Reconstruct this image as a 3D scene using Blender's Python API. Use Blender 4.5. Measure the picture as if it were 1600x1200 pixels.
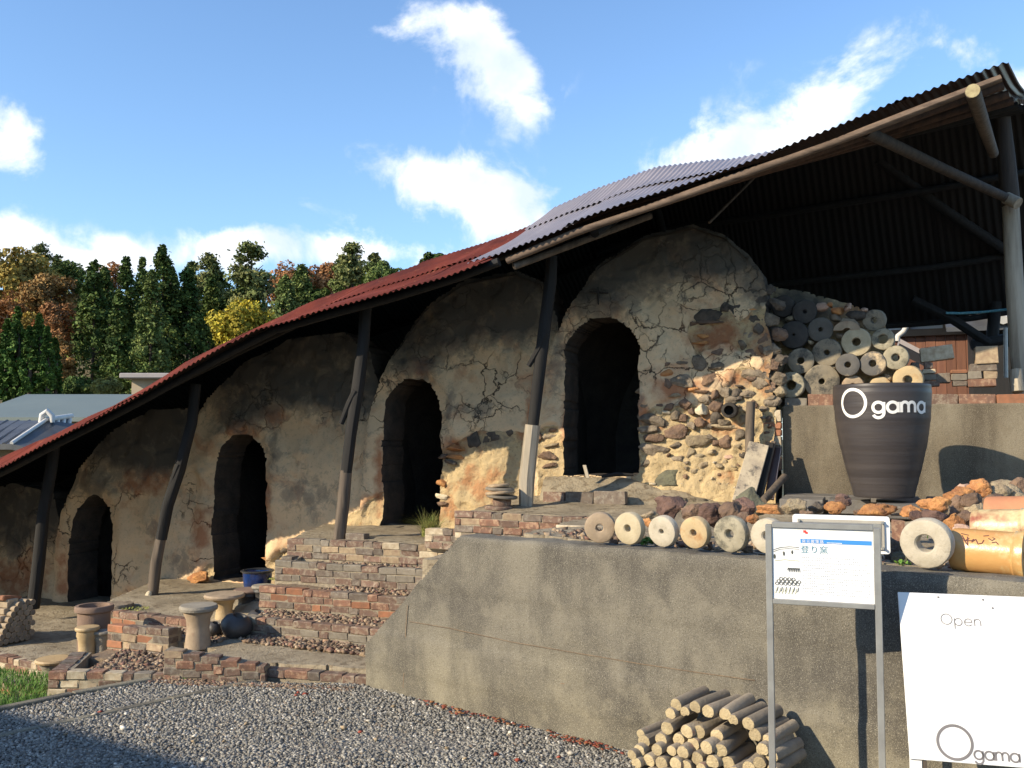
import bpy, math, random
import numpy as np
from mathutils import Vector, Matrix, noise as mnoise
random.seed(7); RNG = np.random.default_rng(11)
for o in list(bpy.data.objects): bpy.data.objects.remove(o)
SC = bpy.context.scene; COL = SC.collection
# ------------------------------------------------------------------ camera, sky, sun, exposure
F = 1445.0; EYE = 1.55; PIT = math.atan(85/1445)
cd = bpy.data.cameras.new('camera'); cam = bpy.data.objects.new('camera', cd); COL.objects.link(cam)
cam.location = (0, 0, EYE); cam.rotation_euler = (math.pi/2+PIT, 0, 0)
cd.sensor_width = 36; cd.lens = F/1600*36; cd.clip_end = 3000; cd.clip_start = .05
SC.camera = cam
SC.view_settings.view_transform = 'Standard'; SC.view_settings.look = 'None'
SC.view_settings.exposure = 0.5; SC.view_settings.gamma = 1
SC.view_settings.use_curve_mapping = False
SUN_EL = math.radians(26.0); SUN_AZ = math.radians(-118)      # azimuth from +Y towards +X
sl = bpy.data.lights.new('sun', 'SUN'); sl.energy = 4.9; sl.angle = math.radians(.5); sl.color = (1, .86, .64)
so = bpy.data.objects.new('sun', sl); COL.objects.link(so)
sd = Vector((math.sin(SUN_AZ)*math.cos(SUN_EL), math.cos(SUN_AZ)*math.cos(SUN_EL), math.sin(SUN_EL)))
so.rotation_euler = sd.to_track_quat('Z', 'Y').to_euler()

def pray(x, y):
    c, s = math.cos(PIT), math.sin(PIT); b = 600-y
    return Vector((x-800, F*c-b*s, F*s+b*c))

W = bpy.data.worlds.new('World'); SC.world = W; W.use_nodes = True
def world():
    nt = W.node_tree; N = nt.nodes; L = nt.links; N.clear()
    out = N.new('ShaderNodeOutputWorld'); bg = N.new('ShaderNodeBackground')
    bg.inputs['Strength'].default_value = .12
    sky = N.new('ShaderNodeTexSky'); sky.sky_type = 'NISHITA'; sky.sun_disc = False
    sky.sun_elevation = SUN_EL; sky.sun_rotation = SUN_AZ; sky.altitude = 300; sky.air_density = 1.25; sky.dust_density = .35; sky.ozone_density = 2.2
    tc = N.new('ShaderNodeTexCoord')
    def m(op, a, b=None, c=None, clamp=False):
        n = N.new('ShaderNodeMath'); n.operation = op; n.use_clamp = clamp
        for i, v in enumerate((a, b, c)):
            if v is None: continue
            if isinstance(v, (int, float)): n.inputs[i].default_value = v
            else: L.new(v, n.inputs[i])
        return n.outputs[0]
    nrm = N.new('ShaderNodeVectorMath'); nrm.operation = 'NORMALIZE'; L.new(tc.outputs['Generated'], nrm.inputs[0])
    sep = N.new('ShaderNodeSeparateXYZ'); L.new(nrm.outputs[0], sep.inputs[0])
    az = m('ARCTAN2', sep.outputs[0], sep.outputs[1]); el = m('ARCSINE', sep.outputs[2])
    nz = N.new('ShaderNodeTexNoise'); nz.inputs['Scale'].default_value = 11; nz.inputs['Detail'].default_value = 10; nz.inputs['Roughness'].default_value = .6
    nz.inputs['Distortion'].default_value = .35
    L.new(nrm.outputs[0], nz.inputs['Vector'])
    clouds = [  # px, py, rx, ry, tilt deg, strength
        (740, 60, 90, 72, -30, .9), (795, 115, 78, 55, -40, .85), (640, 15, 70, 55, -20, .6), (820, 185, 60, 36, 0, .5),
        (645, 268, 105, 38, -14, .9), (760, 312, 125, 62, -12, 1.3), (840, 345, 80, 45, 0, .5), (590, 345, 60, 22, -20, .35),
        (5, 220, 62, 70, 0, 1.1), (85, 285, 36, 18, 0, .3), (475, 310, 22, 34, -40, .34),
        (300, 395, 150, 42, 4, 1.2), (400, 372, 50, 34, 10, .8), (185, 392, 32, 32, 0, .8), (20, 380, 60, 34, 0, 1.1), (105, 405, 60, 20, -18, .7), (540, 395, 130, 40, 0, .8), (660, 400, 80, 30, 0, .4),
        (1190, 225, 130, 52, 18, .85), (1330, 135, 120, 46, 38, .75), (1105, 250, 120, 70, 0, .62), (1430, 85, 60, 22, 30, .35), (1520, 85, 50, 28, 20, .5), (1140, 110, 60, 24, 0, .16), (1600, 170, 40, 55, 0, .9), (930, 195, 60, 20, 0, .12),
    ]
    tot = None
    for (px, py, rx, ry, tilt, st) in clouds:
        d = pray(px, py).normalized(); a0 = math.atan2(d.x, d.y); e0 = math.asin(d.z)
        da = m('SUBTRACT', az, a0); de = m('SUBTRACT', el, e0)
        ct, sn = math.cos(math.radians(tilt)), math.sin(math.radians(tilt))
        da = m('MULTIPLY', da, math.cos(e0))
        X = m('ADD', m('MULTIPLY', da, ct*F/rx), m('MULTIPLY', de, sn*F/rx))
        Y = m('ADD', m('MULTIPLY', da, -sn*F/ry), m('MULTIPLY', de, ct*F/ry))
        r2 = m('ADD', m('MULTIPLY', X, X), m('MULTIPLY', Y, Y))
        g = m('MULTIPLY', m('EXPONENT', m('MULTIPLY', r2, -1.25)), st*.97)
        tot = g if tot is None else m('ADD', tot, g)
    # elsewhere in the sky: loose scattered clouds of the same kind
    n2 = N.new('ShaderNodeTexNoise'); n2.inputs['Scale'].default_value = 2.2; n2.inputs['Detail'].default_value = 3; L.new(nrm.outputs[0], n2.inputs['Vector'])
    away = m('SUBTRACT', .72, sep.outputs[1], clamp=True)
    extra = m('MULTIPLY', m('MULTIPLY', m('SUBTRACT', n2.outputs[0], .52, clamp=True), 5.0), away)
    tot = m('ADD', tot, extra)
    dens = m('ADD', tot, m('MULTIPLY', m('SUBTRACT', nz.outputs[0], .5), 3.6))
    mr = N.new('ShaderNodeMapRange'); mr.interpolation_type = 'SMOOTHSTEP'
    L.new(dens, mr.inputs['Value']); mr.inputs['From Min'].default_value = .36; mr.inputs['From Max'].default_value = 1.15
    gate = N.new('ShaderNodeMapRange'); L.new(tot, gate.inputs['Value']); gate.inputs['From Min'].default_value = .03; gate.inputs['From Max'].default_value = .3
    fac = m('MULTIPLY', mr.outputs[0], gate.outputs[0], clamp=True)
    # thin haze near the horizon, same all round
    hz = m('MULTIPLY', m('POWER', m('SUBTRACT', 1, m('ABSOLUTE', sep.outputs[2]), clamp=True), 5.0), .34)
    shade = N.new('ShaderNodeMixRGB'); shade.inputs[1].default_value = (5.2, 5.9, 6.9, 1); shade.inputs[2].default_value = (8.6, 8.6, 8.5, 1)
    n3 = N.new('ShaderNodeTexNoise'); n3.inputs['Scale'].default_value = 12; n3.inputs['Detail'].default_value = 5; L.new(nrm.outputs[0], n3.inputs['Vector'])
    L.new(m('MULTIPLY', m('SUBTRACT', n3.outputs[0], .34, clamp=True), 3.2, clamp=True), shade.inputs[0])
    tint = N.new('ShaderNodeMixRGB'); tint.blend_type = 'MULTIPLY'; tint.inputs[0].default_value = 1; tint.inputs[2].default_value = (1.05, 1.22, 1.45, 1)
    L.new(sky.outputs[0], tint.inputs[1])
    mh = N.new('ShaderNodeMixRGB'); L.new(hz, mh.inputs[0]); L.new(tint.outputs[0], mh.inputs[1]); mh.inputs[2].default_value = (2.6, 5.2, 8.6, 1)
    mx = N.new('ShaderNodeMixRGB'); L.new(m('MULTIPLY', fac, .93), mx.inputs[0]); L.new(mh.outputs[0], mx.inputs[1]); L.new(shade.outputs[0], mx.inputs[2])
    L.new(mx.outputs[0], bg.inputs['Color']); L.new(bg.outputs[0], out.inputs['Surface'])
world()

# ------------------------------------------------------------------ frames and helpers
A = math.radians(21)
KD = Vector((math.cos(A), -math.sin(A), 0)); ND = Vector((math.sin(A), math.cos(A), 0))   # along / into the kiln
B_ = math.radians(39)
WD = Vector((math.cos(B_), -math.sin(B_), 0)); WN = Vector((math.sin(B_), math.cos(B_), 0))  # along / into the yard wall
WPL = 4.0
O = Vector((0, 0, EYE)); UP = Vector((0, 0, 1))
def K(u, v, z): return KD*u+ND*v+UP*z
def hit(px, py, n, d):
    r = pray(px, py); return O+r*((d-O.dot(n))/r.dot(n))
def PV(px, py, v): return hit(px, py, ND, v)
def PZ(px, py, z): return hit(px, py, UP, z)
def PW(px, py, d=WPL): return hit(px, py, WN, d)
def PU(px, py, u): return hit(px, py, KD, u)
def PY(px, py, y): return hit(px, py, Vector((0, 1, 0)), y)
def uv(p): return p.dot(KD), p.dot(ND)

def _hash(ix, iy, iz, s):
    h = (ix*374761393+iy*668265263+iz*2147483647+s*974711) & 0xffffffff
    h = ((h ^ (h >> 13))*1274126177) & 0xffffffff
    return ((h ^ (h >> 16)) & 0xffff)/65535.0
def vnoise(P, scale, seed=0):
    P = np.asarray(P, float)*scale
    i = np.floor(P).astype(np.int64); f = P-i; f = f*f*(3-2*f)
    r = 0
    for a in (0, 1):
        for b in (0, 1):
            for c in (0, 1):
                w = (f[:, 0] if a else 1-f[:, 0])*(f[:, 1] if b else 1-f[:, 1])*(f[:, 2] if c else 1-f[:, 2])
                r = r+w*_hash(i[:, 0]+a, i[:, 1]+b, i[:, 2]+c, seed)
    return r*2-1
def fbm(P, scale, octv=4, seed=0, rough=.5):
    r = 0; a = 1; t = 0
    for k in range(octv):
        r = r+a*vnoise(P, scale*2**k, seed+k*17); t += a; a *= rough
    return r/t

def npmesh(name, V, Fq, mats, smooth=False, attrs=None):
    me = bpy.data.meshes.new(name)
    V = np.asarray(V, np.float32); 
    if isinstance(Fq, np.ndarray):
        nf, k = Fq.shape
        me.vertices.add(len(V)); me.vertices.foreach_set('co', V.ravel())
        me.loops.add(nf*k); me.loops.foreach_set('vertex_index', Fq.astype(np.int32).ravel())
        me.polygons.add(nf); me.polygons.foreach_set('loop_start', np.arange(0, nf*k, k, dtype=np.int32))
        me.polygons.foreach_set('loop_total', np.full(nf, k, np.int32))
        me.update(calc_edges=True); me.validate()
    else:
        me.from_pydata([tuple(map(float, v)) for v in V], [], Fq); me.update()
    if attrs:
        for an, arr in attrs.items():
            at = me.color_attributes.new(an, 'FLOAT_COLOR', 'POINT')
            c = np.ones((len(V), 4), np.float32); c[:, :arr.shape[1]] = arr; at.data.foreach_set('color', c.ravel())
    for mm in (mats if isinstance(mats, (list, tuple)) else [mats]): me.materials.append(mm)
    if smooth: me.polygons.foreach_set('use_smooth', np.ones(len(me.polygons), bool))
    return me

def link(name, me, parent=None, loc=None):
    o = bpy.data.objects.new(name, me); COL.objects.link(o)
    if parent: o.parent = parent
    if loc is not None: o.location = loc
    return o
def tag(o, label=None, cat=None, group=None, kind=None):
    if label: o['label'] = label
    if cat: o['category'] = cat
    if group: o['group'] = group
    if kind: o['kind'] = kind
    return o
def thing(name, label, cat, loc, group=None):
    return tag(link(name, None, None, loc), label, cat, group)
def wpos(o):
    p = Vector(o.location)
    while o.parent: o = o.parent; p = p+Vector(o.location)
    return p

class MB:
    """collects shapes given in world coordinates; build() makes ONE mesh object"""
    def __init__(s): s.v = []; s.f = []; s.mi = []; s.cur = 0
    def add(s, vs, fs):
        b = len(s.v); s.v += [Vector(v) for v in vs]; s.f += [[i+b for i in f] for f in fs]; s.mi += [s.cur]*len(fs)
    def box(s, c, ax, ay, az, bev=0.0):
        """centre and three half-extent vectors; bevelled on all edges if bev"""
        c = Vector(c); ax, ay, az = Vector(ax), Vector(ay), Vector(az)
        if not bev:
            vs = [c+ax*i+ay*j+az*k for i in (-1, 1) for j in (-1, 1) for k in (-1, 1)]
            s.add(vs, [(0, 1, 3, 2), (4, 6, 7, 5), (0, 4, 5, 1), (2, 3, 7, 6), (0, 2, 6, 4), (1, 5, 7, 3)]); return
        lx, ly, lz = ax.length, ay.length, az.length; bx, by, bz = 1-bev/lx, 1-bev/ly, 1-bev/lz
        vs = []; idx = {}
        for i in (-1, 1):
            for j in (-1, 1):
                for k in (-1, 1):
                    idx[i, j, k, 0] = len(vs); vs.append(c+ax*i+ay*j*by+az*k*bz)
                    idx[i, j, k, 1] = len(vs); vs.append(c+ax*i*bx+ay*j+az*k*bz)
                    idx[i, j, k, 2] = len(vs); vs.append(c+ax*i*bx+ay*j*by+az*k)
        f = []
        for i in (-1, 1):
            f.append([idx[i, a, b, 0] for a, b in ((-1, -1), (-1, 1), (1, 1), (1, -1))])
            f.append([idx[a, i, b, 1] for a, b in ((-1, -1), (-1, 1), (1, 1), (1, -1))])
            f.append([idx[a, b, i, 2] for a, b in ((-1, -1), (-1, 1), (1, 1), (1, -1))])
            for j in (-1, 1):
                f.append([idx[i, j, -1, 0], idx[i, j, 1, 0], idx[i, j, 1, 1], idx[i, j, -1, 1]])
                f.append([idx[i, -1, j, 0], idx[i, 1, j, 0], idx[i, 1, j, 2], idx[i, -1, j, 2]])
                f.append([idx[-1, i, j, 1], idx[1, i, j, 1], idx[1, i, j, 2], idx[-1, i, j, 2]])
                for k in (-1, 1): f.append([idx[i, j, k, 0], idx[i, j, k, 1], idx[i, j, k, 2]])
        s.add(vs, f)
    def tube(s, pts, rad, n=10, caps=True, flat=1.0, jit=0):
        pts = [Vector(p) for p in pts]; rad = rad if isinstance(rad, (list, tuple)) else [rad]*len(pts)
        vs = []; ref = None
        for i, p in enumerate(pts):
            t = (pts[min(i+1, len(pts)-1)]-pts[max(i-1, 0)]).normalized()
            if ref is None: ref = Vector((0, 0, 1)) if abs(t.z) < .8 else Vector((1, 0, 0))
            a = (ref-t*ref.dot(t)).normalized(); b = t.cross(a); ref = a
            for k in range(n):
                th = 2*math.pi*k/n; r = rad[i]*(1+(random.uniform(-jit, jit) if jit else 0))
                vs.append(p+a*math.cos(th)*r*flat+b*math.sin(th)*r)
        f = [(i*n+k, i*n+(k+1) % n, (i+1)*n+(k+1) % n, (i+1)*n+k) for i in range(len(pts)-1) for k in range(n)]
        if caps: f += [list(range(n))[::-1], [(len(pts)-1)*n+k for k in range(n)]]
        s.add(vs, f)
    def lathe(s, base, prof, n=32, ax=None, closed=False, wob=0):
        """prof: (radius, distance along axis)"""
        base = Vector(base); ax = Vector(ax or (0, 0, 1)).normalized()
        a = ax.orthogonal().normalized(); b = ax.cross(a); vs = []
        wv = [1+wob*(math.sin(2*math.pi*k/n*2+1)*.6+math.sin(2*math.pi*k/n*3+2.2)*.4+random.uniform(-.4, .4)) for k in range(n)]
        for r, h in prof:
            for k in range(n):
                th = 2*math.pi*k/n; vs.append(base+ax*h+(a*math.cos(th)+b*math.sin(th))*r*wv[k])
        m = len(prof); rng = m if closed else m-1
        s.add(vs, [(i*n+k, i*n+(k+1) % n, ((i+1) % m)*n+(k+1) % n, ((i+1) % m)*n+k) for i in range(rng) for k in range(n)])
    def build(s, name, mat, parent=None, loc=None, smooth=False, bevel=0):
        loc = Vector(loc) if loc is not None else (wpos(parent) if parent else Vector((0, 0, 0)))
        me = bpy.data.meshes.new(name); me.from_pydata([tuple(v-loc) for v in s.v], [], s.f)
        for mm in (mat if isinstance(mat, (list, tuple)) else [mat]): me.materials.append(mm)
        if len(set(s.mi)) > 1: me.polygons.foreach_set('material_index', s.mi)
        if smooth:
            me.polygons.foreach_set('use_smooth', [True]*len(me.polygons))
            me.set_sharp_from_angle(angle=math.radians(38))
        me.update()
        return link(name, me, parent, None if parent else loc)

# ------------------------------------------------------------------ materials
def mat(name, c1, c2=None, scale=8, rough=.85, bump=.3, bscale=None, c3=None, s3=30, f3=.5, metal=0, detail=6, bdist=.01, contrast=1.6, attr=None, stretch=None, spec=None, rand=0):
    m = bpy.data.materials.new(name); m.use_nodes = True; nt = m.node_tree; N = nt.nodes; L = nt.links
    p = N['Principled BSDF']; p.inputs['Roughness'].default_value = rough; p.inputs['Metallic'].default_value = metal
    if spec is not None: p.inputs['Specular IOR Level'].default_value = spec
    g = N.new('ShaderNodeNewGeometry'); vec = g.outputs['Position']
    if stretch:
        mp = N.new('ShaderNodeMapping'); mp.inputs['Scale'].default_value = stretch; mp.inputs['Rotation'].default_value = (0, 0, A); L.new(vec, mp.inputs[0]); vec = mp.outputs[0]
    def noise(sc, det=detail, ro=.6):
        n = N.new('ShaderNodeTexNoise'); n.inputs['Scale'].default_value = sc; n.inputs['Detail'].default_value = det; n.inputs['Roughness'].default_value = ro
        L.new(vec, n.inputs['Vector']); return n.outputs[0]
    def remap(v, a, b):
        r = N.new('ShaderNodeMapRange'); L.new(v, r.inputs[0]); r.inputs[1].default_value = a; r.inputs[2].default_value = b; return r.outputs[0]
    col = None
    if attr:
        at = N.new('ShaderNodeAttribute'); at.attribute_name = attr; col = at.outputs['Color']
    c2 = c2 or tuple(x*.6 for x in c1)
    mx = N.new('ShaderNodeMixRGB'); L.new(remap(noise(scale), .5-.5/contrast*.5, .5+.5/contrast*.5), mx.inputs[0])
    mx.inputs[1].default_value = (*c1, 1); mx.inputs[2].default_value = (*c2, 1); res = mx.outputs[0]
    if c3:
        m3 = N.new('ShaderNodeMixRGB'); L.new(remap(noise(s3, 8, .7), f3, f3+.12), m3.inputs[0]); L.new(res, m3.inputs[1]); m3.inputs[2].default_value = (*c3, 1); res = m3.outputs[0]
    if attr:
        mm = N.new('ShaderNodeMixRGB'); mm.blend_type = 'MULTIPLY'; mm.inputs[0].default_value = 1; L.new(res, mm.inputs[1]); L.new(col, mm.inputs[2]); res = mm.outputs[0]
    if rand:
        oi = N.new('ShaderNodeObjectInfo'); hs = N.new('ShaderNodeHueSaturation'); L.new(res, hs.inputs['Color'])
        L.new(remap(oi.outputs['Random'], 0, 1), hs.inputs['Value'])
        mr = hs.inputs['Value'].links[0].from_node; mr.inputs[3].default_value = 1-rand; mr.inputs[4].default_value = 1+rand; res = hs.outputs[0]
    L.new(res, p.inputs['Base Color'])
    if bump:
        bn = N.new('ShaderNodeBump'); bn.inputs['Strength'].default_value = min(1, bump); bn.inputs['Distance'].default_value = bdist
        L.new(noise(bscale or scale*6, 8, .65), bn.inputs['Height']); L.new(bn.outputs[0], p.inputs['Normal'])
    return m

M = {}
M['gravel_bed'] = mat('gravel_bed', (.17, .16, .145), (.27, .25, .22), 60, bump=1, bscale=90, bdist=.02, c3=(.04, .04, .042), s3=70, f3=.5)
M['gravel'] = mat('gravel', (1, 1, 1), (.75, .75, .78), 30, bump=.3, bscale=300, attr='col')
M['soil'] = mat('soil', (.36, .30, .21), (.24, .195, .13), 3.5, bump=.8, bscale=45, bdist=.02, c3=(.16, .12, .075), s3=14, f3=.52)
M['soil_dark'] = mat('soil_dark', (.17, .12, .08), (.26, .19, .12), 9, bump=.9, bscale=60, bdist=.02)
M['clod'] = mat('clod', (1, 1, 1), (.8, .75, .7), 30, bump=.4, bscale=120, attr='col')
M['ground'] = mat('ground', (.06, .075, .03), (.14, .10, .05), .25, bump=.5, bscale=3, bdist=.2, c3=(.03, .045, .015), s3=1.2, f3=.5)
M['terracotta_sign'] = None
def concrete(name, c1, c2, c3, dark, splash=None):
    m = bpy.data.materials.new(name); m.use_nodes = True; N = m.node_tree.nodes; L = m.node_tree.links; p = N['Principled BSDF']
    p.inputs['Roughness'].default_value = .92
    g = N.new('ShaderNodeNewGeometry'); sep = N.new('ShaderNodeSeparateXYZ'); L.new(g.outputs['Position'], sep.inputs[0])
    def noise(sc, det=6, ro=.6, st=None):
        n = N.new('ShaderNodeTexNoise'); n.inputs['Scale'].default_value = sc; n.inputs['Detail'].default_value = det; n.inputs['Roughness'].default_value = ro
        if st:
            mp = N.new('ShaderNodeMapping'); mp.inputs['Scale'].default_value = st; L.new(g.outputs['Position'], mp.inputs[0]); L.new(mp.outputs[0], n.inputs[0])
        else: L.new(g.outputs['Position'], n.inputs[0])
        return n.outputs[0]
    def rm(v, a, b, c=0, d=1):
        r = N.new('ShaderNodeMapRange'); L.new(v, r.inputs[0]); r.inputs[1].default_value = a; r.inputs[2].default_value = b; r.inputs[3].default_value = c; r.inputs[4].default_value = d; return r.outputs[0]
    def mix(f, a, b):
        x = N.new('ShaderNodeMixRGB'); L.new(f, x.inputs[0])
        for i, q in ((1, a), (2, b)):
            if isinstance(q, tuple): x.inputs[i].default_value = (*q, 1)
            else: L.new(q, x.inputs[i])
        return x.outputs[0]
    r = mix(rm(noise(1.5, 6, .6), .40, .60), c1, c2)
    r = mix(rm(noise(2.6, 5, .6, (1.6, 1.6, .35)), .46, .66, 0, .8), r, dark)               # vertical weather streaks
    r = mix(rm(noise(210, 6, .85), .53, .62, 0, .85), r, c3)
    r = mix(rm(noise(5, 6, .65), .52, .66, 0, .6), r, tuple(x*1.25 for x in c1))                                 # pale aggregate grains
    r = mix(rm(noise(170, 3, .75), .56, .66, 0, .7), r, tuple(x*.35 for x in dark))            # dark pits
    if splash:   # lime and dirt splashed up from the ground, ragged upper limit
        ad = N.new('ShaderNodeMath'); ad.operation = 'MULTIPLY_ADD'; L.new(noise(2.2, 6, .65), ad.inputs[0]); ad.inputs[1].default_value = 1.1; L.new(sep.outputs[2], ad.inputs[2])
        sm = N.new('ShaderNodeMixRGB'); sm.blend_type = 'MULTIPLY'; L.new(rm(ad.outputs[0], .62, 1.05, .85, 0), sm.inputs[0]); L.new(r, sm.inputs[1]); sm.inputs[2].default_value = (*splash, 1); r = sm.outputs[0]
    L.new(r, p.inputs['Base Color'])
    b = N.new('ShaderNodeBump'); b.inputs['Strength'].default_value = .7; b.inputs['Distance'].default_value = .006; L.new(noise(75, 6, .7), b.inputs['Height'])
    # board lines of the shuttering: a faint level groove
    L.new(b.outputs[0], p.inputs['Normal'])
    return m
M['concrete'] = concrete('weathered_concrete', (.172, .154, .118), (.082, .073, .06), (.36, .33, .265), (.056, .05, .042), (1.3, 1.28, 1.16))
M['concrete_brown'] = concrete('brown_concrete', (.13, .105, .07), (.20, .17, .12), (.34, .29, .21), (.065, .05, .033))
BR = {
 'dark': mat('brick_dark', (.115, .088, .07), (.18, .14, .105), 25, c3=(.22, .19, .15), s3=26, f3=.5, bump=.6, bscale=160, bdist=.004, rand=.2),
 'brown': mat('brick_brown', (.19, .115, .08), (.13, .08, .06), 22, c3=(.28, .22, .16), s3=26, f3=.49, bump=.6, bscale=160, bdist=.004, rand=.2),
 'red': mat('brick_red', (.225, .11, .068), (.155, .088, .062), 20, c3=(.35, .22, .14), s3=26, f3=.49, bump=.6, bscale=160, bdist=.004, rand=.2),
 'orange': mat('brick_orange', (.36, .15, .075), (.23, .11, .06), 18, c3=(.4, .3, .2), s3=50, f3=.64, bump=.5, bscale=160, bdist=.004, rand=.25),
 'tan': mat('brick_tan', (.38, .29, .18), (.25, .17, .11), 24, c3=(.15, .11, .08), s3=45, f3=.6, bump=.5, bscale=160, bdist=.004, rand=.25),
 'cream': mat('brick_cream', (.56, .48, .34), (.38, .29, .19), 26, c3=(.2, .13, .08), s3=40, f3=.64, bump=.5, bscale=160, bdist=.004, rand=.15),
 'grey': mat('brick_grey', (.23, .20, .155), (.16, .135, .105), 24, c3=(.3, .27, .22), s3=55, f3=.6, bump=.5, bscale=160, bdist=.004, rand=.2),
}
M['mortar'] = mat('mortar', (.34, .285, .20), (.20, .165, .12), 30, bump=.7, bscale=120, bdist=.008)
def woodmat(name, c1, c2, c3=None, ax=(1, 1, .1), sc=22, rough=.85):
    return mat(name, c1, c2, sc, rough=rough, bump=.6, bscale=sc*3, bdist=.006, stretch=ax, c3=c3, s3=sc*2, f3=.6)
M['wood_dark'] = woodmat('sooty_timber', (.016, .014, .013), (.008, .0075, .007))
M['purlin'] = woodmat('reddish_purlin', (.10, .055, .035), (.05, .03, .022))
M['wood_mid'] = woodmat('old_timber', (.15, .115, .085), (.07, .055, .042))
M['wood_beam'] = woodmat('eave_timber', (.18, .125, .088), (.09, .06, .042), ax=(.12, 1, 1))
M['wood_light'] = woodmat('bleached_timber', (.44, .38, .29), (.25, .21, .155), c3=(.15, .12, .09), sc=16)
M['wood_end'] = mat('log_end', (.42, .36, .2), (.28, .22, .12), 30, bump=.4)
M['rust_red'] = mat('red_oxide_iron', (.215, .046, .026), (.115, .028, .02), 3, spec=.15, rough=.85, bump=.15, bscale=40, c3=(.34, .12, .06), s3=9, f3=.6, stretch=(1, .25, 1))
M['iron_grey'] = mat('grey_painted_iron', (.34, .29, .28), (.27, .235, .235), 2.5, rough=.38, bump=.1, bscale=30, c3=(.30, .19, .15), s3=12, f3=.64, stretch=(1, .3, 1), spec=.6)
M['iron_under'] = mat('shade_painted_underside', (.012, .009, .008), (.008, .007, .006), 5, rough=.8, bump=.2)  # near-black base colour paints the darkness beneath the roof
def shade_painted_back(m, col):  # sheet back faces take a dark colour standing in for roof shade
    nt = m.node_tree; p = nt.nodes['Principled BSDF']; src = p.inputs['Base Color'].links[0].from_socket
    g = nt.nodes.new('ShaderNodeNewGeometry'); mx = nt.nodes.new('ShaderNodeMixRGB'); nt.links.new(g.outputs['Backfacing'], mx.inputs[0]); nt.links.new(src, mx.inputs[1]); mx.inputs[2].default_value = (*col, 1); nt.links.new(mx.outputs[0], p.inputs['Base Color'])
shade_painted_back(M['rust_red'], (.02, .014, .012)); shade_painted_back(M['iron_grey'], (.045, .022, .016))
M['soot_clay'] = mat('sooty_clay', (.05, .043, .035), (.025, .022, .02), 6, bump=.8, bscale=30, bdist=.02)
M['jamb_clay'] = mat('burnt_shaded_jamb', (.085, .065, .05), (.035, .03, .026), 7, bump=.8, bscale=40, bdist=.015, c3=(.16, .08, .05), s3=9, f3=.64)  # burnt clay, darkened further to paint the shade inside the reveals

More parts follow.
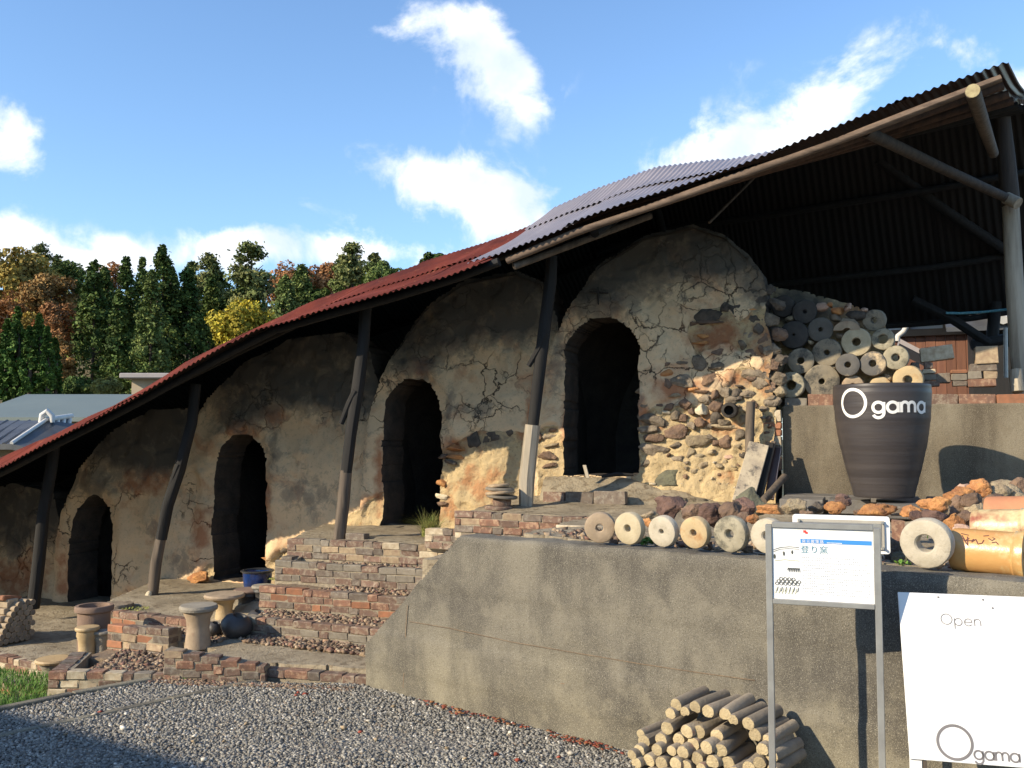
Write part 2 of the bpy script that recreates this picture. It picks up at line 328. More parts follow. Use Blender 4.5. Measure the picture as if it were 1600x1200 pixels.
def kilnmat():
    m = bpy.data.materials.new('kiln_plaster'); m.use_nodes = True; nt = m.node_tree; N = nt.nodes; L = nt.links; p = N['Principled BSDF']
    p.inputs['Roughness'].default_value = .93; p.inputs['Specular IOR Level'].default_value = .2
    g = N.new('ShaderNodeNewGeometry'); at = N.new('ShaderNodeAttribute'); at.attribute_name = 'mask'
    sp = N.new('ShaderNodeSeparateColor'); L.new(at.outputs['Color'], sp.inputs[0])
    def noise(sc, det=6, ro=.6, vec=None, dist=0):
        n = N.new('ShaderNodeTexNoise'); n.inputs['Scale'].default_value = sc; n.inputs['Detail'].default_value = det; n.inputs['Roughness'].default_value = ro; n.inputs['Distortion'].default_value = dist
        L.new(vec or g.outputs['Position'], n.inputs[0]); return n
    def rm(v, a, b, c=0, d=1):
        r = N.new('ShaderNodeMapRange'); L.new(v, r.inputs[0]); r.inputs[1].default_value = a; r.inputs[2].default_value = b; r.inputs[3].default_value = c; r.inputs[4].default_value = d; return r.outputs[0]
    def mth(op, a, b, clamp=False):
        n = N.new('ShaderNodeMath'); n.operation = op; n.use_clamp = clamp
        for i, q in enumerate((a, b)):
            if isinstance(q, (int, float)): n.inputs[i].default_value = q
            else: L.new(q, n.inputs[i])
        return n.outputs[0]
    def mix(f, a, b):
        x = N.new('ShaderNodeMixRGB')
        if isinstance(f, (int, float)): x.inputs[0].default_value = f
        else: L.new(f, x.inputs[0])
        for i, q in ((1, a), (2, b)):
            if isinstance(q, tuple): x.inputs[i].default_value = (*q, 1)
            else: L.new(q, x.inputs[i])
        return x.outputs[0]
    # plaster
    pl = mix(rm(noise(2.3, 5).outputs[0], .38, .62), (.74, .54, .325), (.64, .475, .29))
    pl = mix(rm(noise(5.5, 6, .62).outputs[0], .54, .68, 0, .6), pl, (.44, .37, .25))
    pl = mix(rm(noise(3.1, 6, .62, dist=.6).outputs[0], .54, .66, 0, .65), pl, (.50, .265, .145))
    pl = mix(rm(noise(38, 5, .7).outputs[0], .56, .7, 0, .5), pl, (.17, .14, .105))
    # cracks: voronoi cells with a wandering edge
    nd = noise(7, 5, .6); add = N.new('ShaderNodeVectorMath'); add.operation = 'MULTIPLY_ADD'
    L.new(nd.outputs['Color'], add.inputs[0]); add.inputs[1].default_value = (.22, .22, .22); L.new(g.outputs['Position'], add.inputs[2])
    def crack(sc, wlo, whi, gate_sc, g0, g1):
        v = N.new('ShaderNodeTexVoronoi'); v.feature = 'DISTANCE_TO_EDGE'; v.inputs['Scale'].default_value = sc; L.new(add.outputs[0], v.inputs['Vector'])
        line = rm(v.outputs['Distance'], wlo, whi, 1, 0)
        gt = rm(mth('ADD', noise(gate_sc, 2).outputs[0], mth('MULTIPLY', mth('SUBTRACT', at.outputs['Alpha'], 1.0), .14)), g0, g1)
        return mth('MULTIPLY', line, gt)
    c1 = crack(3.1, .004, .022, 1.3, .44, .54); c2 = crack(6.3, .006, .03, 2.1, .53, .6)
    cr = mth('MAXIMUM', c1, mth('MULTIPLY', c2, .75))
    notrub = rm(sp.outputs[0], .35, .6, 1, 0)
    cr = mth('MULTIPLY', cr, notrub)
    pl = mix(mth('MULTIPLY', cr, .93), pl, (.03, .024, .02))
    # rough clay daub where the plaster has fallen
    rb = mix(rm(noise(5, 6, .6).outputs[0], .4, .62), (.60, .455, .25), (.50, .385, .225))
    rb = mix(rm(noise(3.2, 4, .6).outputs[0], .54, .64, 0, .8), rb, (.44, .21, .10))
    rb = mix(rm(noise(26, 6, .7).outputs[0], .54, .66, 0, .7), rb, (.25, .17, .10))
    edge = mth('ADD', sp.outputs[0], mth('MULTIPLY', mth('SUBTRACT', noise(22, 5).outputs[0], .5), .35))
    base = mix(rm(edge, .44, .56), pl, rb)
    # fire-reddened clay round the doors, then soot together with painted roof shade
    rd = mth('ADD', sp.outputs[2], mth('MULTIPLY', mth('SUBTRACT', noise(8, 5).outputs[0], .5), .9))
    base = mix(rm(rd, .5, .8, 0, .8), base, (.36, .135, .06))
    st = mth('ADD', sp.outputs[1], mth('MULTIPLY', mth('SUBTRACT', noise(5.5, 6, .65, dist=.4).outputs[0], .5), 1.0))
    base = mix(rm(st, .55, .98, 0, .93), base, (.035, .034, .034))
    blu = mth('ADD', mth('MULTIPLY', sp.outputs[1], .45), noise(9, 7, .7, dist=.5).outputs[0])
    base = mix(rm(blu, .68, .80, 0, .5), base, (.15, .14, .12))
    L.new(base, p.inputs['Base Color'])
    h = mth('ADD', mth('MULTIPLY', noise(60, 6, .7).outputs[0], .25), mth('MULTIPLY', cr, -1.0))
    hr = mth('MULTIPLY', noise(34, 8, .72).outputs[0], rm(sp.outputs[0], .4, .6, .25, 2.4))
    b = N.new('ShaderNodeBump'); b.inputs['Strength'].default_value = .9; b.inputs['Distance'].default_value = .012; L.new(mth('ADD', h, hr), b.inputs['Height']); L.new(b.outputs[0], p.inputs['Normal'])
    return m
M['kiln'] = kilnmat()
ST = {
 'g': mat('stone_grey', (.15, .115, .082), (.30, .24, .17), 18, bump=1, bscale=55, bdist=.02, c3=(.34, .30, .23), s3=45, f3=.6, rand=.25),
 'k': mat('stone_black', (.065, .055, .045), (.15, .12, .092), 18, bump=1, bscale=55, bdist=.02, rand=.25),
 'b': mat('stone_brown', (.26, .165, .105), (.14, .09, .065), 18, bump=1, bscale=55, bdist=.02, c3=(.36, .29, .2), s3=45, f3=.62, rand=.25),
 'o': mat('stone_orange', (.60, .29, .10), (.36, .15, .06), 14, bump=1, bscale=55, bdist=.02, c3=(.52, .38, .22), s3=35, f3=.6, rand=.2),
 't': mat('stone_tan', (.40, .32, .2), (.27, .205, .135), 16, bump=1, bscale=55, bdist=.02, c3=(.13, .1, .075), s3=40, f3=.62, rand=.2),
 'c': mat('stone_cream', (.62, .54, .39), (.46, .38, .26), 16, bump=.8, bscale=60, bdist=.01, rand=.1),
 'p': mat('stone_purple', (.20, .115, .085), (.11, .065, .055), 16, bump=1, bscale=55, bdist=.02, c3=(.3, .22, .18), s3=40, f3=.62, rand=.2),
 'm': mat('stone_mossy', (.17, .165, .105), (.11, .105, .075), 14, bump=1, bscale=55, bdist=.02, c3=(.26, .25, .16), s3=35, f3=.6),
 'i': mat('stone_pink', (.55, .38, .28), (.4, .25, .18), 16, bump=.8, bscale=60, bdist=.01),
}
def discmat(name, c1, c2, c3, f3=.57, s3=9): return mat(name, c1, c2, 14, bump=.6, bscale=110, bdist=.005, c3=c3, s3=s3, f3=f3)
DM = {
 'cream': discmat('disc_cream', (.50, .42, .28), (.40, .33, .21), (.36, .27, .16), .62),
 'pale': discmat('disc_pale', (.50, .44, .34), (.40, .35, .26), (.26, .22, .16), .56),
 'ochre': discmat('disc_ochre', (.50, .37, .20), (.42, .32, .19), (.38, .22, .1), .55),
 'grey': discmat('disc_grey', (.20, .17, .125), (.29, .24, .165), (.07, .065, .055), .5),
 'dark': discmat('disc_dark', (.035, .032, .029), (.06, .053, .046), (.13, .12, .10), .62),
 'blue': discmat('disc_slate', (.085, .078, .066), (.13, .118, .098), (.16, .15, .12), .6),
 'mixed': discmat('disc_mixed', (.13, .12, .11), (.09, .085, .08), (.58, .44, .27), .50, 5),
 'mossy': discmat('disc_mossy', (.36, .32, .23), (.27, .235, .165), (.12, .11, .08), .5, 11),
 'tan': discmat('disc_tan', (.40, .30, .20), (.30, .225, .15), (.28, .17, .11), .58),
}

# ------------------------------------------------------------------ shape tools
def psdf(P, poly):
    """signed distance (negative inside) of points P(n,2) to a polygon"""
    poly = np.asarray(poly, float); d = np.full(len(P), 1e9); ins = np.zeros(len(P), bool)
    for i in range(len(poly)):
        a = poly[i]; b = poly[(i+1) % len(poly)]; ab = b-a; ap = P-a
        t = np.clip((ap@ab)/max(1e-12, ab@ab), 0, 1); q = ap-t[:, None]*ab; d = np.minimum(d, (q**2).sum(1))
        c = ((a[1] > P[:, 1]) != (b[1] > P[:, 1]))
        with np.errstate(divide='ignore', invalid='ignore'):
            xs = a[0]+(P[:, 1]-a[1])*(b[0]-a[0])/(b[1]-a[1] if b[1] != a[1] else 1e-9)
        ins ^= c & (P[:, 0] < xs)
    d = np.sqrt(d); return np.where(ins, -d, d)

def slab(poly, hole, h, to3, relief=None, maskf=None, depth=.4, ragged=.012, name='slab', mats=None, parent=None, seed=0, back=None, smooth=True):
    """grid sheet in (a,b) coordinates cut to polygon minus hole, snapped to the outline, pulled into relief, its rim extruded by depth"""
    poly = np.asarray(poly, float); lo = poly.min(0)-h*2; hi = poly.max(0)+h*2
    xs = np.arange(lo[0], hi[0], h); ys = np.arange(lo[1], hi[1], h); nx, ny = len(xs), len(ys)
    G = np.stack(np.meshgrid(xs, ys, indexing='ij'), -1).reshape(-1, 2)
    P3 = np.c_[G, np.zeros(len(G))]
    def sdf(Q):
        d = psdf(Q, poly)
        q3 = np.c_[Q, np.zeros(len(Q))]
        if ragged: d = d+ragged*.7*fbm(q3, 9, 3, seed+3)
        if hole is not None: d = np.maximum(d, -(psdf(Q, hole)+ragged*fbm(q3, 12, 3, seed+5)))
        return d
    d = sdf(G); D = d.reshape(nx, ny); gx, gy = np.gradient(D, h); gl = np.sqrt(gx**2+gy**2)+1e-6
    near = (d > -h*.5); mv = (d/gl.ravel())
    G2 = G.copy(); G2[near, 0] -= (mv*(gx/gl).ravel())[near]; G2[near, 1] -= (mv*(gy/gl).ravel())[near]
    ok = (D < h*.55); q = ok[:-1, :-1] & ok[1:, :-1] & ok[1:, 1:] & ok[:-1, 1:]
    I = np.arange(nx*ny).reshape(nx, ny)
    Fq = np.stack([I[:-1, :-1][q], I[1:, :-1][q], I[1:, 1:][q], I[:-1, 1:][q]], 1)
    used = np.unique(Fq); rm_ = -np.ones(nx*ny, int); rm_[used] = np.arange(len(used)); Fq = rm_[Fq]; G2 = G2[used]
    mask = maskf(G2) if maskf else None
    R = relief(G2, mask) if relief else np.zeros(len(G2))
    V = to3(G2[:, 0], G2[:, 1], R)
    # rim
    e = np.concatenate([Fq[:, [0, 1]], Fq[:, [1, 2]], Fq[:, [2, 3]], Fq[:, [3, 0]]]); ks = {}
    for a, b in e.tolist():
        k = (a, b) if a < b else (b, a); ks[k] = None if k in ks else (a, b)
    be = [x for x in ks.values() if x]
    bv = sorted({i for x in be for i in x}); n0 = len(V); loc = {b: n0+i for i, b in enumerate(bv)}
    steps = 4; allV = [V]; bva = np.array(bv); faces = []
    for s in range(1, steps+1):
        jit = .012*fbm(np.c_[G2[bva], np.full(len(bva), s*.1)], 14, 2, seed+9) if ragged else 0
        Gs = G2[bva].copy()
        allV.append(to3(Gs[:, 0]+jit, Gs[:, 1]+jit*.7, R[bva]-depth*s/steps))
    nb = len(bv); rim = []
    for a, b in be:
        ia, ib = loc[a]-n0, loc[b]-n0; pa, pb = a, b
        for s in range(steps):
            qa, qb = n0+s*nb+ia, n0+s*nb+ib; rim.append((pb, pa, qa, qb)); pa, pb = qa, qb
    V = np.concatenate(allV); Fa = np.concatenate([Fq, np.array(rim, int)])
    mi = np.r_[np.zeros(len(Fq), int), np.ones(len(rim), int)]
    at = None
    if mask is not None:
        mm = np.concatenate([mask]+[mask[bva]]*steps); at = {'mask': mm.astype(np.float32)}
    org = np.array(wpos(parent)) if parent else V.mean(0)*0
    me = npmesh(name, V-org, Fa, mats, smooth, at)
    if len(mats) > 1 and len(me.polygons) == len(mi): me.polygons.foreach_set('material_index', mi)
    if smooth: me.set_sharp_from_angle(angle=math.radians(60))
    return link(name, me, parent)

def kt(v0, lean=0.0, zb=0.0):
    def f(a, b, r):
        v = v0-r+lean*(b-zb)
        return np.outer(a, KD)+np.outer(v, ND)+np.outer(b, UP)
    return f

_ico = {}
def ico(sub):
    if sub not in _ico:
        import bmesh
        bm = bmesh.new(); bmesh.ops.create_icosphere(bm, subdivisions=sub, radius=1)
        _ico[sub] = (np.array([v.co[:] for v in bm.verts]), np.array([[l.index for l in f.verts] for f in bm.faces])); bm.free()
    return _ico[sub]
def rockmesh(sx, sy, sz, seed, mt, sub=3, rough=.22, cuts=7, name='rock'):
    V, Fc = ico(sub); V = V.copy(); r = np.random.default_rng(seed)
    if name == 'stone': V = np.sign(V)*np.abs(V)**.62
    for _ in range(cuts):
        n = r.normal(size=3); n /= np.linalg.norm(n); t = r.uniform(.55, .85); dd = V@n; V -= np.outer(np.maximum(0, dd-t), n)
    off = r.uniform(0, 50, 3)
    rg = 1-np.abs(fbm(V+off*1.3, 3.1, 3, seed % 89, .6))*2
    V *= (1+rough*fbm(V+off, 1.5, 4, seed % 97, .62)+rough*.28*rg)[:, None]
    V /= np.abs(V).max(0)
    return npmesh(name, V*np.array([sx, sy, sz]), Fc, mt)
def frame(x, y):
    """matrix whose local x,y are the given world directions"""
    x = Vector(x).normalized(); z = x.cross(Vector(y)).normalized(); y = z.cross(x)
    return Matrix((x, y, z)).transposed().to_4x4()
KROT = frame(KD, ND)

# ------------------------------------------------------------------ the ground
def wallv(u): return 5.27-.325*(u+3.04)
def gridground():
    xs = np.concatenate([np.linspace(-420, -45, 26), np.linspace(-40, 40, 41), np.linspace(45, 420, 26)])
    ys = np.concatenate([np.linspace(-300, -20, 12), np.linspace(-15, 130, 74), np.linspace(140, 900, 20)])
    X, Y = np.meshgrid(xs, ys, indexing='ij'); P = np.c_[X.ravel(), Y.ravel(), np.zeros(X.size)]
    d = np.clip((P[:, 1]-44)/55, 0, 1); d = d*d*(3-2*d)
    side = np.clip((12-P[:, 0])/30, 0, 1)
    Z = -.75+d*side*(14+3.5*fbm(P, .03, 3, 4))+d*1.0
    Z -= .0*P[:, 0]
    V = np.c_[X.ravel(), Y.ravel(), Z]; nx, ny = len(xs), len(ys); I = np.arange(nx*ny).reshape(nx, ny)
    Fq = np.stack([I[:-1, :-1].ravel(), I[1:, :-1].ravel(), I[1:, 1:].ravel(), I[:-1, 1:].ravel()], 1)
    tag(link('ground', npmesh('ground', V, Fq, M['ground'], True)), kind='structure')
    return lambda x, y: -.75+(lambda q: q*q*(3-2*q))(min(1, max(0, (y-44)/55)))*min(1, max(0, (12-x)/30))*14
GZ = gridground()

def terrace(name, poly, ztop, zbot, mt, h=.06, amp=.012, zf=None):
    """solid block of earth with an uneven top"""
    P = np.asarray(poly, float); lo = P.min(0)-h; hi = P.max(0)+h
    def relief(G, m):
        g3 = np.c_[G, np.zeros(len(G))]; r = amp*fbm(g3, 3, 4, 21)*1.6
        if zf: r = r+zf(G)
        return r
    def to3(a, b, r): return np.outer(a, KD)+np.outer(b, ND)+np.outer(ztop+r, UP)
    o = slab(poly, None, h, to3, relief, depth=ztop-zbot, ragged=0, name=name, mats=[mt, mt])
    return tag(o, kind='structure')
terrace('gravel_yard', [(-7.6, -3), (-4.62, 3.98), (-4.33, 4.78), (-4.22, 4.86), (-3.0, 5.2), (-2.9, wallv(-2.9)+.05), (3.5, wallv(3.5)+.05), (3.5, -3)], 0.0, -.9, M['gravel_bed'], h=.09, amp=.003)
T = M['soil']
terrace('upper_terrace', [(-2.98, 6.52), (-1.92, 6.46), (-1.88, wallv(-1.9)+.17), (4.6, wallv(4.6)+.17), (4.6, 7.9), (-2.98, 8.3)], .985, .2, T, h=.05, amp=.02, zf=lambda G: .05*np.clip((G[:, 1]-6.9)/.9, 0, 1)*(G[:, 0] < -.6))
terrace('terrace_fill', [(-2.62, 5.25), (-1.9, 5.1), (-1.9, 6.45), (-2.62, 6.45)], .80, .1, T, h=.08)
terrace('third_terrace', [(-4.52, 6.62), (-2.99, 6.62), (-2.99, 8.2), (-5.1, 8.2)], .715, .1, T, h=.05, amp=.015)
terrace('stair_ledge', [(-4.55, 6.44), (-2.97, 6.44), (-2.97, 6.6), (-4.55, 6.6)], .535, 0, T, h=.03, amp=.012)
terrace('stair_ledge_lower', [(-4.45, 6.16), (-2.9, 6.16), (-2.9, 6.45), (-4.5, 6.45)], .37, -.1, M['soil_dark'], h=.03, amp=.015)
terrace('flower_bed', [(-4.4, 5.84), (-2.86, 5.84), (-2.86, 6.14), (-4.4, 6.14)], .205, -.2, M['soil_dark'], h=.03, amp=.02)
terrace('lower_terrace', [(-4.27, 5.12), (-3.66, 5.22), (-2.94, 5.3), (-2.94, 5.84), (-5.35, 5.84), (-5.3, 5.56), (-4.3, 5.42)], .075, -.4, T, h=.04, amp=.012)
terrace('second_terrace', [(-6.15, 6.1), (-5.0, 6.02), (-4.5, 5.9), (-4.4, 6.3), (-4.52, 8.2), (-7.1, 8.2)], .10, -.5, T, h=.05, amp=.015, zf=lambda G: .24*np.clip((G[:, 0]+5.4)/.85, 0, 1)*np.clip((G[:, 1]-6.15)/.5, 0, 1))
terrace('first_terrace', [(-11.5, 5.75), (-6.6, 5.72), (-5.95, 5.58), (-5.35, 5.5), (-5.4, 6.1), (-6.3, 6.2), (-6.6, 8.3), (-11.5, 8.3)], -.24, -.8, T, h=.08, amp=.02)
terrace('planting_bed', [(-4.9, 4.66), (-4.3, 4.9), (-4.28, 5.4), (-5.3, 5.42), (-5.3, 5.1), (-4.9, 5.1)], .0, -.6, M['soil_dark'], h=.04, amp=.02)
terrace('earth_strip', [(-11.5, 5.2), (-6.3, 5.22), (-5.4, 5.0), (-5.3, 5.6), (-6.6, 5.7), (-11.5, 5.7)], -.36, -.9, T, h=.06, amp=.02)
terrace('grass_bank', [(-10.5, 0), (-6.4, 0), (-4.66, 3.98), (-4.38, 4.75), (-4.8, 4.95), (-5.3, 5.1), (-10.5, 5.25)], -.12, -.9, M['ground'], h=.08, amp=.03, zf=lambda G: -.25*np.clip((-5.0-G[:, 0])/.9, 0, 1))
terrace('high_terrace', [(-.62, 8.03), (6, 8.03), (6, 13), (-.62, 13)], 1.80, .5, M['soil_dark'], h=.12, amp=.03)

# kerbs of the yard
def strip(name, label, pts, w, hgt, mt, z0=.012):
    b = MB()
    for (a, c) in zip(pts[:-1], pts[1:]):
        a = Vector(a); c = Vector(c); d = (c-a); t = d.normalized(); s = t.cross(UP)
        b.box((a+c)/2+UP*(z0-hgt/2), t*(d.length/2-.004), s*w/2, UP*hgt/2, .006)
    return tag(b.build(name, mt, loc=pts[0]), label, 'kerb')
kp = [K(-4.9, 2.2, 0), K(-4.27, 3.6, 0), K(-4.1, 3.99, 0), K(-3.9, 4.5, 0), K(-3.68, 5.03, 0)]
strip('kerb', 'narrow concrete kerb crossing the grey gravel towards the brick wall', kp, .055, .1, M['concrete'])
kp = [K(-5.35, 2.2, 0), K(-4.70, 3.85, 0), K(-4.52, 4.36, 0), K(-4.32, 4.80, 0)]
strip('kerb', 'low concrete kerb between the gravel and the green grass strip at far left', kp, .06, .12, M['concrete'], .02)

def scatter(name, n, region, zf, smin, smax, palette, seed, mt, flatten=.7, weights=None):
    """n small angular stones joined: nobody could count them"""
    r = np.random.default_rng(seed); pts = region(r, n); n = len(pts)
    base = np.array([(1, 0, 0), (-1, 0, 0), (0, 1, 0), (0, -1, 0), (0, 0, 1), (0, 0, -1)], float)
    fc = np.array([(0, 2, 4), (2, 1, 4), (1, 3, 4), (3, 0, 4), (2, 0, 5), (1, 2, 5), (3, 1, 5), (0, 3, 5)])
    S = r.uniform(smin, smax, n)**1.0; V = base[None]*(1+r.uniform(-.35, .35, (n, 6, 3)))+r.uniform(-.28, .28, (n, 6, 3))
    q = r.normal(size=(n, 4)); q /= np.linalg.norm(q, axis=1)[:, None]; w, x, y, z = q.T
    R = np.stack([1-2*(y*y+z*z), 2*(x*y-z*w), 2*(x*z+y*w), 2*(x*y+z*w), 1-2*(x*x+z*z), 2*(y*z-x*w), 2*(x*z-y*w), 2*(y*z+x*w), 1-2*(x*x+y*y)], 1).reshape(n, 3, 3)
    V = np.einsum('nij,nkj->nki', R, V)*S[:, None, None]; V[..., 2] *= flatten
    V += np.c_[pts, zf(pts)+S*flatten*.35][:, None, :]
    pal = np.array(palette); c = pal[r.choice(len(pal), n, p=weights)]*r.uniform(.7, 1.3, (n, 1)); C = np.repeat(c, 6, 0)
    Fa = (fc[None]+np.arange(n)[:, None, None]*6).reshape(-1, 3)
    return tag(link(name, npmesh(name, V.reshape(-1, 3), Fa, mt, False, {'col': C.astype(np.float32)})), kind='stuff')
def kreg(poly):
    P = np.array(poly, float); lo, hi = P.min(0), P.max(0)
    def f(r, n):
        q = r.uniform(lo, hi, (n*3, 2)); q = q[psdf(q, P) < 0][:n]
        return q[:, :1]*np.array(KD)[None, :2]+q[:, 1:]*np.array(ND)[None, :2]
    return f
yard = [(-4.62, 3.2), (-4.62, 3.98), (-4.33, 4.78), (-3.05, 5.2), (-2.98, wallv(-3)+0.0), (1.2, wallv(1.2)), (1.2, 3.4), (-.9, 3.6), (-2.5, 2.7), (-3.6, 2.6)]
GP = [(.25, .235, .20), (.31, .29, .245), (.18, .168, .142), (.37, .345, .29), (.24, .19, .14), (.62, .58, .5)]
g = scatter('gravel', 62000, kreg(yard), lambda p: np.zeros(len(p))+.006*np.array([mnoise.noise(Vector((x*2.2, y*2.2, 0))) for x, y in p]), .0045, .0135, GP, 3, M['gravel'], weights=[.3, .27, .22, .13, .05, .03])
g['label'] = 'grey crushed stone gravel spread over the yard'
CP = [(.22, .15, .10), (.3, .22, .14), (.14, .10, .07), (.35, .27, .19), (.20, .11, .08)]
clods = [([(-4.3, 5.88), (-2.9, 5.88), (-2.9, 6.14), (-4.4, 6.14)], .21, 900), ([(-4.0, 6.2), (-2.9, 6.2), (-2.9, 6.42), (-3.9, 6.42)], .38, 420),
         ([(-4.3, 5.62), (-2.95, 5.55), (-2.95, 5.8), (-4.4, 5.8)], .085, 800), ([(-4.85, 4.8), (-4.3, 4.95), (-4.3, 5.35), (-5.1, 5.35)], .01, 700),
         ([(-5.2, 5.6), (-4.4, 5.5), (-4.4, 5.8), (-5.3, 5.82)], .08, 500), ([(-4.2, 6.46), (-3, 6.46), (-3, 6.56), (-4.2, 6.56)], .54, 160),
         ([(-6.4, 5.3), (-5.5, 5.15), (-5.4, 5.4), (-6.4, 5.6)], -.35, 260), ([(-1.8, wallv(-1.8)+.2), (1, wallv(1)+.2), (1, wallv(1)+.6), (-1.8, wallv(-1.8)+.6)], .99, 500),
         ([(-.5, 8.25), (2, 8.25), (2, 8.8), (-.5, 8.8)], 1.81, 500)]
for i, (pl, z, n) in enumerate(clods):
    scatter('soil_clods', n, kreg(pl), lambda p, z=z: np.full(len(p), z), .008, .026, CP, 40+i, M['clod'], .8)
scatter('fallen_leaves', 150, lambda r, n: (lambda t: np.c_[WD.x*t+WN.x*(WPL-.02-np.abs(r.normal(0, .05, n))), WD.y*t+WN.y*(WPL-.02-np.abs(r.normal(0, .05, n)))])(r.choice([-3.6, -3.3, -2.75, -2.7], n)+r.normal(0, .12, n)),
        lambda p: np.full(len(p), .02), .006, .018, [(.30, .07, .03), (.26, .12, .05), (.2, .05, .03)], 77, M['clod'], .3)

scatter('yard_litter', 40, kreg([(-4.2, 3.9), (-4.1, 4.9), (-2.9, 5.0), (-.6, 4.2), (-1.5, 3.7), (-3.2, 3.3)]), lambda p: np.full(len(p), .012), .010, .022, [(.32, .07, .04), (.62, .57, .47), (.66, .62, .54), (.34, .26, .16)], 99, M['clod'], .5)
scatter('soil_clods', 900, kreg([(-4.3, 4.85), (-3.65, 4.98), (-3.0, 5.12), (-3.0, 5.0), (-3.7, 4.86), (-4.3, 4.72)]), lambda p: np.full(len(p), .003), .006, .018, CP, 98, M['clod'], .6)
# ------------------------------------------------------------------ concrete walls
def prism(name, pts, nrm, depth, mt, bev=.012, parent=None, loc=None):
    """outline (world points, in one plane) pushed along nrm; front edges worn"""
    import bmesh
    bm = bmesh.new(); vs = [bm.verts.new(p) for p in pts]; f = bm.faces.new(vs)
    r = bmesh.ops.extrude_face_region(bm, geom=[f]); ev = [x for x in r['geom'] if isinstance(x, bmesh.types.BMVert)]
    bmesh.ops.translate(bm, verts=ev, vec=nrm*depth); bmesh.ops.recalc_face_normals(bm, faces=bm.faces)
    if bev: bmesh.ops.bevel(bm, geom=list(bm.edges), offset=bev, segments=2, affect='EDGES', profile=.6)
    loc = Vector(loc if loc is not None else pts[0]); bmesh.ops.translate(bm, verts=bm.verts, vec=-loc)
    me = bpy.data.meshes.new(name); bm.to_mesh(me); bm.free(); me.materials.append(mt)
    return link(name, me, parent, loc)
def wpt(t, z): return WD*t+WN*WPL+UP*z
tl = PW(716, 838); a = PW(574, 1006); tR = (PW(1600, 907)).z
t0 = tl.dot(WD); ta = a.dot(WD)
def wrel(G_, m_):
    g3 = np.c_[G_, np.zeros(len(G_))]; z_ = G_[:, 1]+.006*fbm(g3, 1.5, 2, 5)
    r = .006*fbm(g3, 1.2, 3, 61)+.0025*fbm(g3, 14, 3, 62)
    for zl, st_ in ((.66, .003), (.36, -.004), (.14, .003)): r = r+st_*np.clip((z_-zl)*60, -1, 1)
    return r-.012*np.clip(1-(.985-G_[:, 1])/.012, 0, 1)
w = slab([(ta-.012, -.3), (ta-.012, a.z), (t0, tl.z), (t0+1.6, 1.0), (4.2, 1.0), (4.2, -.3)], None, .017, lambda p_, q_, r_: np.outer(p_, WD)+np.outer(WPL-r_, WN)+np.outer(q_, UP), wrel, depth=.18, ragged=.006, name='retaining_wall', mats=[M['concrete'], M['concrete']], seed=81)
tag(w, 'long weathered concrete retaining wall with slanted left end beside the gravel', 'wall')
# fine shrinkage cracks and shuttering lines on it: slim grooves filled darker
b = MB()
def wline(pts, wd=.0022, off=.0015):
    for p, q in zip(pts[:-1], pts[1:]):
        p = PW(*p)-WN*off; q = PW(*q)-WN*off; d = (q-p).normalized(); s = d.cross(WN)*wd
        b.add([p-s, q-s, q+s, p+s], [(0, 1, 2, 3)])
wline([(637, 945), (634, 985), (633, 1020), (630, 1075)], .003)
wline([(640, 971), (700, 981), (800, 1003), (900, 1020), (1000, 1037), (1100, 1052), (1180, 1063)])
wline([(800, 1062), (880, 1068), (960, 1080), (1040, 1092)], .003)
b.build('form_line', M['soil_dark'], w)
pu = PV(1222, 638, 7.95); zt = 1.82
def kp_(u, z, v=7.95): return K(u, v, z)
w2 = prism('upper_wall', [kp_(uv(pu)[0], .8), kp_(uv(pu)[0], zt), kp_(5.5, zt), kp_(5.5, .8)], ND, .2, M['concrete_brown'], .015)
tag(w2, 'brown stained upper concrete wall standing behind the big black pot', 'wall')

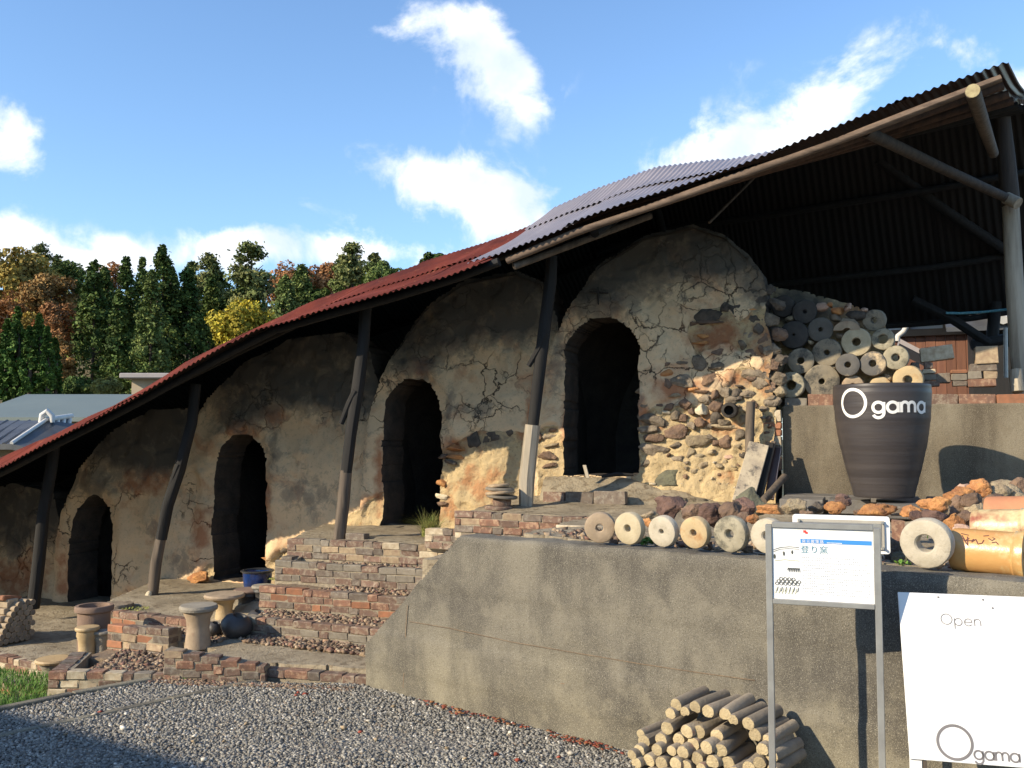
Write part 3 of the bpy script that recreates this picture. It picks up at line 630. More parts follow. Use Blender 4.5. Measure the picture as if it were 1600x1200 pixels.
# ------------------------------------------------------------------ the kiln
kiln = thing('climbing_kiln', 'old stepped clay climbing kiln with arched chambers, black doorways and cracked sooty plaster', 'kiln', K(-3, 7.8, 0))
def pxpoly(pts, v): return [(lambda p: (p.dot(KD), p.z))(PV(x, y, v)) for x, y in pts]
def archdoor(l, r, top, spring, bot, n=10, skew=0):
    cx = (l+r)/2; rx = (r-l)/2; pts = [(l, bot), (l+skew, spring)]
    for i in range(1, n): th = math.pi-math.pi*i/n; pts.append((cx+skew*.5+rx*math.cos(th), spring-(spring-top)*math.sin(th)))
    return pts+[(r, spring), (r, bot)]
CH = [
 dict(v=7.80, out=[(836, 830), (836, 640), (850, 560), (885, 480), (930, 410), (1000, 365), (1080, 345), (1130, 362), (1165, 393), (1190, 425), (1198, 460), (1194, 500), (1206, 545), (1200, 590), (1212, 640), (1208, 700), (1214, 760), (1210, 830)],
      door=archdoor(880, 997, 495, 552, 743), h=.017,
      rub=[[(997, 655), (1022, 632), (1045, 616), (1078, 604), (1084, 560), (1072, 508), (1090, 486), (1130, 478), (1155, 500), (1200, 455), (1240, 455), (1240, 840), (985, 840), (990, 700)], [(836, 672), (868, 668), (884, 690), (884, 840), (836, 840)]],
      soot=[(938, 470, 75, 80), (1060, 380, 130, 50), (1200, 450, 45, 60), (990, 640, 14, 90), (870, 560, 30, 60), (1130, 610, 50, 26), (1090, 395, 120, 30), (1215, 560, 25, 60)], red=[(885, 660, 16, 60), (1000, 640, 18, 40), (1115, 525, 75, 40), (1060, 605, 80, 26), (1150, 590, 50, 20), (1190, 520, 30, 30)],
      label='uppermost chamber front with wide cracked plaster arch and stony lower right'),
 dict(v=7.84, out=[(568, 880), (566, 760), (572, 690), (584, 620), (612, 545), (655, 480), (720, 436), (800, 420), (842, 436), (868, 500), (872, 560), (872, 880)],
      door=archdoor(598, 687, 590, 652, 826), h=.021,
      rub=[[(687, 704), (715, 690), (745, 672), (800, 676), (900, 690), (900, 880), (680, 880)], [(568, 800), (578, 782), (600, 770), (600, 880), (560, 880)]],
      soot=[(642, 580, 60, 50), (640, 520, 90, 60), (760, 470, 110, 50), (770, 690, 30, 16), (700, 640, 10, 60), (740, 640, 60, 14), (560, 700, 20, 60)], red=[(655, 570, 26, 30), (594, 740, 12, 90), (700, 700, 50, 30), (830, 640, 20, 60)],
      cr=.75, label='third chamber front with tall narrow doorway behind the grass tuft'),
 dict(v=7.88, out=[(258, 960), (258, 830), (264, 760), (282, 690), (318, 620), (375, 565), (450, 528), (530, 518), (572, 545), (590, 600), (590, 960)],
      door=archdoor(336, 418, 678, 740, 906), h=.025,
      rub=[[(418, 882), (448, 858), (500, 832), (560, 800), (620, 780), (620, 960), (400, 960)], [(262, 930), (300, 905), (330, 882), (340, 890), (340, 960), (262, 960)]],
      soot=[(376, 650, 60, 40), (470, 590, 120, 50), (540, 620, 60, 60), (480, 770, 70, 36), (290, 880, 30, 30), (430, 700, 16, 60)], red=[(318, 830, 26, 60), (416, 790, 18, 80), (380, 670, 50, 26), (425, 650, 30, 30)],
      cr=.35, label='second chamber front with orange burnt patches beside its doorway'),
 dict(v=7.92, out=[(92, 1010), (94, 880), (102, 800), (125, 730), (165, 680), (230, 640), (290, 638), (318, 680), (328, 760), (328, 1010)],
      door=archdoor(116, 181, 772, 835, 952), h=.03,
      rub=[], soot=[(148, 765, 40, 26), (240, 700, 90, 36), (245, 830, 30, 20)], red=[(110, 900, 14, 60), (230, 750, 60, 40)],
      cr=.2, label='first chamber front with low doorway at the left'),
 dict(v=7.96, out=[(-260, 1060), (-240, 950), (-180, 860), (-80, 790), (20, 755), (84, 770), (106, 850), (108, 1060)],
      door=archdoor(-150, -70, 900, 950, 1040), h=.04, rub=[], soot=[(0, 800, 110, 40), (30, 830, 20, 50)], red=[(40, 900, 60, 60)],
      label='lowest chamber front in the shade at the far left'),
]
stones = []
for ci, c in enumerate(CH):
    v = c['v']; out = pxpoly(c['out'], v); door = pxpoly(c['door'], v)
    rubs = [pxpoly(r, v) for r in c['rub']]
    def gpx(lst, G, v=v):
        r = np.zeros(len(G))
        for (px, py, rx, ry) in lst:
            p = PV(px, py, v); q = PV(px+rx, py, v); t = PV(px, py-ry, v)
            ru = abs(q.dot(KD)-p.dot(KD)); rz = abs(t.z-p.z)
            r = np.maximum(r, np.exp(-.7*(((G[:, 0]-p.dot(KD))/ru)**2+((G[:, 1]-p.z)/rz)**2)))
        return r
    def maskf(G, rubs=rubs, c=c, door=door):
        g3 = np.c_[G, np.zeros(len(G))]; m = np.zeros((len(G), 4)); m[:, 3] = c.get('cr', 1)
        rb = np.zeros(len(G))
        for r in rubs:
            d = psdf(G, r)+.05*fbm(g3, 7, 4, 5); rb = np.maximum(rb, np.clip(.5-d/.05, 0, 1))
        # islands of plaster left on the stony part
        isl = fbm(g3, 3.2, 3, 9); zz = G[:, 1]
        rb = rb*np.clip(1-np.clip((isl-.18)*14, 0, 1)*np.clip((zz-1.75)*6, 0, 1)*(1 if c['v'] < 7.82 else 0), 0, 1)
        m[:, 0] = rb; top = np.asarray(out)[:, 1].max()
        m[:, 1] = .66*gpx(c['soot'], G)+1.15*np.clip((zz-(top-(.80 if c['v'] < 7.82 else .95)))/.8, 0, 1)  # soot blotches; the upward darkening also paints in the roof's shade
        m[:, 2] = gpx(c['red'], G)*.8
        dd = psdf(G, door); m[:, 2] = np.maximum(m[:, 2], .35*np.exp(-(dd/.07)**2))
        return np.clip(m, 0, 1)
    def relief(G, m, door=door, v=v):
        g3 = np.c_[G, np.full(len(G), v)]
        r = .050*fbm(g3, 1.6, 3, 2)+.012*fbm(g3, 7, 3, 8)+.007*np.clip((fbm(g3, 2.4, 5, 44, .6)-.04)*22, -1, 1)+.005*np.clip((fbm(g3, 5.0, 5, 45, .6)-.1)*22, -1, 1)+.004*fbm(g3, 28, 2, 46)
        rr = m[:, 0]; r += -.024*rr+rr*(.040*fbm(g3, 8, 5, 13, .65)+.018*fbm(g3, 26, 3, 31))
        foot = np.clip((G[:, 1].min()+.55-G[:, 1])/.4, 0, 1); r += rr*foot*.05
        dd = psdf(G, door); r += .035*np.exp(-((dd-.13)/.10)**2)*(1-rr)         # raised band round the arch
        return r
    o = slab(out, door, c['h'], kt(v, .05, 1.2), relief, maskf, depth=.42, ragged=.02, name='chamber_wall', mats=[M['kiln'], M['jamb_clay']], parent=kiln, seed=ci*7)
    o['label'] = c['label']
    # barrel of the chamber behind its front: closed and dark inside
    hi = [q for q in out]; b = MB(); dep = 1.65; base_z = min(q[1] for q in out)
    ring = []
    for j, (vv, s) in enumerate(((v+.07, .985), (v+.6, .97), (v+1.2, .92), (v+dep, .78))):
        cu = sum(q[0] for q in hi)/len(hi)
        ring.append([K(cu+(q[0]-cu)*s, vv, base_z+(q[1]-base_z)*s) for q in hi])
    n = len(hi); vs = [p for r in ring for p in r]; fs = [(j*n+k, j*n+(k+1) % n, (j+1)*n+(k+1) % n, (j+1)*n+k) for j in range(3) for k in range(n)]+[[3*n+k for k in range(n)]]
    b.add(vs, fs); vo = b.build('vault', M['soot_clay'], kiln, smooth=True)

# stones bedded in the clay, each one a piece (px centre, px size, tone)
SL = []
def crop(lst, ox, oy, s):
    for (x, y, w, h, t) in lst: SL.append((ox+x/s, oy+y/s, w/s, h/s, t))
crop([(165, 160, 185, 70, 'g'), (310, 115, 130, 90, 'b'), (470, 90, 180, 110, 'g'), (700, 65, 190, 85, 'b'), (170, 275, 150, 90, 'g'), (400, 210, 120, 34, 't'), (280, 290, 60, 40, 'b'), (360, 300, 90, 60, 'b'),
      (500, 285, 105, 85, 'b'), (655, 245, 90, 75, 'g'), (745, 195, 80, 70, 'b'), (630, 330, 95, 85, 'c'), (750, 300, 115, 85, 'b'), (830, 170, 80, 90, 'g'), (880, 240, 110, 70, 'g'), (925, 180, 80, 55, 'k'), (1030, 190, 130, 65, 'g'),
      (220, 420, 255, 95, 'g'), (190, 495, 180, 62, 'g'), (210, 570, 195, 70, 'b'), (225, 665, 240, 105, 'g'), (180, 775, 150, 50, 'g'), (320, 352, 85, 34, 'c'), (410, 370, 90, 80, 'g'), (480, 400, 80, 60, 'b'), (620, 440, 85, 80, 'b'),
      (750, 395, 110, 85, 'k'), (415, 520, 180, 130, 'b'), (615, 590, 205, 100, 't'), (835, 440, 110, 50, 'g'), (830, 478, 220, 42, 't'), (840, 590, 110, 110, 'b'), (970, 545, 90, 90, 'g'), (985, 415, 80, 80, 't'), (545, 345, 60, 60, 'b'),
      (415, 640, 95, 60, 'g'), (540, 700, 80, 80, 't'), (420, 745, 110, 55, 'g'), (350, 718, 40, 40, 'b'), (600, 725, 90, 40, 't'), (500, 780, 80, 30, 'g'), (330, 930, 235, 140, 'm'), (880, 730, 90, 36, 'i'), (700, 560, 60, 40, 'g'),
      (1140, 100, 150, 110, 'g'), (1210, 170, 110, 70, 'k'), (1190, 60, 70, 60, 'g'), (1060, 60, 80, 60, 'b'), (960, 130, 70, 30, 'k'), (1230, 240, 90, 60, 'g'), (1160, 320, 70, 50, 'g'), (560, 160, 110, 40, 'o'), (640, 175, 120, 30, 'b'), (900, 320, 60, 30, 'k'), (720, 690, 70, 34, 't'), (640, 800, 120, 50, 't'), (950, 640, 70, 40, 't')], 980, 580, 5.454)
crop([(1200, 660, 190, 85, 'k'), (1185, 780, 75, 26, 'o'), (1180, 822, 95, 20, 'o'), (845, 1020, 55, 80, 'p'), (960, 955, 90, 40, 'b'), (960, 1010, 85, 50, 'o'), (1230, 690, 180, 22, 'b'), (1180, 945, 95, 90, 'g'), (1275, 968, 90, 50, 'g'),
      (1500, 618, 80, 40, 'o'), (1495, 908, 125, 100, 'b'), (1560, 860, 60, 60, 'b'), (1330, 600, 75, 55, 'k'), (1412, 620, 95, 85, 'k'), (1510, 1010, 130, 80, 'g'), (1280, 880, 80, 45, 'b'), (890, 1010, 40, 50, 'o'), (860, 1060, 70, 26, 'o'), (1065, 950, 70, 26, 'g'),
      (1500, 670, 90, 50, 'k'), (1550, 740, 80, 70, 'k'), (1480, 780, 60, 50, 'g'), (1440, 840, 50, 60, 'g'), (1130, 700, 50, 40, 'b')], 800, 330, 4)
crop([(240, 412, 95, 34, 'g'), (235, 465, 110, 26, 't'), (230, 530, 120, 50, 'b'), (235, 590, 100, 26, 'b'), (170, 410, 40, 60, 'b'), (250, 370, 70, 40, 'b')], 800, 580, 4)
crop([(1465, 325, 130, 95, 'k'), (1360, 345, 70, 90, 'k'), (1240, 400, 110, 40, 'o'), (1250, 455, 130, 26, 'o'), (1220, 490, 90, 26, 'k'), (1160, 620, 60, 40, 'o'), (1160, 700, 70, 34, 'c'), (1160, 750, 60, 30, 'b'), (1170, 450, 60, 30, 'b'), (1590, 300, 50, 50, 'k'),
      (690, 770, 60, 50, 't'), (690, 830, 60, 50, 'b'), (670, 890, 70, 40, 't'), (180, 1030, 60, 60, 'g'), (75, 1090, 60, 26, 'o'), (130, 960, 60, 40, 't')], 400, 600, 4)
crop([(1250, 760, 130, 160, 'o')], 0, 600, 4.0) if False else None
EDGE = [(1200, 452, 22, 16, 'k'), (1214, 474, 24, 18, 'k'), (1203, 498, 26, 20, 'g'), (1216, 520, 24, 22, 'b'), (1206, 545, 26, 20, 'g'), (1220, 562, 22, 20, 'k'), (1204, 572, 24, 20, 'b'), (1214, 592, 26, 18, 'g'), (1200, 606, 22, 16, 'b'), (1218, 612, 20, 18, 't'), (1206, 628, 26, 16, 'g'), (1190, 470, 22, 18, 'k'), (1192, 530, 20, 18, 'b'), (1194, 590, 20, 16, 'g')]
rs = random.Random(31); have = [(q[0], q[1], max(q[2], q[3])/2) for q in SL]
for _ in range(1500):
    px, py = rs.uniform(1002, 1205), rs.uniform(600, 790); w_ = rs.uniform(8, 19)*(1 if py < 720 else .7)
    if py < 640 and px < 1040+(640-py)*1.2: pass
    if all((px-a)**2+(py-b_)**2 > (c_*.72+w_/2)**2 for a, b_, c_ in have) and len(have) < len(SL)+75:
        have.append((px, py, w_/2)); EDGE.append((px, py, w_, w_*rs.uniform(.5, .9), rs.choice('gbtgbkt') if py < 720 else rs.choice('tttbc')))
SL += EDGE
for i, (px, py, w_, h_, t) in enumerate(SL):
    v = 7.80 if px > 836 else (7.84 if px > 600 else 7.88)
    p = PV(px, py, v+.05*((685-py)/190+.35)+.012); e = PV(px+w_/2, py, v); f = PV(px, py-h_/2, v)
    ru = max(.016, (e-PV(px, py, v)).length*1.2); rz = max(.013, abs(f.z-PV(px, py, v).z)*1.25)
    o = link('stone', rockmesh(ru, .030+.008*(i % 3), rz, 100+i, ST[t], 3 if w_ < 22 else 4, .34, 12, 'stone'), kiln)
    o.matrix_local = Matrix.Translation(p-wpos(kiln)+ND*.016)@KROT@Matrix.Rotation(random.uniform(-.22, .22), 4, 'Y')
# round spy hole with its clay rim
b = MB(); p = PV(1139, 641, 7.72); b.lathe(p-ND*.012, [(.040, 0), (.062, .005), (.066, .03), (.064, .12)], 20, ND, False, .02); b.lathe(p-ND*.012, [(.04, 0), (.038, .1), (.001, .11)], 20, ND)
b.build('spy_hole', M['soot_clay'], kiln, smooth=True)
b = MB(); q = PV(935, 462, 7.80)
for (x0, y0, x1, y1, wd) in ((921, 456, 950, 458, .010), (934, 449, 935, 476, .011)):
    p0, p1 = PV(x0, y0, 7.825), PV(x1, y1, 7.825); b.tube([p0, p0.lerp(p1, .5)+ND*.004, p1], [wd*.7, wd, wd*.5], 8)
b.build('cross_mark', M['soot_clay'], kiln)
# bricks forming the sill of the top doorway
bo = BR['dark']

# ------------------------------------------------------------------ bricks
def brickmesh(L_, H_, D_, seed, mt):
    r = random.Random(seed); b = MB(); b.box((0, 0, 0), (L_/2, 0, 0), (0, D_/2, 0), (0, 0, H_/2), .0045)
    for v in b.v: v += Vector((r.uniform(-1, 1)*.004, r.uniform(-1, 1)*.0035, r.uniform(-1, 1)*.0028))
    me = bpy.data.meshes.new('brick'); me.from_pydata([tuple(v) for v in b.v], [], b.f); me.materials.append(mt); return me
BM = {}
def brick(parent, p, d, L_, H_=.05, D_=.1, tone='brown', roll=0, yaw=0, name='brick', lift=0, lab=None):
    key = (round(L_, 3), round(H_, 3), round(D_, 2), random.randrange(3))
    if key not in BM: BM[key] = brickmesh(*key[:3], key[3], BR['brown'])
    o = link(name, BM[key], parent); o.material_slots[0].link = 'OBJECT'; o.material_slots[0].material = BR[tone]
    R = frame(d, UP.cross(Vector(d)))
    o.matrix_local = Matrix.Translation(Vector(p)-(wpos(parent) if parent else Vector((0, 0, 0))))@R@Matrix.Rotation(yaw, 4, 'Z')@Matrix.Rotation(roll, 4, 'Y')
    if lab: o['label'] = lab
    return o
PAL = ['dark']*5+['brown']*6+['red']*5+['grey']*4+['tan']*2+['orange']*1+['cream']*1
def brickwall(label, A0, A1, ztop, ztop1, zbot, L_=.155, H_=.048, j=.006, pal=PAL, dep=.1, stagger=True, missing=0, endcut=None):
    """A0,A1: (u,v) of the face; courses laid from the top down, each brick a part"""
    a = K(A0[0], A0[1], 0); c = K(A1[0], A1[1], 0); d = (c-a); ln = d.length; d.normalize(); inn = UP.cross(d)
    if inn.dot(ND) < 0: inn = -inn
    t = thing('brick_wall', label, 'brick wall', a+UP*zbot)
    n = max(1, round((max(ztop, ztop1)-zbot)/(H_+j)))
    for k in range(n):
        x = -random.uniform(0, L_*.4) if (k % 2 and stagger) else 0
        if stagger: x += (k % 2)*-.35*L_
        while x < ln-.02:
            l = L_*random.choice([1, 1, 1, 1, .98, .5]); x0, x1 = max(0, x), min(ln, x+l)
            x += l+j
            if x1-x0 < .025: continue
            if endcut and x1 > endcut(k): continue
            m = (x0+x1)/2; zt_ = ztop+(ztop1-ztop)*m/ln; z = zt_-(k+.5)*(H_+j)
            if z < zbot-.02: continue
            if k == 0 and random.random() < missing: continue
            lq = round((x1-x0)/.01)*.01
            brick(t, a+d*m+inn*(dep/2+random.uniform(-.004, .005))+UP*(z+random.uniform(-.0035, .0035)), d, max(.03, lq-.002), H_, dep, random.choice(pal), random.uniform(-.018, .018), random.uniform(-.03, .03))
    b = MB(); zz = [(0, zbot-.02), (ln, zbot-.02), (ln, ztop1-.012), (0, ztop-.012)]
    f0 = [a+d*x+inn*.0075+UP*z for x, z in zz]; f1 = [a+d*x+inn*(dep+.03)+UP*z for x, z in zz]
    b.add(f0+f1, [(0, 1, 2, 3), (7, 6, 5, 4), (0, 4, 5, 1), (1, 5, 6, 2), (2, 6, 7, 3), (3, 7, 4, 0)]); b.build('mortar', M['mortar'], t)
    return t
RP = ['red']*6+['brown']*5+['orange']*3+['dark']*2
GY = ['grey']*5+['dark']*5+['brown']*3+['red']
brickwall('top brick step of mixed bricks in front of the uppermost doorway', (-2.95, 6.46), (-1.78, 6.40), 1.0, .985, .78, pal=['brown']*4+['red']*4+['dark']*3+['tan']*2+['cream'])
brickwall('pale brick step edging the terrace with the grass tuft', (-4.52, 6.56), (-2.98, 6.56), .725, .72, .545, pal=['grey']*5+['dark']*4+['cream']*2+['tan']*4+['brown']*4)
brickwall('short brick pier beside the grass tuft under the top step', (-3.22, 6.50), (-2.94, 6.48), .86, .86, .72, pal=['cream', 'brown', 'dark'])
brickwall('dark brick step just below the pale one', (-4.52, 6.40), (-2.9, 6.36), .56, .555, .375, pal=GY+['red', 'brown', 'orange'])
brickwall('rust red brick step halfway down the stair', (-4.46, 6.11), (-2.85, 6.10), .40, .385, .215, pal=RP+['dark', 'brown', 'brown'])
brickwall('grey green brick step below the rust red one', (-4.42, 5.82), (-2.82, 5.78), .225, .215, .075, pal=GY)
brickwall('reddish brick kerb course at the edge of the gravel left of the retaining wall', (-3.7, 5.12), (-2.93, 5.2), .06, .05, -.01, H_=.05, pal=['red', 'brown', 'dark', 'brown'])
brickwall('long low wall of purple brown bricks rising from the gravel', (-4.25, 4.83), (-3.64, 5.06), .20, .09, -.03, L_=.115, H_=.047, pal=['brown']*5+['dark']*4+['red']*3+['orange', 'tan'])
brickwall('brick wall set back behind the planting bed', (-5.30, 5.42), (-4.70, 5.38), .165, .19, -.08, L_=.15, H_=.05, pal=['brown']*3+['dark']*3+['red']*3+['tan', 'orange', 'orange'])
brickwall('little light edged brick wall round the planting bed beside the grass', (-4.98, 4.60), (-4.28, 4.90), .05, .02, -.2, L_=.115, H_=.05, pal=['red']*4+['brown']*3+['cream']*3+['orange']*2+['grey'])
brickwall('left end wall of the planting bed', (-5.3, 5.1), (-4.99, 4.63), .04, .05, -.2, L_=.12, H_=.05, pal=['brown', 'dark', 'red'])
brickwall('orange brick wall behind the stools holding the second terrace', (-6.2, 6.12), (-4.95, 5.95), .115, .13, -.09, L_=.15, H_=.052, pal=['orange']*4+['red']*4+['brown']*3+['grey'])
brickwall('low brick edging with whitewashed bricks of the far left terrace', (-7.6, 5.84), (-5.95, 5.58), -.22, -.24, -.36, L_=.15, H_=.05, pal=['brown']*3+['cream']*3+['red']*2+['tan'])
brickwall('orange brick edging above the grass at the far left', (-7.3, 5.42), (-5.5, 5.12), -.25, -.27, -.42, L_=.15, H_=.05, pal=['red']*3+['orange']*5+['brown']*3)
brickwall('hidden left flank of the brick stair by the blue pot', (-4.53, 7.1), (-4.5, 6.42), .715, .56, .28, L_=.16, pal=GY)
def looseb(px0, px1, py0, py1, v, tone, label, grp, D_=.1, dz=0, roll=0, cat='brick'):
    p0 = PV(px0, (py0+py1)/2, v); p1 = PV(px1, (py0+py1)/2, v); H_ = abs(PV(px0, py0, v).z-PV(px0, py1, v).z)
    c_ = (p0+p1)/2+ND*D_/2
    o = brick(None, c_+UP*dz, KD, (p1-p0).length, H_, D_, tone, roll)
    return tag(o, label, cat, grp)
G = 'dark bricks of the doorway sill'
looseb(848, 881, 769, 787, 7.36, 'brown', 'brown brick leftmost of the three at the top doorway sill', G)
looseb(883, 926, 769, 788, 7.36, 'dark', 'black brick in the middle of the three at the top doorway sill', G)
looseb(928, 976, 768, 788, 7.36, 'dark', 'long bluish black brick rightmost at the top doorway sill', G)
b = MB(); 
terrace('doorway_threshold', [(-2.62, 7.47), (-1.75, 7.5), (-1.45, 7.6), (-1.1, 7.8), (-1.1, 8.3), (-2.75, 8.3)], 1.02, .8, T, h=.03, amp=.04, zf=lambda G_: .17*np.clip((G_[:, 1]-7.45)/.3, 0, 1)*np.clip((-1.15-G_[:, 0])/.7, 0, 1))
G = 'row of bricks laid on the upper concrete wall'
for i, (a_, c_, t_, l_) in enumerate([(1262, 1302, 'red', 'red brick with a white end left of the black pot on the upper wall'), (1304, 1350, 'brown', 'brown brick behind the pot rim on the upper wall'), (1352, 1402, 'red', 'red brick behind the middle of the pot on the upper wall'),
        (1404, 1452, 'brown', 'brown brick behind the right edge of the pot on the upper wall'), (1454, 1496, 'brown', 'dark red brick just right of the pot on the upper wall'), (1498, 1555, 'red', 'long rust red brick second right of the pot on the upper wall'), (1557, 1612, 'orange', 'pale orange brick under the big post on the upper wall'), (1614, 1668, 'red', 'red brick past the big post on the upper wall')]):
    looseb(a_, c_, 616, 635, 7.97, t_, l_, G, .1)
o = looseb(1226, 1260, 622, 640, 7.97, 'grey', 'mossy grey half brick at the left end of the upper wall', G, .1)
# broken bricks stacked on the upper terrace, right of the discs
G = 'stacked broken bricks on the upper terrace'
for (x0, x1, y0, y1, v, t_, l_, r_) in [
  (1438, 1490, 541, 563, 8.35, 'cream', 'pale whitish brick lying tilted on top of the broken stack', -.10), (1524, 1560, 541, 568, 8.33, 'tan', 'square sandy block on the right end of the stack', 0),
  (1515, 1558, 568, 580, 8.35, 'dark', 'dark slab brick under the sandy block', 0), (1512, 1534, 580, 592, 8.35, 'grey', 'grey half brick under the dark slab', 0), (1537, 1558, 580, 592, 8.35, 'tan', 'tan half brick under the dark slab', 0), (1512, 1557, 592, 604, 8.35, 'red', 'flat reddish brick at the foot of the right stack', 0),
  (1486, 1511, 578, 583, 8.34, 'orange', 'thin pinkish tile in the gap of the stack', 0), (1487, 1511, 584, 594, 8.35, 'grey', 'grey brick below the thin pinkish tile', 0), (1489, 1511, 595, 603, 8.35, 'dark', 'dark brick at the bottom below the thin tile', 0),
  (1441, 1462, 577, 583, 8.34, 'cream', 'thin pale tile under the tilted brick', 0), (1444, 1457, 566, 576, 8.34, 'brown', 'small brown brick end propping the tilted brick', 0), (1440, 1463, 584, 594, 8.36, 'grey', 'grey brick second from the bottom at the left of the stack', 0), (1463, 1485, 583, 598, 8.36, 'dark', 'squat dark brick in the middle of the stack', 0),
  (1440, 1468, 595, 604, 8.36, 'brown', 'brown brick bottom left of the stack', 0)]:
    looseb(x0, x1, y0, y1, v, t_, l_, G, .11, 0, r_)
# bricks in the corner between kiln and upper wall
G = 'loose bricks wedged beside the upper wall'
for (x0, x1, y0, y1, t_, l_) in [(1191, 1204, 643, 660, 'dark', 'black half brick on top of the wedged bricks beside the upper wall'), (1205, 1220, 641, 659, 'cream', 'white brick end touching the corner of the upper wall'), (1192, 1220, 660, 670, 'orange', 'bright orange brick bits under the white one'),
        (1192, 1220, 671, 681, 'orange', 'row of small orange bricks below the bright bits'), (1181, 1191, 670, 688, 'tan', 'tan brick end right of the short stake'), (1192, 1220, 682, 696, 'cream', 'pale crumbling brick behind the leaning boards'), (1192, 1220, 697, 712, 'grey', 'grey brick hidden behind the leaning boards'), (1192, 1220, 713, 735, 'brown', 'brown brick low behind the leaning boards')]:
    looseb(x0, x1, y0, y1, 7.86, t_, l_, G, .14)

# ------------------------------------------------------------------ clay bank with the stacked kiln discs
bank = thing('clay_bank', 'dusty clay and rubble bank holding the stack of round kiln discs', 'rubble bank', K(0, 8.2, 1.8))
bp = pxpoly([(1180, 440), (1240, 450), (1300, 463), (1352, 482), (1385, 505), (1400, 545), (1432, 590), (1442, 632), (1442, 650), (1180, 650)], 8.18)
def bmask(G_):
    m = np.zeros((len(G_), 4)); m[:, 0] = 1; p = PV(1250, 470, 8.18); m[:, 1] = np.exp(-(((G_[:, 0]-p.dot(KD))/.4)**2+((G_[:, 1]-p.z)/.3)**2)); return m
slab(bp, None, .022, kt(8.18, .12, 1.8), lambda G_, m: .06*fbm(np.c_[G_, G_[:, 0]], 5, 5, 3, .6), bmask, depth=.6, ragged=.03, name='clay_face', mats=[M['kiln'], M['soot_clay']], parent=bank, seed=50)
BRK = [(1326, 508, 30, 22, 'g'), (1285, 480, 20, 14, 'i'), (1297, 477, 8, 8, 'o'), (1308, 487, 20, 12, 'o'), (1325, 480, 12, 12, 'i'), (1352, 485, 13, 8, 'i'), (1306, 496, 18, 14, 'g'), (1338, 492, 30, 16, 'k'), (1325, 452+30, 10, 8, 'b'), (1220, 575, 14, 16, 't'), (1203, 585, 26, 26, 'g'), (1234, 497, 14, 10, 't'), (1268, 535, 12, 10, 't'),
       (1340, 596, 20, 10, 't'), (1385, 590, 16, 12, 't'), (1430, 575, 14, 16, 'k'), (1410, 560, 14, 10, 'k'), (1300, 575, 20, 8, 't'), (1205, 560, 24, 14, 'g'), (1210, 520, 20, 20, 'g'), (1204, 545, 16, 22, 'b'), (1245, 610, 20, 10, 't'), (1228, 628, 20, 12, 'g'), (1315, 525, 16, 10, 'g')]
for i, (px, py, w_, h_, t_) in enumerate(BRK):
    p = PV(px, py, 8.12); o = link('stone', rockmesh(w_*.0029, .06, h_*.0029, 300+i, ST[t_], 2, .2, 7, 'stone'), bank)
    o.matrix_local = Matrix.Translation(p-wpos(bank))@KROT
def disc(px, py, rpx, hpx, tone, label, grp, v=None, plane='K', th=.07, tilt=(0, 0), wob=.02, flat=1.0):
    n_ = ND if plane == 'K' else WN
    p = hit(px, py, n_, v); sc = (p-O).dot(Vector((0, 1, 0)))/F; r = rpx*sc; hr = hpx*sc
    ax = (n_+KD*tilt[0]+UP*tilt[1]).normalized(); b = MB()
    bv = min(.012, r*.12)
    prof = [(hr, th*.55), (hr, bv*.6), (hr+bv*.5, 0), (r*.55, -.002), (r-bv*1.2, 0), (r-bv*.35, bv*.35), (r, bv*1.3), (r*1.005, th/2), (r, th-bv), (r-bv, th), (r*.5, th), (hr, th)]
    b.lathe(p, prof, 40, ax, True, wob)
    o = b.build('kiln_disc', DM[tone], loc=p, smooth=True)
    return tag(o, label, 'clay disc', grp)
G = 'round kiln discs stacked in the clay bank'
S5 = 5.715
for (x, y, r, h_, tone, lab, dv, tl_) in [
 (190, 275, 100, 9, 'dark', 'sooty black disc at the top left of the disc stack', 0, (0, .05)), (385, 325, 108, 16, 'dark', 'black disc with a bright pebble in its hole, second along the top', -.03, (-.1, .1)),
 (285, 530, 126, 10, 'dark', 'largest black disc left of the slate coloured one', -.06, (.05, 0)), (525, 485, 112, 18, 'blue', 'slate grey disc in the middle of the upper stack', -.03, (0, .05)),
 (580, 690, 126, 24, 'grey', 'big grey disc with smoky top below the slate one', -.05, (.12, .1)), (350, 765, 117, 30, 'grey', 'grey brown disc with a plugged hole above the wide holed one', -.07, (-.1, .1)),
 (258, 980, 120, 44, 'mossy', 'lowest left disc with a wide dark hole, near the kiln stones', -.10, (.1, 0)), (540, 950, 155, 26, 'grey', 'largest grey disc resting against the left side of the pot rim', -.04, (-.15, .12)),
 (845, 595, 129, 36, 'cream', 'clean cream disc half in sunlight with a crack', -.05, (.08, .05)), (1082, 570, 99, 42, 'mossy', 'weathered whitish disc with a ragged hole at the right of the cream one', -.06, (.1, 0)),
 (1000, 402, 97, 26, 'grey', 'grey disc on the top right end of the stack', 0, (.2, .1)), (1197, 735, 110, 34, 'mossy', 'crusty tan and grey disc farthest right in the middle row', -.08, (.1, 0)),
 (770, 800, 104, 26, 'mixed', 'grey disc with a cream upper rim just above the pot letters', -.09, (0, .05)), (992, 788, 112, 30, 'mixed', 'disc half cream half grey above the centre of the pot', -.08, (.1, 0)),
 (1305, 935, 128, 38, 'ochre', 'orange cream disc at the lower right rising behind the pot rim', -.08, (.15, .1)), (815, 990, 95, 24, 'tan', 'tan disc mostly hidden behind the left half of the pot rim', -.04, (0, .1)), (1060, 1000, 95, 24, 'ochre', 'ochre disc mostly hidden behind the middle of the pot rim', -.04, (0, .1))]:
    disc(1190+x/S5, 430+y/S5, r/S5, h_/S5, tone, lab, G, 8.08+dv, 'K', .09, tl_)
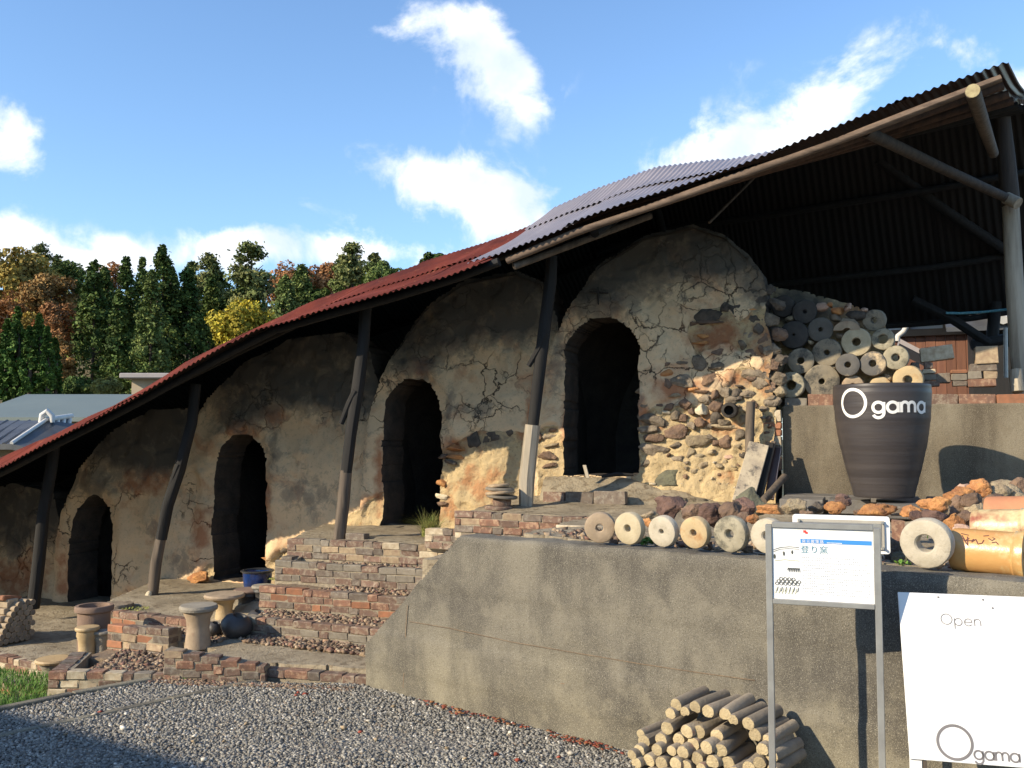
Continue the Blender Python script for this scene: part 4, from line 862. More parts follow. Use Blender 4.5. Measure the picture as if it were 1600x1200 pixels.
# half disc lying on top
b = MB(); p = PV(1323, 512, 8.02); pts = []
for i in range(13): th = math.pi*i/12; pts.append((math.cos(th)*.105, math.sin(th)*.075))
for i in range(7): th = math.pi*(1-i/6); pts.append((math.cos(th)*.03, math.sin(th)*.02))
n = len(pts); b.add([p+KD*x+UP*(y-.02) for x, y in pts]+[p+KD*x+UP*(y-.02)+ND*.08 for x, y in pts], [list(range(n)), list(range(2*n-1, n-1, -1))]+[(i, (i+1) % n, n+(i+1) % n, n+i) for i in range(n)])
tag(b.build('half_disc', DM['tan'], loc=p), 'broken half disc lying arched above the cream disc', 'clay disc', G)
G = 'round kiln discs standing on the retaining wall'
for (x, y, r, h_, tone, lab, tl_) in [
 (937, 825, 24, 5.5, 'tan', 'leftmost tan disc on the retaining wall, turned a little sideways', (-.45, .05)), (980, 826, 25.5, 5.5, 'cream', 'bright cream disc second from the left on the retaining wall', (.05, .05)), (1033, 831, 24.5, 3.5, 'pale', 'pale disc with a tiny hole third on the retaining wall', (.05, .12)),
 (1083, 833, 25, 5, 'ochre', 'yellowish disc with a sprig in its hole on the retaining wall', (.08, .1)), (1139, 835, 28.5, 7, 'mossy', 'large disc with dark mould stains left of the info sign', (.1, .05)), (1197, 838, 28, 7, 'pale', 'pale disc partly hidden behind the info sign frame', (.1, .05)), (1445, 850, 39, 13.5, 'pale', 'biggest pinkish grey disc with a wide hole right of the info sign', (.05, .12))]:
    disc(x, y, r, h_, tone, lab, G, 4.07, 'W', .05 if r < 30 else .06, tl_)

# ------------------------------------------------------------------ the roof
def lerp(x, tab): return float(np.interp(x, [t[0] for t in tab], [t[1] for t in tab]))
RE = [(-13, -1.0), (-11, -.1), (-9, .70), (-7.48, 1.28), (-6.71, 1.58), (-5.99, 1.87), (-5.31, 2.17), (-4.67, 2.44), (-4.06, 2.56), (-3.48, 2.66), (-2.94, 2.78), (-2.4, 2.93), (0, 3.4)]
GV = 6.50
GE = [(lambda p: (p.dot(KD), p.z))(PV(x, y, GV)) for x, y in [(780, 402), (900, 352), (1000, 318), (1180, 253), (1300, 210), (1570, 103)]]
GE = [(GE[0][0]-.5, GE[0][1]-.1)]+GE; UE = GE[-1][0]; U0 = GE[1][0]
RG = [(-13, .3), (-11, 1.08), (-10.33, 1.33), (-9.27, 1.67), (-8.23, 2.05), (-7.34, 2.48), (-6.45, 2.83), (-5.61, 3.10), (-4.81, 3.30), (-4.06, 3.48), (-3.13, 3.72), (-2.46, 3.97), (-1.82, 4.12), (-1.1, 4.12), (1.3, 4.42), (2.5, 4.6)]
RR = [(-13, -.9), (-8.2, .9), (-5.6, 1.95), (-3, 2.5), (-1.5, 2.75), (.25, 2.84), (1.33, 3.07), (3, 3.4)]
def zroof(u, v, grey):
    ve = GV if grey else 6.3; e = lerp(u, GE if grey else RE); r = lerp(u, RG)+(.015 if grey else -.02)
    if v <= 8.7: t = (v-ve)/(8.7-ve); return e+(r-e)*t - .05*math.sin(math.pi*max(0, min(1, t)))
    t = (v-8.7)/2.3; q = lerp(u, RR); return r+(q-r)*t
roof = thing('kiln_roof', 'long open shed roof of corrugated iron, red oxide to the left and grey to the right, over the climbing kiln', 'shed roof', K(-2, 8.7, 0))
def sheet(u0, u1, v0, v1, grey, lift, mt):
    n = max(8, int((u1-u0)/.05*8)); m = 7; V = []; tilt = random.uniform(-.006, .006); jv = random.uniform(-.018, .018); ph = random.random()
    for i in range(n+1):
        u = u0+(u1-u0)*i/n
        for j in range(m+1):
            v = v0+(v1-v0)*j/m+(jv+.006*math.sin(u*9) if j in (0, m) else 0)
            uu = u+(.227*(v-GV)*max(0, min(1, (u+1)/1.9)) if grey else 0)
            z = zroof(u, v, grey)+.0075*math.sin(2*math.pi*(u/.05+ph))+lift+tilt*(i/n-.5)*2+.020*mnoise.noise(Vector((u*1.3, v*1.6, 3)))
            V.append(K(uu, v, z))
    Fq = [(i*(m+1)+j, (i+1)*(m+1)+j, (i+1)*(m+1)+j+1, i*(m+1)+j+1) for i in range(n) for j in range(m)]
    org = wpos(roof); me = bpy.data.meshes.new('roof_sheet'); me.from_pydata([tuple(p-org) for p in V], [], Fq); me.materials.append(mt)
    me.polygons.foreach_set('use_smooth', [True]*len(Fq)); return link('roof_sheet', me, roof)
u = -12.6; k = 0
while u < -2.75:
    u1 = min(u+.82, -2.45)
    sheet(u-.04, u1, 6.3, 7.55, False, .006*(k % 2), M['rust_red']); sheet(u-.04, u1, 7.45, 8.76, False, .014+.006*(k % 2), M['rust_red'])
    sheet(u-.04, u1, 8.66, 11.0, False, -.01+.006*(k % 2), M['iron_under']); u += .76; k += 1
u = U0-.22; k = 0
while u < UE-.02:
    u1 = min(u+.84, UE+.02)
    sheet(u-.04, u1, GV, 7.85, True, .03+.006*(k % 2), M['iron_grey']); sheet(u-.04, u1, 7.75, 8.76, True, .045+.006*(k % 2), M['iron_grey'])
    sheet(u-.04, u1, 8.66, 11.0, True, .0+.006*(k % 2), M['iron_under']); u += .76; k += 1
# timbers under the sheets, following the bends of the roof
def pole(name, pts, r, mt, n=10, jit=.05, label=None, flat=1):
    b = MB(); b.tube(pts, r, n, True, flat, jit); o = b.build(name, mt, roof, smooth=True)
    if label: o['label'] = label
    return o
def along(v, grey, ua, ub, dz, n=16):
    return [K(uu+(.227*(v-GV)*max(0, min(1, (uu+1)/1.9)) if grey else 0), v, zroof(uu, v, grey)+dz) for uu in np.linspace(ua, ub, n)]
pole('eave_beam', along(GV+.06, True, U0+.04, UE-.03, -.055, 14), [.028+.003*math.sin(i*1.3) for i in range(14)], M['wood_beam'], 10, .04, 'weathered light timber along the grey eave')
b = MB(); pts = [K(U0+.08, GV+.1, zroof(U0+.1, GV+.1, True)-.13), K(-1.6, 7.3, zroof(-1.6, 7.3, True)-.16)]; b.tube(pts, .028, 10); b.build('pole_end', M['wood_mid'], roof, smooth=True)
pole('eave_beam', along(6.5, False, -12.4, -2.6, -.05, 30), .035, M['wood_dark'])
for vv in (6.8, 7.15, 7.5, 7.9, 8.3, 8.65): pole('purlin', along(vv, True, U0, UE-.04, -.055), .03, M['purlin'] if vv < 7.6 else M['wood_dark'])
for vv in (7.2, 7.9, 8.6, 9.4, 10.2, 10.9): pole('purlin', along(vv, False, -12.4, -2.4, -.05, 30), .03, M['wood_dark'])
for vv in (9.3, 10.2, 10.95): pole('purlin', along(vv, True, U0, UE-.04, -.06), .032, M['wood_dark'])
for uu in (-1.9,): pole('rafter', [K(uu, v_, zroof(uu, v_, True)-.12) for v_ in np.linspace(GV+.2, 10.9, 10)], .035, M['wood_dark'])
# log rafter whose sawn end shows under the eave
p0 = PV(1520, 142, GV+.03); p1 = PV(1552, 240, 8.5)
pole('log_rafter', [p0, (p0+p1)/2+UP*-.01, p1], [.047, .045, .04], M['wood_mid'], 14, .03, 'round log rafter with pale sawn end at the eave')
b = MB(); b.tube([p0-(p1-p0).normalized()*.001, p0-(p1-p0).normalized()*.006], .044, 14); b.build('sawn_end', M['wood_end'], roof)
# posts
def ppx(pts, v, dz=0): return [PV(x, y, v) for x, y in pts]
pr = pole('post', ppx([(1601, 640), (1592, 540), (1584, 430), (1579, 320)], 8.7)[0:4], [.075, .072, .068, .064], M['wood_light'], 12, .05, 'big bleached post at the right end', )
M['wood_grey'] = woodmat('dark_grey_timber', (.075, .058, .045), (.035, .028, .024))
pole('post', ppx([(1579, 322), (1572, 250), (1562, 158), (1557, 112)], 8.705), [.072, .07, .066, .062], M['wood_grey'], 12, .05, 'upper grey brown half of the right end post')
p4 = ppx([(822, 792), (823, 750), (828, 700), (832, 664)], 7.05)
pole('post', p4, [.058, .066, .064, .062], M['wood_light'], 8, .06, 'pale splinted foot of the post left of the top doorway')
pole('post', ppx([(832, 672), (840, 600), (850, 520), (860, 440), (862, 400)], 7.07), [.044, .05, .052, .05, .045], M['wood_dark'], 10, .05)
pole('peg', ppx([(826, 572), (842, 545), (852, 520)], 7.04), [.02, .03, .03], M['wood_dark'], 8)
pole('post', ppx([(530, 842), (536, 790), (541, 735)], 6.76), [.052, .052, .05], M['wood_mid'], 10, .05, 'grey lower part of the post before the grass tuft doorway')
pole('post', ppx([(541, 738), (549, 670), (560, 600), (568, 540), (572, 480)], 6.76), [.05, .052, .052, .05, .05], M['wood_dark'], 10, .05)
pole('peg', ppx([(533, 662), (546, 630), (556, 610)], 6.73), [.022, .03, .03], M['wood_dark'], 8)
pole('post', ppx([(238, 938), (244, 880), (252, 838)], 6.9), [.05, .052, .05], M['wood_mid'], 10, .05, 'grey foot of the crooked post right of the first doorway')
pole('post', ppx([(252, 842), (262, 790), (280, 735), (300, 660), (306, 600)], 6.9), [.052, .055, .056, .05, .05], M['wood_dark'], 10, .05)
pole('post', ppx([(52, 950), (60, 880), (68, 800), (80, 735), (86, 690)], 6.9), [.06, .06, .058, .055, .05], M['wood_dark'], 10, .05)
pole('peg', ppx([(263, 768), (272, 745), (280, 725)], 6.87), [.02, .03, .03], M['wood_dark'], 8)
# braces at the right
pole('brace', [PV(1352, 205, GV+.12), PV(1470, 262, 7.9), PV(1578, 312, 8.58)], [.042, .040, .038], M['wood_grey'], 12, .04, 'long grey brace running up to the eave')
b = MB(); b.tube([PV(1572, 309, 8.56), PV(1591, 318, 8.5)], .05, 12); b.build('brace_end', M['wood_light'], roof, smooth=True)
pole('brace', [PV(1372, 248, 9.0), PV(1480, 330, 9.6), PV(1585, 400, 10.2)], [.045, .045, .045], M['wood_dark'], 10)
pole('post', ppx([(1548, 560), (1553, 500), (1558, 440), (1562, 400)], 10.9), [.06, .06, .06, .06], M['wood_dark'], 10, .05)
pole('brace', [PV(1425, 468, 10.6), PV(1490, 500, 10.7), PV(1545, 536, 10.8)], .05, M['wood_dark'], 10)
pole('tie_beam', [PV(1520, 540, 10.8), PV(1570, 530, 10.9), PV(1640, 560, 11)], .06, M['wood_dark'], 10)
pole('brace', [PV(1108, 348, 7.6), PV(1178, 278, 8.0)], .012, M['wood_mid'], 6)
# ------------------------------------------------------------------ part 2 (objects) follows
# ------------------------------------------------------------------ the big pot with its lettering
def stroke_glyph(ch, w, h):
    """polylines (x,y) of geometric round letters; x height 1, returns strokes and advance"""
    C = lambda cx, cy, r, a0=0, a1=360, n=28: [(cx+r*math.cos(math.radians(a0+(a1-a0)*i/n)), cy+r*math.sin(math.radians(a0+(a1-a0)*i/n))) for i in range(n+1)]
    if ch == 'a': return [C(.5, .5, .5), [(1.0, 1.0), (1.0, 0)]], 1.32
    if ch == 'g': return [C(.5, .5, .5), [(1.0, 1.0), (1.0, .0)]+C(.5, -.02, .5, 0, -155, 18)], 1.32
    if ch == 'p': return [C(.5, .5, .5), [(0, 1.0), (0, -.5)]], 1.25
    if ch == 'e': return [[(.0, .53), (.99, .53)]+C(.5, .5, .5, 4, 325, 26)], 1.25
    if ch == 'n': return [[(0, 1.0), (0, 0)], C(.4, .6, .4, 180, 0, 14)+[(.8, 0)]], 1.15
    if ch == 'm': return [[(0, 1.0), (0, 0)], C(.36, .64, .36, 180, 0, 14)+[(.72, 0)], C(1.08, .64, .36, 180, 0, 14)+[(1.44, 0)]], 1.78
    if ch == 'O': return [C(.5, .5, .5, 0, 360, 56)], 1.2
def ribbon(b, pts, wd, f):
    """flat stroke of width wd; f maps (x,y) to a world point"""
    n = len(pts); closed = math.dist(pts[0], pts[-1]) < 1e-6; vs = []
    q = []
    for i in range(n-1):
        a, c = pts[i], pts[i+1]; L_ = math.dist(a, c); k = max(1, int(L_/max(wd*1.2, .004)))
        for j in range(k): q.append((a[0]+(c[0]-a[0])*j/k, a[1]+(c[1]-a[1])*j/k))
    q.append(pts[-1]); n = len(q)
    for i in range(n):
        p = q[i-1] if i else (q[-2] if closed else q[0]); r = q[i+1] if i < n-1 else (q[1] if closed else q[-1])
        dx, dy = r[0]-p[0], r[1]-p[1]; l = math.hypot(dx, dy) or 1; nx_, ny_ = -dy/l*wd/2, dx/l*wd/2
        vs += [f(q[i][0]+nx_, q[i][1]+ny_), f(q[i][0]-nx_, q[i][1]-ny_)]
    b.add(vs, [(2*i, 2*i+2, 2*i+3, 2*i+1) for i in range(n-1)])
def word(b, txt, x, y, size, wd, f, gap=1.0):
    for ch in txt:
        st, adv = stroke_glyph(ch, 1, 1)
        for s_ in st: ribbon(b, [(x+px*size, y+py*size) for px, py in s_], wd, f)
        x += adv*size*gap
    return x
M['pot'] = mat('charcoal_glaze', (.036, .031, .032), (.055, .047, .046), 5, rough=.42, bump=.35, bscale=14, bdist=.006, stretch=(.15, .15, 3), c3=(.07, .055, .05), s3=6, f3=.6, spec=.45)
M['white_paint'] = mat('white_paint', (.8, .78, .74), (.72, .7, .66), 20, rough=.6, bump=.05)
PC = PZ(1377, 772, 1.055)
zz = (PC.dot(Vector((0, 1, 0))))/F
vc = PC.dot(ND)+.10; uc = PC.dot(KD)
vc = 6.98
PC = K(uc, vc, 1.04); PC = hit(1377, 600, ND, vc); PC = Vector((PC.x, PC.y, 1.04))
sc = PC.y/F; zb = hit(1377, 779, ND, vc-.2).z; PC.z = max(1.0, zb)
zt_ = hit(1377, 598, ND, vc-.3).z; PH = zt_-PC.z
prof = [(1e-4, 0), (45.5, 0), (46.5, .012), (50, .09), (55, .19), (60.5, .31), (65.5, .43), (70, .56), (73.2, .70), (75, .83), (75.6, .93), (75.8, .975), (75.2, .993), (73.5, 1.0), (71.5, .99), (71, .95), (69, .6), (52, .12), (1e-4, .1)]
prf = [(r*sc*.95, h*PH) for r, h in prof]
fine = []
for (r0, h0), (r1, h1) in zip(prf[:-1], prf[1:]):
    k = 6 if h1 > h0 and r0 > .1 and h0 < .95*PH else 1
    for j in range(k):
        t = j/k; hh = h0+(h1-h0)*t; fine.append((r0+(r1-r0)*t+(.0007*math.sin(hh*38)+.0006*math.sin(hh*71+1)+.0005*math.sin(hh*133) if k > 1 else 0), hh))
fine.append(prf[-1])
pot = thing('clay_pot', 'huge charcoal glazed clay pot with white lettering standing before the upper wall', 'pot', PC)
b = MB(); b.lathe(PC, fine, 96, UP, False); b.build('body', M['pot'], pot, smooth=True)
def potr(h): return float(np.interp(h, [q[1] for q in prf[:12]], [q[0] for q in prf[:12]]))
def potpx(x, y):
    """point on the pot's skin seen from the yard at photo position; x,y in metres round the skin and above the foot"""
    r = potr(y)+.0035; th = x/r; d0 = (Vector((0, 0, 0))-Vector((PC.x, PC.y, 0))).normalized(); side = d0.cross(UP)*-1
    return Vector((PC.x, PC.y, PC.z+y))+d0*math.cos(th)*r+side*math.sin(th)*r
def px2pot(px, py):
    r = 75*sc; x = (px-1377)/75; th = math.asin(max(-.99, min(.99, x/1.0))); return th*r
k = sc
b = MB()
hO = PH-(627-598)*sc*1.02; cx = px2pot(1335.5, 0); rO = 19.8*sc
ribbon(b, [(cx+rO*1.06*math.cos(math.radians(a)), hO+rO*1.04*math.sin(math.radians(a))) for a in range(0, 361, 6)], 4.6*sc, potpx)
x0 = px2pot(1364.5, 0); xe = px2pot(1437.5, 0); sz = (xe-x0)/(1.32*2+1.78+1.0)
word(b, 'gama', x0, PH-(642.5-598)*sc, sz, 4.4*sc, potpx)
b.build('lettering', M['white_paint'], pot)['label'] = 'white Ogama lettering'
# paving slabs under the pot
G = 'grey slabs paving the ground before the upper wall'
M['slab'] = mat('slate_slab', (.17, .155, .135), (.11, .10, .09), 10, bump=.5, bscale=80, bdist=.006, rand=.2)
for i, (u0, u1, v0, v1, lab) in enumerate([(-.62, -.3, 7.05, 7.45, 'leftmost dark slab below the leaning boards'), (-.62, -.22, 7.47, 7.8, 'left slab touching the upper wall'), (-.28, .02, 7.0, 7.38, 'front slab left of the pot'), (-.2, .1, 7.42, 7.8, 'rear slab just left of the pot'), (.04, .36, 6.72, 7.78, 'long slab carrying the pot'), (.38, .66, 6.98, 7.4, 'front slab right of the pot foot'), (.40, .70, 7.43, 7.8, 'rear slab in the shadow of the pot'), (.72, 1.1, 7.0, 7.5, 'slab at the right behind the orange rocks')]):
    b = MB(); b.box(K((u0+u1)/2, (v0+v1)/2, 1.058+.003*(i % 3)), KD*(u1-u0-.015)/2, ND*(v1-v0-.015)/2, UP*.05, .006)
    tag(b.build('paving_slab', M['slab'], loc=K(u0, v0, 1.0)), lab, 'slab', G)

# ------------------------------------------------------------------ rocks and shards on the terrace edge
def rock(px, py, w_, h_, tone, label, v=None, grp='slag rocks heaped along the retaining wall', name='rock', sub=4, rough=.42, zb=None, cat='rock', dep=.8):
    p = hit(px, py, ND, v) if v else None
    if p is None:
        # resting on the terrace: its foot pixel on z=1.0
        f = PZ(px, py+h_/2, zb if zb is not None else 1.0); p = hit(px, py, ND, f.dot(ND)+.03)
    s_ = p.y/F; o = link(name, rockmesh(w_/2*s_*1.3, w_/2*s_*dep, h_/2*s_*1.3, int(px*7+py), ST[tone], sub, rough, 9, name), None, p); o.rotation_euler = KROT.to_euler()
    return tag(o, label, cat, grp)
R5 = lambda x, y: (1380+x/7.06, 740+y/7.06)
for (x, y, w_, h_, t_, lab, v) in [
 (890, 185, 170, 120, 'i', 'pinkish crusty rock at the top left of the orange heap', 6.1), (1050, 225, 270, 170, 'o', 'yellow orange slag lump in the middle top of the heap', 5.9), (1350, 195, 310, 200, 't', 'large brown topped tan boulder at the upper right of the heap', 6.1),
 (790, 265, 190, 110, 'o', 'orange slab of slag sloping below the pinkish rock', 5.7), (530, 345, 270, 115, 'o', 'sunlit orange porous rock lying on the dark purple one', 5.4), (545, 470, 240, 150, 'p', 'dark purple brown rock above the big holed disc', 5.2), (350, 475, 125, 110, 'p', 'small purple rock left of the dark purple brown one', 5.25),
 (840, 350, 200, 180, 'b', 'brown rock in the middle of the orange heap', 5.5), (1040, 420, 210, 200, 't', 'squarish tan block with a flat right side', 5.3), (880, 500, 190, 150, 'b', 'brown rock leaning on the squarish tan block', 5.1), (775, 540, 190, 170, 'o', 'rust orange rock just right of the big holed disc', 4.95),
 (860, 625, 190, 110, 'i', 'pale pink stone by the yellow cylinder', 4.75), (1190, 470, 120, 100, 't', 'small tan stone against the orange pot', 5.25), (690, 400, 80, 90, 'g', 'grey chip between the purple rock and the brown rock', 5.3), (1480, 250, 120, 90, 'g', 'grey stone at the far right of the heap', 6.0), (980, 300, 160, 110, 'b', 'brown stone sitting between the slag lump and the tan block', 5.6)]:
    px, py = R5(x, y); rock(px, py, w_/7.06, h_/7.06, t_, lab, v)
for (px, py, w_, h_, t_, lab, v) in [(1500, 775, 34, 26, 'o', 'amber slag lump overlapping the middle of the heap', 5.55), (1470, 790, 30, 22, 'o', 'deep orange rock low at the left of the heap', 5.3), (1535, 762, 36, 26, 'o', 'yellow ochre rock near the top of the heap', 5.85), (1560, 772, 34, 24, 't', 'sandy rock beside the yellow ochre one', 5.9), (1520, 785, 30, 24, 'b', 'dark brown rock under the amber lump', 5.45), (1425, 800, 28, 18, 'o', 'orange rock above the upright red brick', 5.3), (1592, 762, 30, 26, 'b', 'brown rock at the right picture edge of the heap', 6.0)]:
    rock(px, py, w_, h_, t_, lab, v)
# hidden supports of the heap: the lower stones
for (px, py, w_, h_, t_, lab, v) in [(1480, 808, 30, 30, 'b', 'brown stone low in the heap behind the disc', 5.4), (1510, 800, 34, 30, 'o', 'orange stone low in the heap', 5.6), (1545, 790, 40, 34, 'b', 'brown stone low at the right of the heap', 5.8), (1580, 778, 40, 34, 't', 'tan stone low at the far right of the heap', 5.95), (1445, 812, 30, 26, 'p', 'purple stone behind the big holed disc', 5.4)]:
    rock(px, py, w_, h_, t_, lab, v)
R3 = lambda x, y: (1150+x/3.556, 700+y/3.556)
for (x, y, w_, h_, t_, lab, v) in [
 (75, 305, 165, 140, 'm', 'greenish grey boulder at the foot of the leaning boards', 5.7), (195, 345, 125, 50, 'o', 'flat orange shard right of the greenish boulder', 5.2), (320, 328, 135, 75, 't', 'tan rough rock behind the white plaque', 5.5), (445, 328, 72, 55, 'k', 'small dark grey rock behind the plaque', 5.6),
 (545, 335, 100, 60, 'o', 'orange rock behind the middle of the plaque', 5.5), (592, 292, 75, 60, 'p', 'grey purple rock perched above the orange one', 5.7), (780, 348, 175, 65, 'o', 'crumbly orange rock behind the right of the plaque', 5.4), (95, 397, 60, 50, 'o', 'small orange stone above the half hidden disc', 4.8), (690, 360, 60, 36, 'b', 'brown chip behind the plaque', 5.5), (390, 360, 60, 30, 'b', 'thin brown shard behind the plaque', 5.4)]:
    px, py = R3(x, y); rock(px, py, w_/3.556, h_/3.556, t_, lab, v)
C8 = lambda x, y: (800+x/4, 580+y/4)
for (x, y, w_, h_, t_, lab, v) in [
 (995, 850, 165, 140, 'p', 'dark red brown rock behind the third disc of the row', 5.2), (1130, 880, 120, 100, 'b', 'rusty dark rock between the third and fourth discs', 5.1), (1250, 890, 135, 145, 'p', 'reddish brown rock above the mouldy disc', 5.05), (1375, 880, 130, 110, 'b', 'brown rock above the right side of the mouldy disc', 5.0),
 (1460, 850, 100, 100, 'p', 'purple brown rock left of the greenish boulder', 5.3), (855, 905, 100, 55, 't', 'flat crusty stone between the second and third discs', 5.0), (850, 945, 60, 50, 'o', 'small tan shard between the second and third discs', 4.95), (1440, 930, 70, 80, 'b', 'brown stone behind the half hidden disc', 4.9), (635, 1070, 50, 30, 'b', 'pebble under the first disc', 4.85),
 (1240, 1090, 30, 40, 'b', 'thin brown shard right of the yellowish disc', 4.7), (1470, 1110, 60, 60, 'g', 'grey pebble wedged under the mouldy disc', 4.6)]:
    px, py = C8(x, y); rock(px, py, w_/4, h_/4, t_, lab, v)
for (px, py, w_, h_, t_, lab, v) in [(1398, 862, 30, 36, 'k', 'black angular rock between plaque and big disc', 4.6), (1407, 875, 24, 22, 'm', 'mossy stone below the black angular rock', 4.5), (1462, 885, 26, 14, 'g', 'grey stone inside the shadow of the big disc', 4.55)]:
    rock(px, py, w_, h_, t_, lab, v)
G = 'old bricks among the slag rocks'
looseb(1391, 1420, 792, 806, 5.5, 'dark', 'dark brick lying above the red upright one', G, .09); looseb(1393, 1413, 813, 848, 5.0, 'red', 'dark red brick standing upright beside the plaque', G, .05)
looseb(868, 940, 822, 836, 5.6, 'cream', 'long whitewashed kiln brick left of the tan disc', G, .08); looseb(872, 905, 838, 846, 5.3, 'red', 'flat red brick under the whitewashed one', G, .06)
# stacked flat saucers left of the post
p = PZ(782, 797, .98); st = thing('stacked_saucers', 'stack of thick clay saucers beside the pale post foot', 'saucers', p)
for i, (r_, z_, th_, tx) in enumerate([(.115, .0, .035, .02), (.075, .035, .06, 0), (.125, .095, .025, .08), (.12, .125, .028, -.1), (.115, .155, .025, .05), (.09, .182, .025, -.08)]):
    b = MB(); b.lathe(p+UP*z_+KD*random.uniform(-.015, .015), [(1e-3, 0), (r_*.92, 0), (r_, th_*.3), (r_, th_*.7), (r_*.9, th_), (1e-3, th_*.9)], 26, UP+KD*tx, False, .03)
    b.build('saucer', BR['brown'] if i < 2 else (BR['tan'] if i % 2 else BR['grey']), st, smooth=True)
# glazed cylinders at the right end
def cyl(name, label, pl, pr_, r_, mt, flare=True, grp='salt glazed drain cylinders lying on the wall', extra=None):
    b = MB(); ax = (pr_-pl); L_ = ax.length
    prof = [(1e-3, .004), (r_*.92, 0), (r_*.98, .008), (r_, .03)]+[(r_*(1+.0*i), L_*i/8) for i in range(1, 8)]
    prof += [(r_*1.0, L_*.84), (r_*1.06, L_*.87), (r_*1.03, L_*.90), (r_*1.12, L_*.985), (r_*1.12, L_), (r_*.9, L_), (r_*.86, L_*.98), (r_*.26, L_*.975), (r_*.24, L_*.8), (1e-3, L_*.8)] if flare else [(r_, L_), (r_*.85, L_), (r_*.8, L_*.6), (1e-3, L_*.6)]
    b.lathe(pl, prof, 48, ax); t_ = thing(name, label, 'clay cylinder', pl, grp); b.build('body', mt, t_, smooth=True); return t_, ax.normalized(), L_
M['yellow_glaze'] = mat('yellow_glaze', (.58, .36, .13), (.52, .235, .08), 3.2, rough=.3, bump=.15, bscale=60, c3=(.62, .52, .27), s3=4, f3=.5, spec=.6)
M['splash_glaze'] = mat('splashed_glaze', (.66, .56, .30), (.28, .09, .05), 12, rough=.35, bump=.2, bscale=60, c3=(.5, .25, .1), s3=14, f3=.6)
M['orange_clay'] = mat('orange_clay', (.52, .24, .11), (.42, .18, .09), 6, rough=.75, bump=.3)
M['ink'] = mat('brown_ink', (.13, .05, .04), (.1, .04, .035), 10, bump=0)
s_ = 3.65/F
pl = hit(1489, 858, WN, 4.10+.14); prr = hit(1604, 868, WN, 4.10+.14); rr = .5*(hit(1520, 826, WN, 4.24)-hit(1520, 897, WN, 4.24)).length*.96
tc_, axc, Lc = cyl('glazed_cylinder', 'yellow glazed clay cylinder with brown brush scribbles at the right end of the wall', pl, prr, rr, M['yellow_glaze'])
b = MB(); side = axc.cross(UP)
if side.dot(WN) > 0: side = -side
upc = side.cross(axc); upc = upc if upc.z > 0 else -upc
def oncyl(x, y): th = y/rr; return pl+axc*x+(side*math.cos(th)+upc*math.sin(th))*(rr+.0015)
for stp in [[(.05, .075), (.065, .05), (.08, .062)], [(.045, .085), (.075, .078)], [(.055, .062), (.078, .03), (.072, .07)], [(.06, .05), (.09, .052), (.098, .06)], [(.09, .045), (.105, .06), (.115, .04), (.13, .045), (.135, .06)], [(.13, .08), (.15, .085)], [(.15, .07), (.165, .06), (.175, .07), (.165, .075)], [(.165, .05), (.18, .055), (.19, .045)]]:
    ribbon(b, stp, .0042, oncyl)
b.build('scribble', M['ink'], tc_)
pl2 = hit(1522, 826, WN, 4.55); pr2 = hit(1612, 826, WN, 4.55); cyl('glazed_cylinder', 'cream cylinder splashed with red brown glaze behind the yellow one', pl2, pr2, .085, M['splash_glaze'])
pl3 = hit(1542, 800, WN, 4.95); pr3 = hit(1640, 800, WN, 4.95); cyl('clay_cylinder', 'plain orange clay pipe behind the splashed cylinder', pl3, pr3, .075, M['orange_clay'], False)

# ------------------------------------------------------------------ leaning boards, stake in the corner
G = 'scorched boards leaning in the corner'
def board(name, label, foot, head, wpx, v0, v1, th, mt, yaw=0):
    a = PV(*foot, v0); c = PV(*head, v1); d = (c-a).normalized(); wd = wpx*a.y/F/2
    sx = (KD*math.cos(yaw)+ND*math.sin(yaw)); sx = (sx-d*sx.dot(d)).normalized(); b = MB(); b.box((a+c)/2, sx*wd, d*(c-a).length/2, sx.cross(d)*th/2, .004)
    return tag(b.build(name, mt, loc=a), label, 'board', G)
M['scorched'] = mat('scorched_board', (.50, .42, .30), (.30, .25, .19), 7, bump=.5, bscale=60, c3=(.06, .055, .055), s3=9, f3=.53)
board('board', 'widest leaning board with pale scorched face nearest the kiln stones', (1160, 786), (1186, 694), 32, 7.35, 7.66, .035, M['scorched'], .2)
board('board', 'dark thin board behind the widest one', (1178, 786), (1203, 692), 14, 7.42, 7.72, .03, M['wood_dark'], .1)
board('board', 'slim brown board third from the kiln', (1186, 788), (1209, 690), 7, 7.45, 7.74, .03, M['wood_mid'], 0)
board('board', 'grey board close to the upper wall', (1202, 780), (1214, 700), 14, 7.55, 7.78, .03, M['iron_grey'], 0)
b = MB(); a_ = PV(1192, 783, 7.3); c_ = PV(1226, 745, 7.7); b.tube([a_, c_], .03, 12); tag(b.build('log', M['wood_mid'], loc=a_, smooth=True), 'brown round log lying slantwise under the leaning boards', 'log')
b = MB(); b.tube([PV(1171, 706, 7.66), PV(1172, 660, 7.7), PV(1173, 628, 7.72)], [.035, .037, .036], 12, jit=.06); tag(b.build('stake', M['wood_mid'], loc=PV(1171, 706, 7.66), smooth=True), 'short brown stake standing against the stony kiln wall', 'stake')
# splinter standing in the doorway
b = MB(); a_ = PV(916, 746, 7.6); b.box(a_+UP*.05, KD*.016, (UP*.055-KD*.015), ND*.006, .003); tag(b.build('wood_splinter', M['wood_light'], loc=a_), 'small pale splinter standing on the top doorway sill', 'splinter')
b = MB(); b.tube([PV(940, 745, 7.62), PV(962, 741, 7.66), PV(990, 742, 7.7)], [.012, .018, .01], 8, jit=.2); tag(b.build('stick', M['wood_dark'], loc=PV(940, 745, 7.62)), 'dark charred stick lying on the top doorway sill', 'stick')
looseb(540, 568, 834, 844, 6.72, 'dark', 'dark brick lying slantwise at the foot of the post before the grass tuft doorway', 'loose bricks on the stair', .1)

